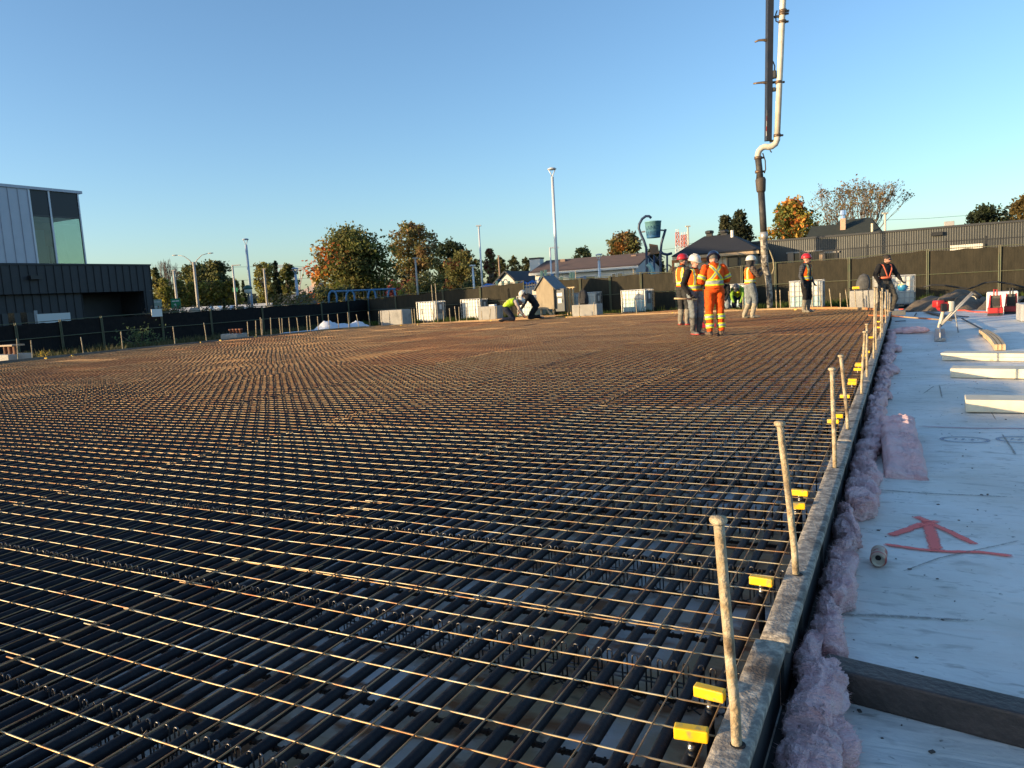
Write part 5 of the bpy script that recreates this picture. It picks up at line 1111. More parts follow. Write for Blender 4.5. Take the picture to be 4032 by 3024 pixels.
# ------------------------------------------------------------------ houses
shing = mat('dark_shingle', (.022, .022, .025), .9, col2=(.03, .03, .033), ns=8, stretch=(1, 1, 4)); brown_sh = mat('brown_shingle', (.15, .095, .075), .9, col2=(.11, .075, .062), ns=3, stretch=(.4, 1, 1)); green_sh = mat('green_shingle', (.035, .042, .032), .9, col2=(.028, .033, .026), ns=4)
sid_w = mat('white_siding', (.70, .68, .62), .7, col2=(.64, .62, .57), ns=1); 
def slab_roof(r, pts, m_, t=.14, name='roof'):                   # pts: list of quads/tris (local), thickened
    m = MB()
    for f in pts:
        n = len(f); a = [Vector(p) for p in f]; nrm = (a[1]-a[0]).cross(a[2]-a[0]).normalized()*t; nrm = nrm if nrm.z > 0 else -nrm
        m.add(a+[p+nrm for p in a], [tuple(range(n-1, -1, -1)), tuple(range(n, 2*n))]+[(i, (i+1) % n, n+(i+1) % n, n+i) for i in range(n)])
    return m.build(name, m_, r)
# bungalow
Yh = 66.0; A = atY(1143*K, 592*K, Yh); Bq = atY(1379*K, 575*K, Yh); L = Bq.x-A.x; ez = (A.z+Bq.z)/2-GZ; rz_ = atY(1391*K, 549*K, Yh+4.2).z-GZ
r = empty('bungalow', (A.x, Yh, GZ), 0, 'long white bungalow with brown shingle roof', 'house')
m = MB(); m.box(.4, .5, 0, L-.4, 8.0, ez-.02); m.build('wall', sid_w, r)
rf = slab_roof(r, [[(0, 0, ez), (L, 0, ez), (L, 4.25, rz_), (0, 4.25, rz_)], [(0, 8.5, ez), (0, 4.25, rz_), (L, 4.25, rz_), (L, 8.5, ez)]], brown_sh)
m = MB(); M = Matrix(((0, 0, 1, 0), (1, 0, 0, 0), (0, 1, 0, 0), (0, 0, 0, 1))); m.prism([(.5, ez-.03), (8, ez-.03), (4.25, rz_-.12)], L-.42, L-.38, M); m.build('gable', sid_w, r)
m = MB(); m.box(-.02, -.06, ez-.16, L+.02, -.01, ez+.06); m.build('fascia', sid_w, r)
p = atY(1158*K, 560*K, Yh+3); m = MB(); m.box(p.x-A.x-.55, 2.6, ez, p.x-A.x+.55, 3.6, p.z-GZ); ch = m.build('chimney', sid_w, rf)
m = MB(); m.box(p.x-A.x-.6, 2.55, p.z-GZ, p.x-A.x+.6, 3.65, p.z-GZ+.15); m.build('chimney_cap', blk, rf)
for (px, py) in ((1217, 562), (1370, 553)): p = atY(px*K, py*K, Yh+3.4); m = MB(); m.box(p.x-A.x-.25, 3.2, p.z-GZ-.7, p.x-A.x+.25, 3.6, p.z-GZ+.1); m.build('roof_vent', mat('vent_brown', (.2, .13, .1), .7), rf)
for (x0, x1, yt_, yb_) in ((1252, 1263, 598, 622), (1264, 1288, 596, 620), (1321, 1332, 590, 613), (1333, 1347, 589, 612)):
    a = atY(x0*K, yt_*K, Yh+.5); b = atY(x1*K, yb_*K, Yh+.5); m = MB(); m.box(a.x-A.x, .42, b.z-GZ, b.x-A.x, .497, a.z-GZ); wn = m.build('window', mat('frame_white', (.7, .68, .64), .5), r)
    m = MB(); m.box(a.x-A.x+.08, .40, b.z-GZ+.08, b.x-A.x-.08, .418, a.z-GZ-.08); m.build('pane', mat('house_glass', (.10, .12, .11), .15), wn)
# garage left of it
Yg = 70.0; A = atY(1072*K, 612*K, Yg); Bq = atY(1116*K, 612*K, Yg); pk_ = atY(1090*K, 589*K, Yg); L = Bq.x-A.x
r = empty('garage', (A.x, Yg, GZ), 0, 'small white gabled garage left of the bungalow', 'garage'); h0 = A.z-GZ; h1 = pk_.z-GZ
m = MB(); M = Matrix(((1, 0, 0, 0), (0, 0, -1, .03), (0, 1, 0, 0), (0, 0, 0, 1))); m.prism([(.2, 0), (L-.2, 0), (L-.2, h0), (L*.5, h1), (.2, h0)], -6, 0, M); m.build('wall', sid_w, r)
slab_roof(r, [[(-.2, -.3, h0-.1), (L*.5, -.3, h1+.05), (L*.5, 6.3, h1+.05), (-.2, 6.3, h0-.1)], [(L+.2, -.3, h0-.1), (L+.2, 6.3, h0-.1), (L*.5, 6.3, h1+.05), (L*.5, -.3, h1+.05)]], mat('grey_shingle', (.06, .062, .07), .9))
m = MB(); m.box(.7, -.05, 0, L-.7, -.02, h0*.8); m.build('door', sid_w, r)
# unfinished house
Yu = 56.0; A = atY(1453*K, 557*K, Yu); Bq = atY(1639*K, 541*K, Yu); L = Bq.x-A.x; ez = (A.z+Bq.z)/2-GZ; rp = atY(1522*K, 513.5*K, Yu+4.5); rq = atY(1577*K, 510*K, Yu+4.5); rzz = (rp.z+rq.z)/2-GZ; x0, x1 = rp.x-A.x, rq.x-A.x
r = empty('unfinished_house', (A.x, Yu, GZ), 0, 'unfinished house with dark hip roof and bare sheathing', 'house')
rf = slab_roof(r, [[(0, 0, ez), (L, 0, ez), (x1, 4.5, rzz), (x0, 4.5, rzz)], [(L, 0, ez), (L, 9, ez), (x1, 4.5, rzz)], [(0, 9, ez), (0, 0, ez), (x0, 4.5, rzz)], [(L, 9, ez), (0, 9, ez), (x0, 4.5, rzz), (x1, 4.5, rzz)]], shing)
m = MB(); m.box(-.02, -.05, ez-.18, L+.02, -.005, ez+.02); m.build('fascia', mat('raw_lumber', (.55, .36, .20), .7, col2=(.62, .44, .26), ns=3), r)
wx0 = atY(1468*K, 570*K, Yu+.6).x-A.x
m = MB(); m.box(wx0, .6, 0, L-.7, 8.4, ez-.02); m.build('sheathing', mat('sheathing', (.66, .60, .46), .8, col2=(.58, .50, .38), ns=2), r)
st = []
for k in range(17):
    xx = wx0+(L-.8-wx0)*k/16; m = MB(); m.box(xx, .555, 0, xx+.05, .597, ez-.2); m.build('strapping', MATS['raw_lumber'], r)
for px in (1454, 1456): pass
p = atY(1455*K, 600*K, Yu+.3); m = MB(); m.box(p.x-A.x-.07, .2, 0, p.x-A.x+.07, .34, ez-.2); m.build('porch_post', orange_wood, r)
m = MB(); m.box(p.x-A.x-.07, .18, ez-.42, wx0+2.5, .36, ez-.19); m.build('porch_beam', orange_wood, r)
for (xa_, xb_, yt_, yb_) in ((1572, 1597, 555, 577), (1598, 1613, 554, 575)):
    a = atY(xa_*K, yt_*K, Yu+.6); b = atY(xb_*K, yb_*K, Yu+.6); m = MB(); m.box(a.x-A.x, .50, b.z-GZ, b.x-A.x, .553, a.z-GZ); wn = m.build('window', mat('black_frame', (.015, .015, .015), .5), r); m = MB(); m.box(a.x-A.x+.1, .48, b.z-GZ+.1, b.x-A.x-.1, .498, a.z-GZ-.1); m.build('pane', mat('dark_pane', (.02, .022, .024), .12), wn)
for (px, py) in ((1533, 498), (1565, 497)): p = atY(px*K, py*K, Yu+4.6); m = MB(); m.box(p.x-A.x-.22, 4.3, rzz-.1, p.x-A.x+.22, 4.75, p.z-GZ-.1); m.lathe([(.3, 0), (.34, .06), (.34, .2), (.2, .25)], 10, Matrix.Translation((p.x-A.x, 4.5, p.z-GZ-.25))); m.build('roof_vent', blk, rf)
p = atY(1581*K, 503*K, Yu+3.5); m = MB(); m.lathe([(.12, 0), (.12, .6)], 10, Matrix.Translation((p.x-A.x, 3.6, p.z-GZ-.4))); m.build('vent_pipe', MATS['frame_white'], rf)
# green roofed house
Yg = 74.0
def g3(x, y, Y): return atY(3000+x*1032/2212, 650+y*1032/2212, Y)
A = g3(350, 640, Yg); Bq = g3(1060, 590, Yg); ez = g3(700, 620, Yg).z-GZ-.4; r1 = g3(655, 470, Yg+5); r2 = g3(915, 462, Yg+5); l1 = g3(420, 522, Yg+4); l2 = g3(650, 515, Yg+4)
r = empty('green_roof_house', (A.x, Yg, GZ), 0, 'house with dark green hip roof and tan chimney behind the metal building', 'house'); L = Bq.x-A.x; rz1 = (r1.z+r2.z)/2-GZ; x0, x1 = r1.x-A.x, r2.x-A.x; xs_ = g3(580, 600, Yg).x-A.x
m = MB(); m.box(.5, .6, 0, L-.5, 9.4, ez); m.build('wall', mat('tan_brick', (.35, .24, .17), .8), r)
rf = slab_roof(r, [[(xs_, 0, ez), (L, 0, ez), (x1, 5, rz1), (x0, 5, rz1)], [(L, 0, ez), (L, 10, ez), (x1, 5, rz1)], [(xs_, 10, ez), (xs_, 0, ez), (x0, 5, rz1)], [(L, 10, ez), (xs_, 10, ez), (x0, 5, rz1), (x1, 5, rz1)]], green_sh)
lz = (l1.z+l2.z)/2-GZ; slab_roof(r, [[(0, .3, ez), (xs_+3, .3, ez), (xs_+3, 4.3, lz), (l1.x-A.x, 4.3, lz)], [(0, 8, ez), (0, .3, ez), (l1.x-A.x, 4.3, lz)]], green_sh, name='side_roof')
c0 = g3(663, 455, Yg+3); c1 = g3(708, 553, Yg+3); m = MB(); m.box(c0.x-A.x, 2.6, ez, c1.x-A.x, 3.4, c0.z-GZ); m.build('chimney', mat('chimney_brick', (.55, .36, .25), .8, col2=(.45, .3, .2), ns=4), rf)
p = g3(684, 430, Yg+3); m = MB(); m.lathe([(.18, 0), (.14, .3), (.3, .35), (.25, .75), (.05, .8)], 10, Matrix.Translation((p.x-A.x, 3, c0.z-GZ))); m.build('chimney_pot', mat('shiny_cap', (.7, .7, .7), .25, metal=.9), rf)
p = g3(762, 452, Yg+5); m = MB(); m.box(p.x-A.x-.25, 4.7, rz1-.1, p.x-A.x+.25, 5.2, p.z-GZ); m.build('roof_vent', blk, rf)
p = g3(930, 540, Yg+1.5); m = MB(); m.lathe([(.1, 0), (.1, 1.0)], 8, Matrix.Translation((p.x-A.x, 1.6, p.z-GZ-.5))); m.build('vent_pipe', mat('cream_pipe', (.65, .58, .4), .6), rf)
# house gable by the maple and low roofs behind the left fence
for (x0, x1, yt_, yb_, Y, lab, mw, mr_) in ((576, 636, 641, 664, 92, 'low grey roofed house behind the narrow dark tree', sid_w, mat('slate', (.12, .125, .135), .8)), (637, 672, 616, 640, 96, 'small brick house gable at the left side of the maple', MATS['tan_brick'], mat('tan_trim', (.45, .36, .3), .8))):
    c_ = P((x0+x1)/2, yb_, Y); Yq = c_.y; a = atY(x0*K, yb_*K, Yq); b = atY(x1*K, yb_*K, Yq); t = atY((x0+x1)/2*K, yt_*K, Yq+3); z0 = gz(a.x, Yq)
    r = empty('far_house', (a.x, Yq, z0), 0, lab, 'house'); L = b.x-a.x; e = max(.8, a.z-z0); m = MB(); m.box(.3, .3, 0, L-.3, 6, e); m.build('wall', mw, r)
    slab_roof(r, [[(0, 0, e), (L, 0, e), (L*.75, 3, t.z-z0), (L*.25, 3, t.z-z0)], [(L, 0, e), (L, 6.2, e), (L*.75, 3, t.z-z0)], [(0, 6.2, e), (0, 0, e), (L*.25, 3, t.z-z0)], [(L, 6.2, e), (0, 6.2, e), (L*.25, 3, t.z-z0), (L*.75, 3, t.z-z0)]], mr_)
    if x0 > 600: p = atY(648*K, 600*K, Yq+2); m = MB(); m.box(L*.4, 2, e, L*.4+.7, 2.7, p.z-z0+.3); m.build('chimney', MATS['tan_brick'], r)
# ------------------------------------------------------------------ lamps and poles
white_p = mat('white_pole', (.66, .66, .66), .4, metal=.2); conc_p = mat('concrete_pole', (.42, .38, .33), .8); blue_p = mat('blue_grey_pole', (.40, .46, .56), .4)
def lamp(kind, x, ytop, D, label, pm=None, r0=.11, lean=0):
    t = P(x, ytop, D); z0 = gz(t.x, t.y); h = t.z-z0; r = empty('street_lamp', (t.x, t.y, z0), YAW, label, 'lamp', 'street lamps'); pm = pm or white_p
    m = MB(); hh = h-(.55 if kind == 'disc' else 0); m.tube([(0, 0, 0), (0, 0, hh*.5), (0, 0, hh)], [r0, r0*.9, r0*.78], 10); m.build('pole', pm, r, True)
    if kind == 'disc':
        for s in (-1, 1): m = MB(); m.tube([(0, 0, hh-.02), (s*.08, 0, hh+.2), (s*.2, 0, hh+.44)], .03, 6); m.build('fork_arm', pm, r, True)
        m = MB(); m.lathe([(.22, .0), (.27, .03), (.27, .06), (.19, .11), (.08, .13)], 20, Matrix.Translation((0, 0, hh+.42))); m.build('lamp_head', pm, r, True)
    if kind == 'flag': m = MB(); m.bbox(-.06, -.1, h-.06, .75, .1, h+.03, .02); m.build('lamp_head', pm, r)
    if kind == 'double':
        for s in (-1, 1):
            m = MB(); m.tube([(0, 0, h-.5), (s*.4, 0, h+.2), (s*1.0, 0, h+.7), (s*1.7, 0, h+.85)], [.06, .05, .04, .035], 6); m.build('arm', pm, r, True)
            m = MB(); m.ell((s*2.0, 0, h+.86), (.32, .12, .07)); m.build('lamp_head', mat('lamp_grey', (.5, .47, .43), .5), r, True)
            m = MB(); m.tube([(0, 0, h-.2), (s*.75, 0, h+.5)], .025, 5); m.build('brace', pm, r)
    if kind == 'globe':
        m = MB(); m.ell((0, 0, h+.15), (.28, .28, .3)); m.build('globe', mat('globe_glass', (.7, .75, .72), .3), r, True); m = MB(); m.lathe([(.36, .0), (.3, .14), (.1, .3)], 14, Matrix.Translation((0, 0, h+.22))); m.build('hood', mat('lamp_green', (.02, .10, .07), .5), r, True)
    if kind == 'cap': m = MB(); m.bbox(-.22, -.1, h, .22, .1, h+.1, .02); m.build('lamp_head', pm, r)
    return r
lamp('disc', 1192, 362, 46, 'tall white lamp post with disc head on a forked top, centre of the picture')
lamp('disc', 530, 515, 68, 'tall pale lamp post with disc head in the left background', blue_p, .13)
lamp('disc', 637, 578, 62, 'short blue grey lamp post with disc head left of the maple', blue_p, .12)
lamp('cap', 1034, 489, 62, 'tall thin lamp post with small head left of centre', white_p, .09)
lamp('disc', 1293, 548, 60, 'short white lamp post with disc head before the bungalow', white_p, .12)
lamp('double', 418, 566, 92, 'double armed street lamp on a concrete pole above the parked cars', conc_p, .17)
lamp('flag', 502, 573, 75, 'lamp post with a flat square arm left of the tall left lamp', mat('tan_pole', (.5, .47, .44), .5), .10)
lamp('flag', 1188, 535, 66, 'thin lamp post with small flat head close to the centre lamp', white_p, .09)
lamp('cap', 897, 559, 64, 'plain lamp post in front of the tall brownish tree', mat('brown_pole', (.40, .36, .32), .6), .09)
lamp('cap', 1021, 575, 58, 'short white post in front of the olive tree', white_p, .09)
lamp('cap', 375, 585, 100, 'utility post with small crossarm above the parked cars', conc_p, .16)
lamp('cap', 570, 582, 95, 'leaning wooden post in front of the yellow green tree', conc_p, .14)
lamp('globe', 536, 631, 60, 'green hooded globe lamp beside the tall left lamp', mat('lamp_dark', (.02, .03, .03), .5), .06)
lamp('cap', 1486, 470+20, 70, 'pale post left of the unfinished house roof', mat('cream_pole', (.62, .54, .42), .6), .09)
lamp('cap', 1912, 462, 68, 'pale post right of the green roof', mat('cream_pole', (.62, .54, .42), .6), .10)
lamp('cap', 1077, 553, 120, 'wooden utility pole before the distant trees', mat('wood_pole', (.30, .2, .14), .9), .16)
# ------------------------------------------------------------------ overhead wires
for i, L in enumerate(([(960, 583, 250), (1100, 581, 260), (1500, 531, 300)], [(330, 612, 110), (500, 606, 115), (570, 604, 120), (700, 600, 130)], [(1480, 527, 180), (1655, 508, 200)], [(1910, 503, 160), (2100, 494, 170), (2300, 487, 180)], [(1780, 480, 220), (2000, 472, 230), (2212, 456, 240)], [(340, 579, 300), (640, 575, 300), (700, 580, 300)])):
    m = MB(); m.tube([P(*q) for q in L], .035*L[0][2]/200, 4, False); tag(m.build('overhead_wire', blk), ['long overhead wire crossing above the bungalow', 'overhead wire before the young trees at left', 'short overhead wire above the unfinished house', 'overhead wire right of the green roof', 'high overhead wire above the thinning tree', 'distant power line beside the pylons'][i], 'wire')
# ------------------------------------------------------------------ pylons
pyl = mat('pylon_steel', (.48, .33, .31), .7); pylr = mat('pylon_red', (.55, .14, .10), .7); pylw = mat('pylon_pale', (.60, .56, .54), .7)
def pylon(x, yt_, yb_, wpx, D, label, kind, mm):
    t = P(x, yt_, D); b = P(x, yb_, D); s = K*D/F; W = wpx*s; h = t.z-b.z; r = empty('power_pylon', (t.x, t.y, b.z-15), YAW, label, 'pylon', 'power pylons'); o15 = 15
    th = .14*D/300
    def bars(segs, nm, m_):
        m = MB()
        for p, q in segs: m.tube([Vector((p[0]*W, 0, o15+p[1]*h)), Vector((q[0]*W, 0, o15+q[1]*h))], th, 4)
        m.build(nm, m_, r)
    if kind == 'v':
        bars([((-.08, -1), (-.06, .35)), ((.08, -1), (.06, .35)), ((-.06, .35), (-.36, .9)), ((.06, .35), (.36, .9)), ((-.06, .35), (-.15, .9)), ((.06, .35), (.15, .9)), ((-.07, 0), (.06, .2)), ((.07, 0), (-.06, .2)), ((-.06, .2), (.06, .35)), ((.06, .2), (-.06, .35)), ((-.18, .6), (-.26, .72)), ((.18, .6), (.26, .72))], 'lattice', mm)
        bars([((-.5, .9), (.5, .9)), ((-.5, .96), (.5, .96)), ((-.5, .9), (-.5, .72)), ((.5, .9), (.5, .72)), ((0, .9), (0, .75)), ((-.3, .96), (-.36, 1.0)), ((.3, .96), (.36, 1.0))], 'crossarm', mm)
    else:
        for k in range(6):
            z0, z1 = k/6, (k+1)/6; w0, w1 = .5-.12*z0, .5-.12*z1
            bars([((-w0, z0), (-w1, z1)), ((w0, z0), (w1, z1)), ((-w0, z0), (w1, z1)), ((w0, z0), (-w1, z1)), ((-w1, z1), (w1, z1))], 'tower_section', pylr if k >= 3 else pylw)
        bars([((-.5, -1), (-.5, 0)), ((.5, -1), (.5, 0)), ((-.2, 1), (-.25, 1.12)), ((.2, 1), (.25, 1.12))], 'leg', pylw)
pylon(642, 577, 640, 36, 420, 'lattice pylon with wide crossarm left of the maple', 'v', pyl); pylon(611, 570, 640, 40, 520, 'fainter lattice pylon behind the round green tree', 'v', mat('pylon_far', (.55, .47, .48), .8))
pylon(1463, 502, 560, 9, 420, 'red and white lattice tower, leftmost beside the unfinished roof', 't', None); pylon(1474, 508, 560, 8, 460, 'red and white lattice tower, middle beside the unfinished roof', 't', None); pylon(1482, 507, 560, 8, 480, 'red and white lattice tower, nearest the unfinished roof', 't', None)
# ------------------------------------------------------------------ tipping bucket tower
D = 52; bl_ = mat('navy_pipe', (.018, .035, .085), .45); c_ = P(1415, 600, D); r = empty('bucket_tower', (c_.x, c_.y, GZ), 0, 'playground tower with a big tipping water bucket on curved navy posts', 'play tower')
Q = lambda x, y, d=0: P(x, y, D+d)-Vector((c_.x, c_.y, GZ))
def down(v): return Vector((v.x, v.y, 0))
m = MB(); m.tube([Q(1407, 471), Q(1402, 467), Q(1395, 467), Q(1387, 473), Q(1381, 484), Q(1380, 493), Q(1384, 505), Q(1391, 520), Q(1396, 535), Q(1397, 570), Q(1397, 600), down(Q(1398, 640))], .085, 8); m.build('hooked_post', bl_, r, True)
m = MB(); m.tube([Q(1438, 495), Q(1434, 508), Q(1429, 525), Q(1427, 545), Q(1427, 600), down(Q(1427, 640))], .085, 8); m.build('right_post', bl_, r, True)
for x, y, d in ((1413, 552, 2), (1441, 548, 2.5), (1403, 556, 2.5)): m = MB(); m.tube([Q(x, y, d), down(Q(x, y+90, d))], .07, 8); m.build('rear_post', bl_, r, True)
bt, bb_ = Q(1410.5, 480), Q(1411, 514); s = K*D/F
buck = bpy.data.materials.new('bucket_blue'); buck.use_nodes = True; n_ = buck.node_tree.nodes; l_ = buck.node_tree.links; b_ = n_['Principled BSDF']; tc = n_.new('ShaderNodeTexCoord'); sp_ = n_.new('ShaderNodeSeparateXYZ'); l_.new(tc.outputs['Generated'], sp_.inputs[0]); cr = n_.new('ShaderNodeValToRGB'); cr.color_ramp.elements[0].position = .15; cr.color_ramp.elements[0].color = (.03, .12, .27, 1); cr.color_ramp.elements[1].position = .75; cr.color_ramp.elements[1].color = (.16, .36, .42, 1); l_.new(sp_.outputs[2], cr.inputs[0]); l_.new(cr.outputs[0], b_.inputs['Base Color']); b_.inputs['Roughness'].default_value = .5
m = MB(); hb = bt.z-bb_.z; m.lathe([(13.5*s, 0), (14*s, .05), (16.8*s, hb), (17.4*s, hb), (17.4*s, hb+.06), (16*s, hb+.06), (15.5*s, hb-.1), (13*s, .2)], 24, Matrix.Translation((bt.x, bt.y, bb_.z))); bo = m.build('bucket', buck, r, True)
try:
    cu = bpy.data.curves.new('bucket_lettering', 'FONT'); cu.body = 'LANCY\nGARDEN'; cu.size = .36; cu.align_x = 'CENTER'; cu.extrude = .004; to = bpy.data.objects.new('tmp_t', cu); C.objects.link(to)
    dg = bpy.context.evaluated_depsgraph_get(); dg.update(); tm = bpy.data.meshes.new_from_object(to.evaluated_get(dg)); bpy.data.objects.remove(to)
    rr_ = 15.6*s
    for v in tm.vertices:
        a = v.co.x/rr_; zz_ = hb*.52+v.co.y; ra = 13.9*s+(16.8-13.9)*s*(zz_/hb)+.012; v.co = Vector((sin(a)*ra, -cos(a)*ra, zz_))
    lo = obj('bucket_lettering', tm, mat('bucket_print', (.05, .16, .27), .6), bo); tm.transform(Matrix.Translation((bt.x, bt.y, bb_.z)) @ Rz(YAW*.5))
except Exception as e_: print('text', e_)
m = MB(); m.tube([Q(1386, 501), Q(1394, 500)], .06, 6); m.tube([Q(1427, 497), Q(1437, 498)], .06, 6); m.build('axle', mat('axle', (.5, .47, .42), .4, metal=.6), r)
m = MB(); a, b = Q(1402, 528, 1.2), Q(1421, 531, 1.2); e = Q(1424, 548, .3); f2 = Q(1405, 550, .3); m.add([a, b, e, f2], [(0, 1, 2, 3), (3, 2, 1, 0)])
for k in range(6):
    t0, t1 = k/6+.01, (k+1)/6-.01; m = MB() if k == 0 else m
    pb = MB(); A0, A1 = a.lerp(f2, t0), a.lerp(f2, t1); B0, B1 = b.lerp(e, t0), b.lerp(e, t1); o3 = Vector((0, 0, .06)); pb.add([A0, B0, B1, A1, A0+o3, B0+o3, B1+o3, A1+o3], [(0, 3, 2, 1), (4, 5, 6, 7), (0, 1, 5, 4), (1, 2, 6, 5), (2, 3, 7, 6), (3, 0, 4, 7)]); pb.build('deck_board', mat('deck_wood', (.24, .13, .06), .8), r)
m = MB(); m.tube([Q(1425, 541), Q(1432, 548), Q(1441, 550), Q(1452, 547)], .09, 8); m.build('side_branch', bl_, r, True)
m = MB(); m.tube([Q(1399, 553, .5), Q(1409, 565, 1)], .05, 5); m.tube([Q(1427, 551, .5), Q(1417, 565, 1)], .05, 5); m.build('brace', bl_, r)
m = MB(); m.tube([Q(1399, 570, -1), Q(1406, 578, -1), Q(1410, 590, -1), Q(1411, 605, -1), Q(1413, 622, -1)], .16, 8); m.build('water_slide', mat('slide_green', (.25, .42, .40), .4), r, True)
# ------------------------------------------------------------------ swings
D = 50; sw_m = mat('swing_blue', (.06, .18, .34), .4); c_ = P(780, 640, D); r = empty('swing_set', (c_.x, c_.y, GZ), 0, 'blue swing set with arched legs behind the left fence', 'swing set')
Q = lambda x, y, d=0: P(x, y, D+d)-Vector((c_.x, c_.y, GZ))
m = MB(); m.tube([Q(714, 630), Q(780, 627), Q(855, 624)], .06, 8); m.build('top_beam', sw_m, r, True)
for x0, x1, yt_ in ((710, 727, 628.5), (747.5, 765.5, 628), (795, 811.5, 626), (838, 854, 624)):
    m = MB(); w_ = x1-x0; m.tube([down(Q(x0, 655)), Q(x0, 641), Q(x0+w_*.1, yt_+5), Q(x0+w_*.3, yt_+1), Q(x0+w_*.5, yt_), Q(x0+w_*.7, yt_+1), Q(x0+w_*.9, yt_+5), Q(x1, 641), down(Q(x1, 655))], .065, 8); m.build('arched_leg', sw_m, r, True)
ch = mat('chain', (.12, .12, .1), .5, metal=.5)
for k, x in enumerate((741, 768, 775, 785, 792, 815, 821, 828, 835)): m = MB(); m.tube([Q(x, 628), Q(x+1, 655)], .018, 5); m.build('chain', ch, r)
# ------------------------------------------------------------------ playground pieces behind the fence
pb_m = mat('play_blue', (.03, .15, .48), .4); pg_m = mat('play_green', (.45, .52, .30), .5); tl_m = mat('play_teal', (.20, .42, .38), .5)
D = 47; c_ = P(1055, 630, D); r = empty('blue_slide', (c_.x, c_.y, GZ), 0, 'bright blue tube slide with railings behind the far fence', 'slide')
Q = lambda x, y, d=0: P(x, y, D+d)-Vector((c_.x, c_.y, GZ))
m = MB(); m.tube([Q(1036, 640), Q(1042, 626), Q(1052, 620), Q(1066, 621), Q(1080, 628), Q(1088, 642)], [.22]*6, 12); m.build('slide_tube', pb_m, r, True)
for x in (1073, 1086, 1099, 1116): m = MB(); m.tube([Q(x, 607), down(Q(x, 650))], .09, 8); m.build('post', pg_m, r, True)
for x in (1079, 1092): m = MB(); m.tube([Q(x-5, 622), Q(x-5, 609), Q(x-2, 604), Q(x+2, 604), Q(x+5, 609), Q(x+5, 622)], .03, 6); m.build('arch_rail', sw_m, r, True)
D = 47.5; c_ = P(1235, 610, D); r = empty('play_structure', (c_.x, c_.y, GZ), 0, 'blue and pale green play structure in front of the bungalow', 'play structure')
Q = lambda x, y, d=0: P(x, y, D+d)-Vector((c_.x, c_.y, GZ))
for x, y in ((1170, 585), (1178, 583), (1233, 588), (1238, 588), (1213, 598), (1263, 597), (1193, 592)): m = MB(); m.tube([Q(x, y), down(Q(x, 650))], .10, 8); m.build('post', pg_m if x not in (1263, 1193) else sw_m, r, True)
m = MB(); a = Q(1213, 606); b = Q(1233, 616); m.box(a.x, a.y, b.z, b.x, a.y+.3, a.z); m.build('teal_panel', tl_m, r)
m = MB(); m.add([Q(1164, 600), Q(1178, 587), Q(1178, 604), Q(1164, 606), Q(1164, 600, .3), Q(1178, 587, .3), Q(1178, 604, .3), Q(1164, 606, .3)], [(0, 1, 2, 3), (4, 7, 6, 5), (0, 4, 5, 1), (1, 5, 6, 2), (2, 6, 7, 3), (3, 7, 4, 0)]); m.build('blue_panel', pb_m, r)
m = MB(); m.tube([Q(1120, 616), Q(1130, 610), Q(1140, 614), Q(1150, 608), Q(1158, 613)], .10, 8); m.build('blue_climber', pb_m, r, True)
m = MB(); m.tube([Q(1122, 622), Q(1140, 620), Q(1160, 616)], .05, 6); m.tube([Q(1240, 602), Q(1263, 599)], .05, 6); m.build('rail', sw_m, r)
# ------------------------------------------------------------------ parked cars and road signs at left
def car(x, yb_, D, L, label, colr, van=False):
    p = P(x, yb_, D); z0 = gz(p.x, p.y); r = empty('parked_car', (p.x, p.y, z0), YAW+radians(8), label, 'car', 'cars parked behind the left fence'); h = 2.0 if van else 1.5; W = .88
    cm = mat('car_'+str(colr), colr, .3, coat=.4); prof_ = [(-L/2, .45), (-L/2, .8), (-L/2+.15, .95), (-L*.22, 1.02), (-L*.08, h-.05), (L*.05, h), (L*.34, h), (L*.45, 1.05), (L/2, .95), (L/2, .4)] if not van else [(-L/2, .45), (-L/2, .9), (-L*.36, 1.15), (-L*.27, h-.05), (-L*.2, h), (L*.47, h), (L/2, h-.2), (L/2, .4)]
    M = Matrix(((1, 0, 0, 0), (0, 0, 1, 0), (0, 1, 0, 0), (0, 0, 0, 1))); m = MB(); m.prism(prof_, -W, W, M); m.build('body', cm, r)
    gl = mat('car_glass', (.03, .04, .05), .08); g_ = [(-L*.19, 1.05), (-L*.075, h-.13), (L*.33, h-.1), (L*.42, 1.06)] if not van else [(-L*.33, 1.2), (-L*.26, h-.2), (-L*.1, h-.2), (-L*.1, 1.2)]
    for s in (-1, 1): m = MB(); m.prism(g_, s*W-.012 if s < 0 else s*W, s*W if s < 0 else s*W+.012, M); m.build('side_window', gl, r)
    for sx in (-L*.31, L*.31):
        for s in (-1, 1): m = MB(); m.lathe([(.3, -.1), (.33, -.08), (.33, .08), (.3, .1)], 14, Matrix.Translation((sx, s*(W-.1), .33)) @ Matrix.Rotation(pi/2, 4, 'X')); m.build('wheel', blk, r)
for i, (x, D, van, colr) in enumerate(((346, 88, 0, (.05, .07, .12)), (362, 86, 0, (.72, .74, .78)), (384, 90, 0, (.75, .76, .8)), (402, 94, 1, (.74, .75, .8)), (423, 97, 1, (.75, .76, .78)), (447, 99, 1, (.72, .74, .8)), (470, 104, 0, (.7, .7, .72)), (487, 106, 0, (.08, .09, .1)), (506, 100, 1, (.75, .75, .78)), (540, 98, 1, (.75, .75, .78)), (556, 100, 1, (.7, .72, .76)))):
    car(x, 660, D, 5.6 if van else 4.5, ['dark blue car', 'white car', 'white car', 'white van', 'white van', 'white van', 'pale car', 'dark car', 'white van', 'white van', 'pale van'][i]+' parked behind the left fence, %s of the row from the left' % ['first', 'second', 'third', 'fourth', 'fifth', 'sixth', 'seventh', 'eighth', 'ninth', 'tenth', 'eleventh'][i], colr, van)
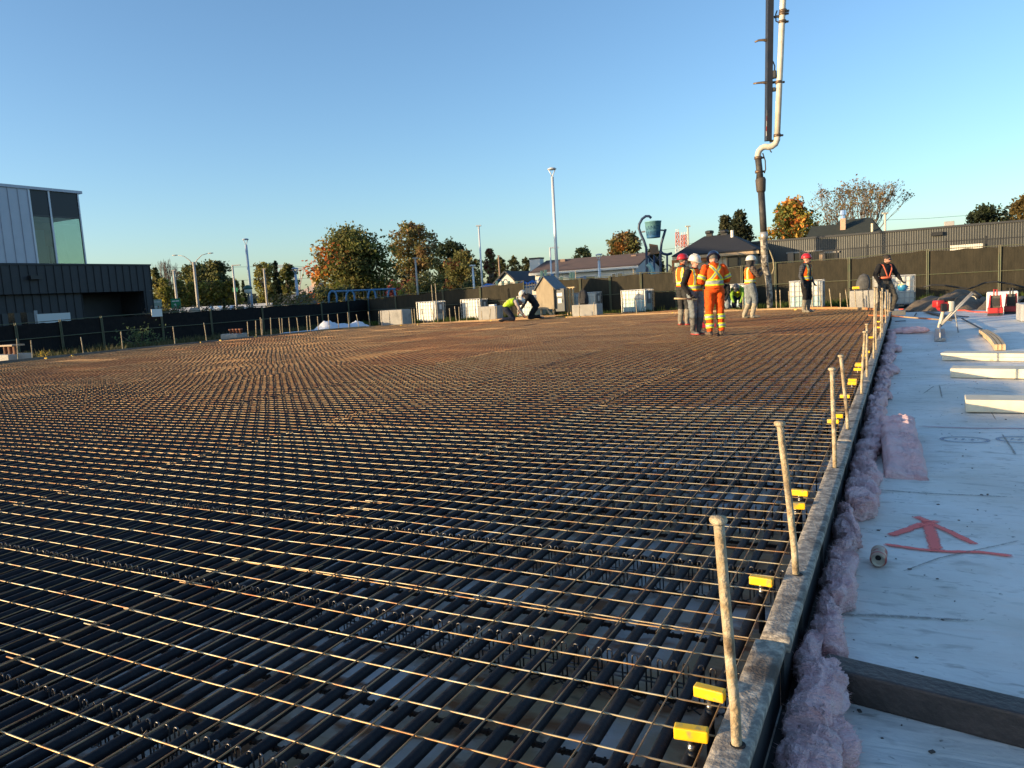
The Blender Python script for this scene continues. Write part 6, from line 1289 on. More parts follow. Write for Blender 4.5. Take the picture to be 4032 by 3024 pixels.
sg = mat('road_sign_green', (.02, .22, .10), .5); sgp = mat('road_sign_pale', (.42, .52, .40), .5)
for (x, y, D, m1, lab) in ((339, 658, 70, sgp, 'pale green road sign at the corner of the dark building'), (380, 656, 72, sg, 'green road sign with a white arrow above the parked cars'), (508, 626, 110, sg, 'small green road sign by the flat armed lamp')):
    p = P(x, y, D); z0 = gz(p.x, p.y); r = empty('road_sign', (p.x, p.y, z0), YAW, lab, 'sign'); s = K*D/F; w_ = 19*s/2 if D < 100 else 5*s; h_ = 20*s/2 if D < 100 else 4*s
    m = MB(); m.box(-w_, -.03, p.z-z0-h_, w_, .03, p.z-z0+h_); m.build('sign_board', m1, r)
    m = MB(); m.tube([(0, .06, 0), (0, .06, p.z-z0+h_*.8)], .05, 6); m.build('post', cage_m, r)
    if D < 100:
        m = MB()
        for k, (a, b, zz_) in enumerate(((-.75, -.1, .5), (0, .75, .5))): m.box(a*w_, -.034, p.z-z0+h_*(zz_-.09), b*w_, -.031, p.z-z0+h_*(zz_+.13))
        if m1 is sg: m.box(-.06*w_, -.034, p.z-z0-h_*.7, .06*w_, -.031, p.z-z0-h_*.05); m.add([(-.45*w_, -.033, p.z-z0-h_*.15), (-.05*w_, -.033, p.z-z0-h_*.4), (-.05*w_, -.033, p.z-z0+h_*.1)], [(0, 1, 2), (2, 1, 0)])
        else: m.box(-.75*w_, -.034, p.z-z0-h_*.55, .1*w_, -.031, p.z-z0-h_*.3); m.add([(.3*w_, -.033, p.z-z0-h_*.7), (.7*w_, -.033, p.z-z0-h_*.42), (.3*w_, -.033, p.z-z0-h_*.15)], [(0, 1, 2), (2, 1, 0)])
        m.build('sign_print', paper, r)
m = MB(); p = P(419, 665, 52); m.lathe([(.32, 0), (.32, 1.5), (.2, 1.6)], 12); o = m.build('waste_bin', mat('bin_tan', (.36, .27, .2), .6), None, True, (p.x, p.y, GZ)); tag(o, 'tan cylindrical bin standing behind the left fence', 'bin')
# ================================================================== concrete pump boom and hose
D = 22.6
def b6(x, y, d=0): return atD(2900+x*300/398, y*300/398, D+d)
tip = b6(175, 1608); r = empty('pump_boom', (tip.x, tip.y, tip.z), 0, 'concrete pump boom hanging down with white delivery pipe and black end hose', 'concrete pump')
T = lambda *a: b6(*a)-tip
boom_m = mat('boom_black', (.020, .021, .026), .45, col2=(.035, .033, .033), ns=3); pipe_w = mat('boom_pipe', (.66, .62, .52), .5, col2=(.52, .47, .38), ns=5, col3=(.3, .26, .2), ns3=3, thr3=(.62, .75)); rub = mat('hose_rubber', (.022, .021, .021), .65, col2=(.06, .052, .045), ns=7); mud = mat('muddy_hose', (.08, .07, .06), .8, col2=(.42, .37, .30), ns=9, nd=7, thr=(.45, .58)); hyd = mat('hydraulic', (.03, .03, .03), .5); clampm = mat('clamp', (.12, .10, .08), .5, metal=.5, col2=(.2, .12, .07), ns=20)
a, b = T(179, -420), T(165, 735); rt = Vector((cos(YAW), sin(YAW), 0)); fw_ = Vector((-sin(YAW), cos(YAW), 0))
m = MB(); wv = []
for p, w_ in ((a, .082), (b, .070)):
    for sx, sy in ((-1, -1), (1, -1), (1, 1), (-1, 1)): wv.append(p+rt*sx*w_+fw_*sy*.10)
m.add(wv, [(0, 3, 2, 1), (4, 5, 6, 7), (0, 1, 5, 4), (1, 2, 6, 5), (2, 3, 7, 6), (3, 0, 4, 7)]); bo = m.build('boom_arm', boom_m, r)
dv = (b-a).normalized()
for k, y in enumerate((545, 570, 595, 622, 650, 675, 700)):
    c_ = T(158-(y-545)*.04, y)-fw_*.103; m = MB(); m.add([c_-rt*.025-dv*.075, c_+rt*.025-dv*.075, c_+rt*.025+dv*.075, c_-rt*.025+dv*.075], [(0, 1, 2, 3)]); m.build('reflector', mat('refl_red', (.5, .04, .03), .4) if k % 2 else mat('refl_white', (.75, .72, .66), .4), bo)
c_ = T(169, 150)-fw_*.103; m = MB(); m.add([c_-rt*.04-dv*.12, c_+rt*.05-dv*.12, c_+rt*.05+dv*.12, c_-rt*.04+dv*.12], [(0, 1, 2, 3)]); m.build('decal', MATS['refl_white'], bo)
m = MB(); m.tube([T(255, -420), T(243, 0), T(228, 350), T(213, 700)], .079, 14); m.build('delivery_pipe', pipe_w, r, True)
m = MB(); m.tube([T(213, 705), T(212, 730), T(203, 752), T(186, 764), T(166, 768), T(148, 766), T(130, 774), T(117, 790), T(112, 808), T(112, 826)], .083, 14); m.build('elbow_pipe', pipe_w, r, True)
for (x, y, w_) in ((243, 58, .10), (241, 72, .10), (240, 114, .10), (221, 430, .095), (213, 708, .1), (113, 825, .105), (116, 897, .1)):
    c_ = T(x, y); m = MB(); m.tube([c_-Vector((0, 0, .035)), c_+Vector((0, 0, .035))], w_, 14); m.tube([c_+rt*w_*.8, c_+rt*(w_+.06)], .03, 6); m.build('pipe_clamp', clampm, r, True)
for (y, x0, x1) in ((90, 195, 232), (433, 180, 222), (740, 172, 205)): m = MB(); m.tube([T(x0, y), T((x0+x1)/2, y-4), T(x1, y-1)], .035, 6); m.build('bracket', hyd, r)
for (y, xl, yl) in ((212, 95, 220), (434, 87, 437)): m = MB(); m.tube([T(165, y), T(140, y-3), T(115, y-1), T(xl, yl)], [.05, .035, .028, .022], 6); m.build('hose_hook', clampm, r, True)
for L in ([(190, 320), (200, 345), (197, 400), (190, 412)], [(212, 55), (205, 75), (206, 110), (222, 118)], [(137, 800), (150, 840), (152, 885), (145, 905)], [(108, 830), (104, 870), (108, 920), (128, 930)], [(130, 835), (110, 870), (105, 935)], [(170, 770), (178, 790), (184, 796)]): m = MB(); m.tube([T(*q) for q in L], .018, 6); m.build('hydraulic_line', hyd, r, True)
m = MB(); m.bbox(-.07, -.07, -.1, .07, .07, .1, .02, Matrix.Translation(T(194, 390))); m.build('valve', hyd, r); m = MB(); m.bbox(-.06, -.06, -.05, .06, .06, .05, .02, Matrix.Translation(T(193, 468))); m.build('valve', hyd, r)
m = MB(); m.tube([T(113, 828), T(119, 880), T(124, 935)], .088, 12); m.build('upper_hose', rub, r, True)
m = MB(); m.tube([T(124, 930), T(126, 940), T(128, 995), T(128, 1003)], [.12, .142, .125, .11], 14); m.build('hose_sleeve', mat('sleeve', (.075, .055, .04), .7, col2=(.045, .038, .032), ns=4), r, True)
m = MB(); m.tube([T(129, 1000), T(136, 1110), T(142, 1216)], .092, 14); m.build('end_hose', rub, r, True)
m = MB(); m.tube([T(142, 1212), T(143, 1232), T(143, 1252)], .105, 14); m.build('coupling', mat('coupling', (.45, .42, .38), .4, metal=.5), r, True)
m = MB(); m.tube([T(143, 1250), T(144, 1290), T(146, 1335)], .098, 12); m.build('reducer', mud, r, True)
m = MB(); m.tube([T(146, 1333), T(147, 1370), T(150, 1395)], [.1, .095, .1], 12); m.build('lower_coupling', mud, r, True)
m = MB(); m.tube([T(150, 1390), T(155, 1420), T(164, 1445), T(169, 1480), T(172, 1540), T(175, 1608)], [.09, .088, .088, .085, .083, .08], 14); m.build('hose_end', mud, r, True)
m = MB(); m.tube([T(160, 1290), T(178, 1320), T(192, 1360), T(196, 1400), T(185, 1430), T(170, 1455)], .02, 6); m.build('rope', mat('rope', (.33, .27, .16), .8), r, True)
# ================================================================== people
def stripes(name, base, lines, yel=(.70, .75, .03), sil=(.33, .34, .33), plaid=None):
    m = bpy.data.materials.new(name); m.use_nodes = True; n = m.node_tree.nodes; l = m.node_tree.links; b = n['Principled BSDF']; b.inputs['Roughness'].default_value = .7; b.inputs['Specular IOR Level'].default_value = .2
    tc = n.new('ShaderNodeTexCoord'); sp = n.new('ShaderNodeSeparateXYZ'); l.new(tc.outputs['Object'], sp.inputs[0])
    def M(op, a, c=None):
        k = n.new('ShaderNodeMath'); k.operation = op
        for i, v in enumerate((a, c)):
            if v is None: continue
            if isinstance(v, (int, float)): k.inputs[i].default_value = v
            else: l.new(v, k.inputs[i])
        return k.outputs[0]
    def mix(f, a, c):
        k = n.new('ShaderNodeMix'); k.data_type = 'RGBA'; l.new(f, k.inputs[0])
        for i, v in ((6, a), (7, c)):
            if isinstance(v, tuple): k.inputs[i].default_value = (*v, 1)
            else: l.new(v, k.inputs[i])
        return k.outputs[2]
    nz_ = n.new('ShaderNodeTexNoise'); nz_.inputs['Scale'].default_value = 9; nz_.inputs['Detail'].default_value = 5; l.new(tc.outputs['Object'], nz_.inputs[0])
    col = mix(nz_.outputs[0], tuple(c*.8 for c in base), tuple(min(1, c*1.2) for c in base))
    if plaid:
        for ax, per in ((0, .055), (2, .06), (1, .055)):
            f = M('FRACT', M('DIVIDE', M('ADD', sp.outputs[ax], 5), per)); col = mix(M('MULTIPLY', M('LESS_THAN', f, .42), .6), col, plaid)
    for ax, az, c, w_, z0, z1 in lines:
        d = M('ABSOLUTE', M('SUBTRACT', M('ADD', M('MULTIPLY', sp.outputs[0], ax), M('MULTIPLY', sp.outputs[2], az)), c))
        inz = M('MULTIPLY', M('GREATER_THAN', sp.outputs[2], z0), M('LESS_THAN', sp.outputs[2], z1))
        col = mix(M('MULTIPLY', M('LESS_THAN', d, w_), inz), col, yel); col = mix(M('MULTIPLY', M('LESS_THAN', d, w_*.52), inz), col, sil)
    l.new(col, b.inputs['Base Color']); return m
bp_ = lambda nm, c, c2=None, r_=.85: mat(nm, c, r_, col2=c2 or tuple(x*.7 for x in c), ns=8, spec=.25, bump=.3, bs=30)
SKIN = mat('skin', (.50, .27, .19), .6, col2=(.42, .21, .15), ns=14); 
VEST = stripes('vest_orange', (.75, .11, .012), [(1, 0, .10, .032, 1.1, 2), (1, 0, -.10, .032, 1.1, 2), (0, 1, 1.08, .052, 0, 2)])
JACK = stripes('jacket_orange', (.80, .10, .010), [(1, -.80, -1.06, .042, 1.17, 1.6), (1, .80, 1.06, .042, 1.17, 1.6), (0, 1, 1.115, .065, 0, 2)])
YVEST = stripes('vest_yellow', (.42, .62, .03), [(1, 0, .09, .022, 0, 2), (1, 0, -.09, .022, 0, 2)], yel=(.62, .45, .02))
DEF = dict(pel=(0, 0, .96), wai=(0, 0, 1.12), che=(0, .005, 1.33), nec=(0, 0, 1.49), head=(0, .035, 1.635), shR=(.185, 0, 1.43), elR=(.235, -.03, 1.15), wrR=(.25, .07, .92), shL=(-.185, 0, 1.43), elL=(-.235, -.03, 1.15), wrL=(-.25, .07, .92),
           hiR=(.095, 0, .94), knR=(.115, .035, .51), anR=(.12, -.02, .1), toR=(.135, .16, .05), hiL=(-.095, 0, .94), knL=(-.115, .035, .51), anL=(-.12, -.02, .1), toL=(-.135, .16, .05))
handc = {}
def hand_mesh(grip):
    if grip in handc: return handc[grip]
    m = MB(); m.loft([(0, 0, .01), (0, 0, -.03), (0, 0, -.085)], [(.022, .017), (.038, .016), (.04, .013)], n=10)
    for i, (x, L) in enumerate(((-.03, .075), (-.011, .085), (.009, .08), (.028, .062))):
        bnd = 1.5 if grip else .45; a = .25*bnd; p0 = Vector((x, 0, -.08)); p1 = p0+Vector((x*.1, sin(a)*L*.45, -cos(a)*L*.45)); a2 = bnd*1.1; p2 = p1+Vector((0, sin(a2)*L*.35, -cos(a2)*L*.35)); a3 = bnd*1.8; p3 = p2+Vector((0, sin(a3)*L*.25, -cos(a3)*L*.25)); m.tube([p0, p1, p2, p3], [.0098, .0095, .0085, .007], 7)
    m.tube([(-.025, .004, -.025), (-.052, .018, -.05), (-.055 if not grip else -.03, .035, -.078)], [.012, .0105, .008], 7)
    handc[grip] = remesh(m, .005, 2); handc[grip].name = 'hand'; handc[grip].polygons.foreach_set('use_smooth', [True]*len(handc[grip].polygons)); return handc[grip]
def person(label, pos, rz, height, J=None, shirt=None, pants=None, boots=None, boot_h=.38, gloves=None, hat=None, vest=None, vest_open=False, skin=SKIN, hyaw=0, hpitch=0, hood=None, hair=None, beard=None, glasses=None, bands=(), grip=(0, 0), sleeve=None, hem=.9, fat=1.08, base_h=1.80, sole=None, vest_arm=False):
    j = {k: Vector(v) for k, v in {**DEF, **(J or {})}.items()}; sc = height/base_h
    r = empty('person', pos, rz, label, 'person', 'site workers'); r.scale = (sc, sc, sc)
    mats = [shirt, sleeve or shirt, pants, boots, skin]; caps_ = []
    m = MB()
    sp = [j['pel']-(j['wai']-j['pel']).normalized()*.06, j['pel'], j['wai'], j['che'], j['che'].lerp(j['nec'], .62), j['nec']]
    sh = (j['shR']-j['shL']).normalized()
    m.loft(sp, [(.13*fat, .10*fat), (.165*fat, .125*fat), (.158*fat, .122*fat), (.185*fat, .132*fat), (.165*fat, .105*fat), (.07, .065)], sh, 16)
    caps_ += [(0, j['wai'], j['che'], .15, .16), (0, j['che'], j['nec'], .16, .10), (0, j['pel'].lerp(j['wai'], .35), j['wai'], .15, .15), (2, j['pel']-Vector((0, 0, .05)), j['pel'], .13, .15)]
    for s in 'RL':
        S, E, W = j['sh'+s], j['el'+s], j['wr'+s]; m.tube([S+(j['che']-S)*.18, S, S.lerp(E, .5), E], [.065, .076*fat, .068*fat, .060], 12); m.tube([S.lerp(E, .93), E, E.lerp(W, .4), W], [.057, .060, .055, .04], 12); m.ell(S, (.07*fat, .07*fat, .068))
        caps_ += [(1, S, E, .076, .06), (1, E, W, .06, .04)]
        Hh, Kn, An, To = j['hi'+s], j['kn'+s], j['an'+s], j['to'+s]
        m.tube([Hh+(j['pel']-Hh)*.3, Hh, Hh.lerp(Kn, .5), Kn], [.095, .108*fat, .096*fat, .082], 12); m.tube([Hh.lerp(Kn, .94), Kn, Kn.lerp(An, .35), Kn.lerp(An, .75), An], [.078, .082, .078, .068, .06], 12); m.ell(Kn, (.067, .067, .07))
        hl = An+(An-To)*.22; hl.z = min(An.z, To.z+.02) if To.z < An.z else hl.z
        m.tube([An, hl.lerp(An, .4)], [.056, .05], 10); m.loft([hl, An.lerp(To, .15)-Vector((0, 0, .035)), An.lerp(To, .6)-Vector((0, 0, .02)), To, To+(To-An).normalized()*.035], [(.042, .042), (.05, .05), (.05, .042), (.045, .034), (.025, .018)], sh, 10)
        bt_ = Kn.lerp(An, 1-min(1, max(0, boot_h-.1)/max(.05, (Kn-An).length))) if boot_h > .1 else An
        caps_ += [(2, Hh, Kn, .108, .082), (2, Kn, bt_, .082, .072), (3, bt_, An, .072, .06), (3, hl, To, .05, .04)]
        if sole: mm = MB(); mm.loft([hl-Vector((0, 0, .036)), An.lerp(To, .4)-Vector((0, 0, .05)), To-Vector((0, 0, .02)), To+(To-An).normalized()*.045-Vector((0, 0, .015))], [(.046, .02), (.052, .022), (.05, .024), (.025, .012)], sh, 10); mm.build('boot_sole', sole, r, True)
    HM = Matrix.Rotation(hyaw, 3, 'Z') @ Matrix.Rotation(hpitch, 3, 'X'); hd = j['head']
    m.tube([j['nec']-(j['nec']-j['che']).normalized()*.05, j['nec'].lerp(hd, .5)], [.062, .055], 10)
    m.ell(hd+HM @ Vector((0, -.008, .03)), (.078, .098, .098), HM); m.ell(hd+HM @ Vector((0, .025, -.045)), (.060, .075, .07), HM); m.ell(hd+HM @ Vector((0, .103, -.02)), (.014, .022, .026), HM)
    for s in (-1, 1): m.ell(hd+HM @ Vector((s*.08, -.005, -.01)), (.012, .02, .032), HM)
    caps_ += [(4, hd+HM @ Vector((0, 0, -.06)), hd+HM @ Vector((0, 0, .05)), .085, .095), (4, j['nec'].lerp(hd, .35), hd, .055, .07)]
    me = remesh(m, .0145, 3, .5); me.name = 'body'
    for mm in mats: me.materials.append(mm)
    idx = []; used = []
    for p in me.polygons:
        c_ = p.center; best = (9, 0)
        for t, A, B_, ra, rb in caps_:
            ab = B_-A; L2 = ab.length_squared; u = max(0, min(1, (c_-A).dot(ab)/L2)) if L2 > 0 else 0; d = (c_-A-ab*u).length-(ra+(rb-ra)*u)
            if d < best[0]: best = (d, t)
        idx.append(best[1])
    me.polygons.foreach_set('material_index', idx); me.polygons.foreach_set('use_smooth', [True]*len(idx))
    sd_ = random.random()*50
    nrm = [v.normal.copy() for v in me.vertices]; skinv = set()
    for p, t in zip(me.polygons, idx):
        if t == 4: skinv.update(p.vertices)
    for i, v in enumerate(me.vertices):
        if i in skinv: continue
        c_ = v.co; v.co = c_+nrm[i]*(.016*mnoise.noise(Vector((c_.x*9, c_.y*9, c_.z*13+sd_)))+.006*mnoise.noise(Vector((c_.x*22, c_.y*22, c_.z*34+sd_))))
    me.update(); body = obj('body', me, None, r)
    if vest:
        sel = [p for p, t in zip(me.polygons, idx) if (t == 0 or (vest_arm and t == 1)) and p.center.z > hem-.5 and (p.center-j['nec']).length > .075 and not (vest_open and abs(p.center.x) < .055 and p.normal.y > .2)]
        mp = {}; vs_ = []; fs = []
        for p in sel:
            f = []
            for v in p.vertices:
                if v not in mp: mp[v] = len(vs_); vs_.append(me.vertices[v].co+me.vertices[v].normal*.016)
                f.append(mp[v])
            fs.append(f)
        vm = MB(); vm.add(vs_, fs); vo = vm.build('jacket' if vest_arm else 'safety_vest', vest, r, True); so = vo.modifiers.new('t', 'SOLIDIFY'); so.thickness = .008; so.offset = -1
    for k, (s, g_) in enumerate((('R', grip[0]), ('L', grip[1]))):
        d = (j['wr'+s]-j['el'+s]).normalized(); hm = hand_mesh(bool(g_)); ho = bpy.data.objects.new('hand', hm.copy()); C.objects.link(ho); ho.data.materials.append(gloves or skin); ho.parent = r
        q = (-d).to_track_quat('Z', 'Y' ).to_matrix().to_4x4(); ho.matrix_local = Matrix.Translation(j['wr'+s]) @ q @ Matrix.Diagonal((1.1 if s == 'R' else -1.1, 1.1, 1.1, 1))
    # face
    for s in (-1, 1): mm = MB(); mm.ell(hd+HM @ Vector((s*.030, .088, .012)), (.012, .008, .007), HM, 8, 6); mm.build('eye', mat('eye_dark', (.03, .025, .022), .3), r, True)
    mm = MB(); mm.ell(hd+HM @ Vector((0, .094, -.062)), (.026, .010, .006), HM, 8, 6); mm.build('mouth', mat('lips', (.35, .13, .11), .5), r, True)
    if beard: mm = MB(); mm.ell(hd+HM @ Vector((0, .045, -.075)), (.060, .062, .045), HM); mm.build('beard', beard, r, True)
    if glasses:
        for s in (-1, 1): mm = MB(); mm.ell(hd+HM @ Vector((s*.032, .098, .012)), (.028, .012, .018), HM, 10, 6); mm.build('lens', glasses, r, True)
        mm = MB(); mm.tube([hd+HM @ Vector((-.08, 0, .018)), hd+HM @ Vector((-.06, .09, .018)), hd+HM @ Vector((0, .108, .018)), hd+HM @ Vector((.06, .09, .018)), hd+HM @ Vector((.08, 0, .018))], .005, 5); mm.build('glasses_frame', blk, r)
    if hair: mm = MB(); mm.ell(hd+HM @ Vector((0, -.018, .045)), (.088, .104, .092), HM); mm.build('hair', hair, r, True)
    if hood:
        mm = MB(); mm.ell(hd+HM @ Vector((0, -.045, .0)), (.112, .115, .15), HM); mm.tube([j['nec']+Vector((-.09, -.04, .0)), j['nec']+Vector((0, -.11, .02)), j['nec']+Vector((.09, -.04, 0)), j['nec']+Vector((.05, .07, -.01)), j['nec']+Vector((-.05, .07, -.01)), j['nec']+Vector((-.09, -.04, 0))], .045, 8); hm = remesh(mm, .014, 4); hm.polygons.foreach_set('use_smooth', [True]*len(hm.polygons)); obj('hood', hm, hood, r)
    else:
        mm = MB(); mm.tube([j['nec']+Vector((.085*cos(t*pi/5), .08*sin(t*pi/5)-.015, .005)) for t in range(11)], .028, 8); mm.build('collar', mats[0], r, True)
    if hat:
        hr = bpy.data.objects.new('hard_hat', None) if False else None
        HM4 = Matrix.Translation(hd+HM @ Vector((0, -.012, .05))) @ HM.to_4x4() @ Matrix.Diagonal((.93, 1.12, 1, 1))
        mm = MB(); mm.lathe([(.134, .0), (.133, .025), (.126, .065), (.108, .10), (.075, .126), (.035, .137), (.004, .139)], 20, HM4); ho = mm.build('hard_hat', hat, r, True)
        mm = MB(); mm.lathe([(.130, -.004), (.150, -.008), (.152, -.002), (.132, .006)], 20, HM4)
        pk_ = [(-.10, .095), (-.05, .165), (0, .178), (.05, .165), (.10, .095)]; mm.add([HM4 @ Vector((x, y*.95, -.010-.02*(y > .1))) for x, y in pk_]+[HM4 @ Vector((x, y*.95, .002-.02*(y > .1))) for x, y in pk_], [(4, 3, 2, 1, 0), (5, 6, 7, 8, 9)]+[(i, i+1, i+6, i+5) for i in range(4)]); mm.build('brim', hat, ho, True)
        mm = MB(); mm.lathe([(.014, .137), (.016, .142), (.002, .146)], 8, HM4 @ Matrix.Diagonal((1, 5, 1, 1))); mm.build('ridge', hat, ho, True)
    for (A, B_, ra, rb, t0, t1, mt) in bands:
        A, B_ = j[A], j[B_]; mm = MB(); g_ = .017; mm.tube([A.lerp(B_, t0+(t1-t0)*k/3) for k in range(4)], [ra+(rb-ra)*t0+g_]*4, 16); mm.build('reflective_band', mt, r, True)
    return r, j
yb_m = mat('band_yellow', (.70, .72, .03), .6); sb_m = mat('band_silver', (.33, .34, .33), .5)
def tri(A, B_, ra, rb, c, w_): return [(A, B_, ra, rb, c-w_, c-w_*.4, yb_m), (A, B_, ra+.003, rb+.003, c-w_*.4, c+w_*.4, sb_m), (A, B_, ra, rb, c+w_*.4, c+w_, yb_m)]
q_ = lambda x, y, z=.142: at(x*K, y*K, z)
red_h = mat('red_hat', (.50, .02, .025), .35, coat=.3); white_h = mat('white_hat', (.68, .66, .60), .4, coat=.2, col2=(.58, .55, .49), ns=9); navy_h = mat('navy_hat', (.012, .02, .055), .3, coat=.4); grey_h = mat('grey_hat', (.05, .05, .055), .3, coat=.3)
boot_g = bp_('grey_boots', (.17, .15, .12), (.27, .24, .19), .6); boot_t = bp_('tan_boots', (.30, .26, .19), (.38, .33, .25), .6); boot_d = bp_('dark_boots', (.07, .07, .07), (.16, .15, .14), .5); soler = mat('red_sole', (.42, .05, .04), .6)
blackc = bp_('black_cloth', (.016, .016, .018)); browng = bp_('brown_cloth', (.065, .05, .042)); jeans = bp_('jeans', (.13, .15, .17), (.20, .22, .235)); darkp = bp_('charcoal_trousers', (.045, .044, .043)); orangec = bp_('orange_cloth', (.80, .10, .010), (.66, .075, .008)); greyp = bp_('grey_trousers', (.10, .088, .072)); navyj = bp_('navy_trousers', (.018, .024, .045))
plaid_b = stripes('plaid_brown', (.028, .024, .022), [], plaid=(.17, .12, .095)); plaid_d = stripes('plaid_dark', (.016, .018, .025), [], plaid=(.07, .075, .09)); plaid_l = stripes('plaid_light', (.24, .18, .17), [], plaid=(.42, .36, .34))
wglove = mat('white_glove', (.66, .62, .55), .8); bglove = mat('black_glove', (.014, .014, .015), .7); lens_d = mat('dark_lens', (.008, .008, .01), .1); lens_c = mat('clear_lens', (.25, .27, .28), .1)
VF = YAW
# standing group
person('worker in red hard hat, brown hoodie and orange vest, standing behind the group', q_(1478, 703), VF+radians(-58), 1.88, dict(elR=(.25, -.06, 1.16), wrR=(.2, .14, 1.05)), browng, darkp, boot_g, .42, wglove, red_h, VEST, False, hyaw=radians(-15), hair=mat('grey_hair', (.12, .11, .10), .9), sole=soler)
pw, jw = person('worker in white hard hat holding a hammer, facing the camera', q_(1503, 724), VF+radians(180+28), 1.70, dict(elR=(.27, -.08, 1.15), wrR=(.25, .12, .93), elL=(-.25, .02, 1.15), wrL=(-.08, .24, 1.07), anR=(.06, -.02, .1), toR=(.07, .16, .05), knR=(.08, .03, .51)), blackc, jeans, boot_d, .42, bglove, white_h, VEST, False, hpitch=radians(-12), glasses=lens_c, beard=mat('stubble', (.40, .24, .19), .8), grip=(1, 1), sole=soler, sleeve=blackc)
person('worker in orange high visibility suit seen from behind, navy hard hat', q_(1546, 726), VF+radians(6), 1.72, dict(elR=(.30, .0, 1.15), wrR=(.14, .26, 1.12), elL=(-.30, .0, 1.15), wrL=(-.14, .26, 1.12), head=(.035, .10, 1.575), nec=(0, .03, 1.48), knR=(.12, .02, .51), knL=(-.12, .02, .51)), orangec, orangec, mat('brown_boots', (.12, .085, .06), .7), .14, bglove, navy_h, JACK, False, hpitch=radians(-38), hyaw=radians(-14), vest_arm=False, grip=(1, 1), fat=1.1, base_h=1.74, hair=mat('grey_hair', (.12, .11, .10), .9),
       bands=tri('knR', 'anR', .082, .066, .26, .13)+tri('knR', 'anR', .078, .066, .70, .12)+tri('knL', 'anL', .082, .066, .26, .13)+tri('knL', 'anL', .078, .066, .70, .12)+tri('shR', 'elR', .082, .068, .72, .14)+tri('shL', 'elL', .082, .068, .72, .14))
person('worker in plaid shirt and hood steering the pump hose', q_(1622, 688), VF+radians(-84), 1.80, dict(elR=(.21, .15, 1.2), wrR=(.08, .36, 1.32), elL=(-.21, .17, 1.22), wrL=(-.06, .36, 1.42), knR=(.1, .10, .52), anR=(.1, .0, .1), toR=(.11, .18, .05), knL=(-.1, .02, .51), anL=(-.1, -.16, .1), toL=(-.11, .02, .05), head=(0, .05, 1.62)), plaid_b, jeans, boot_t, .44, wglove, white_h, VEST, True, hood=mat('hood_dark', (.035, .03, .028), .9, col2=(.05, .043, .04), ns=6), grip=(1, 1))
person('worker in red hard hat, dark plaid jacket and open orange vest, standing alone', q_(1742, 676), VF+radians(180+38), 1.78, dict(elR=(.24, -.05, 1.16), wrR=(.24, .04, .92), elL=(-.25, -.02, 1.16), wrL=(-.24, .1, .95)), plaid_d, blackc, boot_g, .42, mat('dark_glove', (.06, .045, .04), .8), red_h, VEST, True, hyaw=radians(22), beard=mat('dark_beard', (.10, .06, .045), .9))
# person in black with harness
bp = at(1912*K, 684*K, ZS); sc_b = 1.80
pr, jb = person('person in black hooded sweater with orange harness holding a blue hard hat', (bp.x, bp.y, ZS+.01), VF+radians(180+12), 1.80, dict(elR=(.30, -.03, 1.18), wrR=(.27, .10, .95), elL=(-.32, .05, 1.2), wrL=(-.37, .2, 1.0), knR=(.17, .06, .5), anR=(.21, 0, .1), toR=(.23, .17, .05), knL=(-.22, .13, .53), anL=(-.21, -.02, .1), toL=(-.25, .15, .05), head=(-.01, .07, 1.61)), blackc, greyp, mat('black_boots', (.02, .02, .02), .5), .14, bglove, None, None, hpitch=radians(-16), hyaw=radians(12), hair=mat('dark_hair', (.025, .018, .014), .8), beard=mat('brown_beard', (.12, .06, .035), .9), glasses=lens_d, grip=(0, 1), base_h=1.75)
har = mat('harness_orange', (.75, .16, .07), .6)
for s in (-1, 1): mm = MB(); mm.loft([Vector((s*.12, -.02, 1.485)), Vector((s*.125, .08, 1.45)), Vector((s*.11, .138, 1.33)), Vector((s*.06, .142, 1.2)), Vector((s*.015, .137, 1.1))], [(.024, .01)]*5, (1, 0, 0), 8); mm.build('harness_strap', har, pr, True)
mm = MB(); mm.loft([Vector((.185*cos(t*pi/8), .145*sin(t*pi/8), 1.1)) for t in range(17)], [(.028, .012)]*17, (0, 0, 1), 8); mm.build('waist_strap', har, pr, True)
w_ = pr.matrix_basis @ jb['wrL']; blue_h = mat('blue_hat', (.03, .22, .42), .35, col2=(.6, .55, .2), ns=7, thr=(.55, .57)); mm = MB(); hx = bpy.data.objects.new
ho = empty('hard_hat', w_+Vector((.03, -.02, -.17)), 0, 'blue hard hat with stickers held upside down in a gloved hand', 'hard hat'); ho.rotation_euler = (radians(165), radians(12), 0)
mm.lathe([(.134, .0), (.133, .025), (.126, .065), (.108, .10), (.075, .126), (.035, .137), (.004, .139)], 20, Matrix.Diagonal((1, 1.15, 1.05, 1))); mm.build('shell', blue_h, ho, True); mm = MB(); mm.lathe([(.130, -.004), (.152, -.008), (.154, -.002), (.132, .006)], 20, Matrix.Diagonal((1, 1.2, 1, 1))); mm.build('brim', blue_h, ho, True)
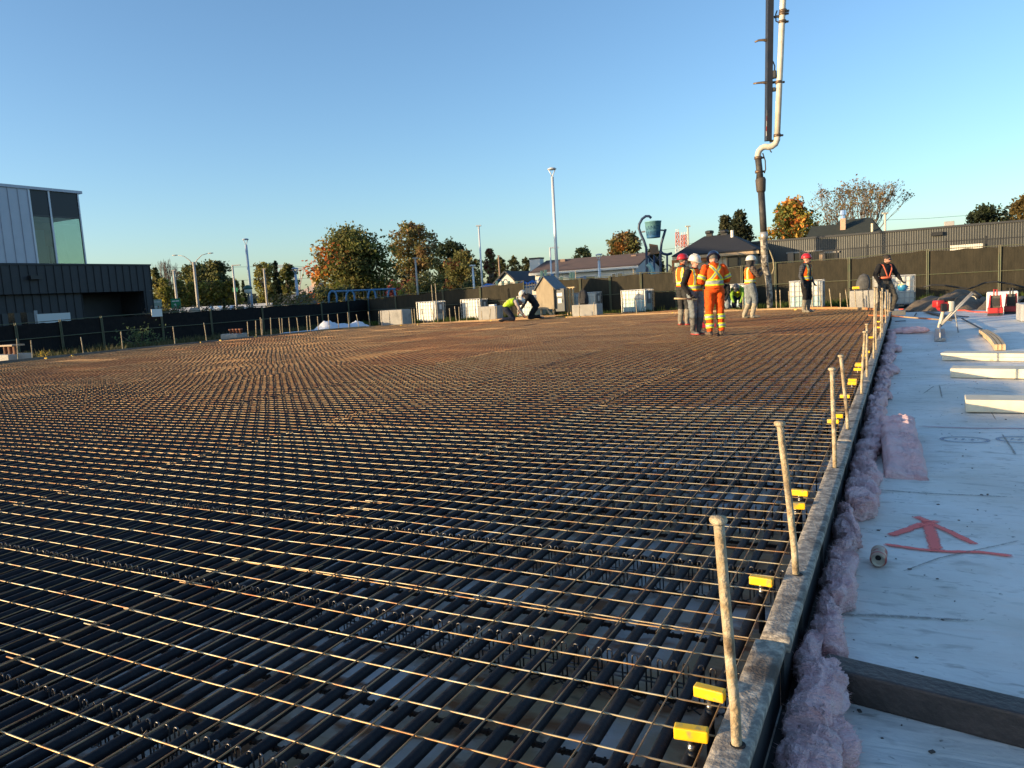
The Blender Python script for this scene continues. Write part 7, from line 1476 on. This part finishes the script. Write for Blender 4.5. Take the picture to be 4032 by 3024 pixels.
# kneeling pair at the far form
KN = dict(pel=(0, -.18, .50), wai=(0, -.10, .63), che=(0, .10, .74), nec=(0, .26, .78), head=(0, .40, .70), shR=(.175, .2, .75), elR=(.21, .32, .47), wrR=(.12, .48, .24), shL=(-.175, .2, .75), elL=(-.21, .32, .47), wrL=(-.12, .46, .22), hiR=(.1, -.16, .47), knR=(.14, .10, .09), anR=(.13, -.32, .1), toR=(.13, -.44, .045), hiL=(-.1, -.16, .47), knL=(-.14, .12, .09), anL=(-.13, -.32, .1), toL=(-.13, -.44, .045))
person('kneeling worker in pale plaid shirt and yellow vest bent over the form', q_(1104, 694), VF+radians(-86), 1.92, KN, plaid_l, navyj, blackc, .1, SKIN, white_h, YVEST, True, hpitch=radians(-45), hem=0, sleeve=plaid_l)
KB = dict(KN); KB.update(wai=(0, -.1, .66), che=(0, .05, .86), nec=(0, .17, .98), head=(0, .30, .97), shR=(.18, .12, .92), elR=(.22, .28, .62), wrR=(.12, .46, .36), shL=(-.18, .12, .92), elL=(-.22, .28, .62), wrL=(-.12, .46, .34))
person('kneeling worker in black jacket facing the plaid worker', q_(1150, 690), VF+radians(88), 1.92, KB, blackc, blackc, boot_d, .1, SKIN, white_h, None, hpitch=radians(-50), hem=0, fat=1.15)
CR = dict(KN); CR.update(wai=(0, -.06, .62), che=(0, .12, .74), nec=(0, .25, .80), head=(.03, .38, .76))
person('crouching worker in bright yellow jacket and dark hard hat at the far form', q_(1594, 666), VF+radians(180-20), 1.86, CR, YVEST, navyj, blackc, .1, bglove, grey_h, stripes('jacket_yellow', (.62, .72, .03), [(1, 0, .06, .016, 0, 2), (1, 0, -.06, .016, 0, 2)], yel=(.6, .16, .04), sil=(.5, .2, .05)), hpitch=radians(-48), hem=0, sleeve=bp_('lime_sleeve', (.25, .45, .06)), vest_arm=False)
person('crouching worker in black jacket half hidden behind the orange suit', q_(1566, 668), VF+radians(150), 1.8, KB, blackc, jeans, boot_g, .1, SKIN, None, None, hpitch=radians(-40), hem=0, hair=mat('dark_hair', (.025, .018, .014), .8))
# tools held or standing by the group
hw = pw.matrix_basis @ jw['wrR']; ax = Vector((-cos(YAW), -sin(YAW), .08))
r = empty('hammer', hw, 0, 'hammer with wooden handle held by the worker in the white hard hat', 'hammer'); mm = MB(); mm.tube([-ax*.05+Vector((0, 0, -.09)), ax*.33+Vector((0, 0, -.09))], .017, 8); mm.build('handle', pine, r, True); mm = MB(); mm.bbox(-.03, -.03, -.03, .09, .03, .03, .008, Matrix.Translation(-ax*.08+Vector((0, 0, -.09)))); mm.build('hammer_head', blk, r)
b = q_(1520, 708); r = empty('push_broom', b, VF, 'red push broom standing behind the two workers', 'broom'); mm = MB(); mm.bbox(-.30, -.04, 0, .30, .04, .09, .01); mm.build('broom_head', mat('broom_red', (.60, .03, .04), .5), r); mm = MB(); mm.tube([(0, 0, .08), (-.12, .1, .75), (-.22, .2, 1.25)], .014, 8); mm.build('handle', MATS['broom_red'], r, True)
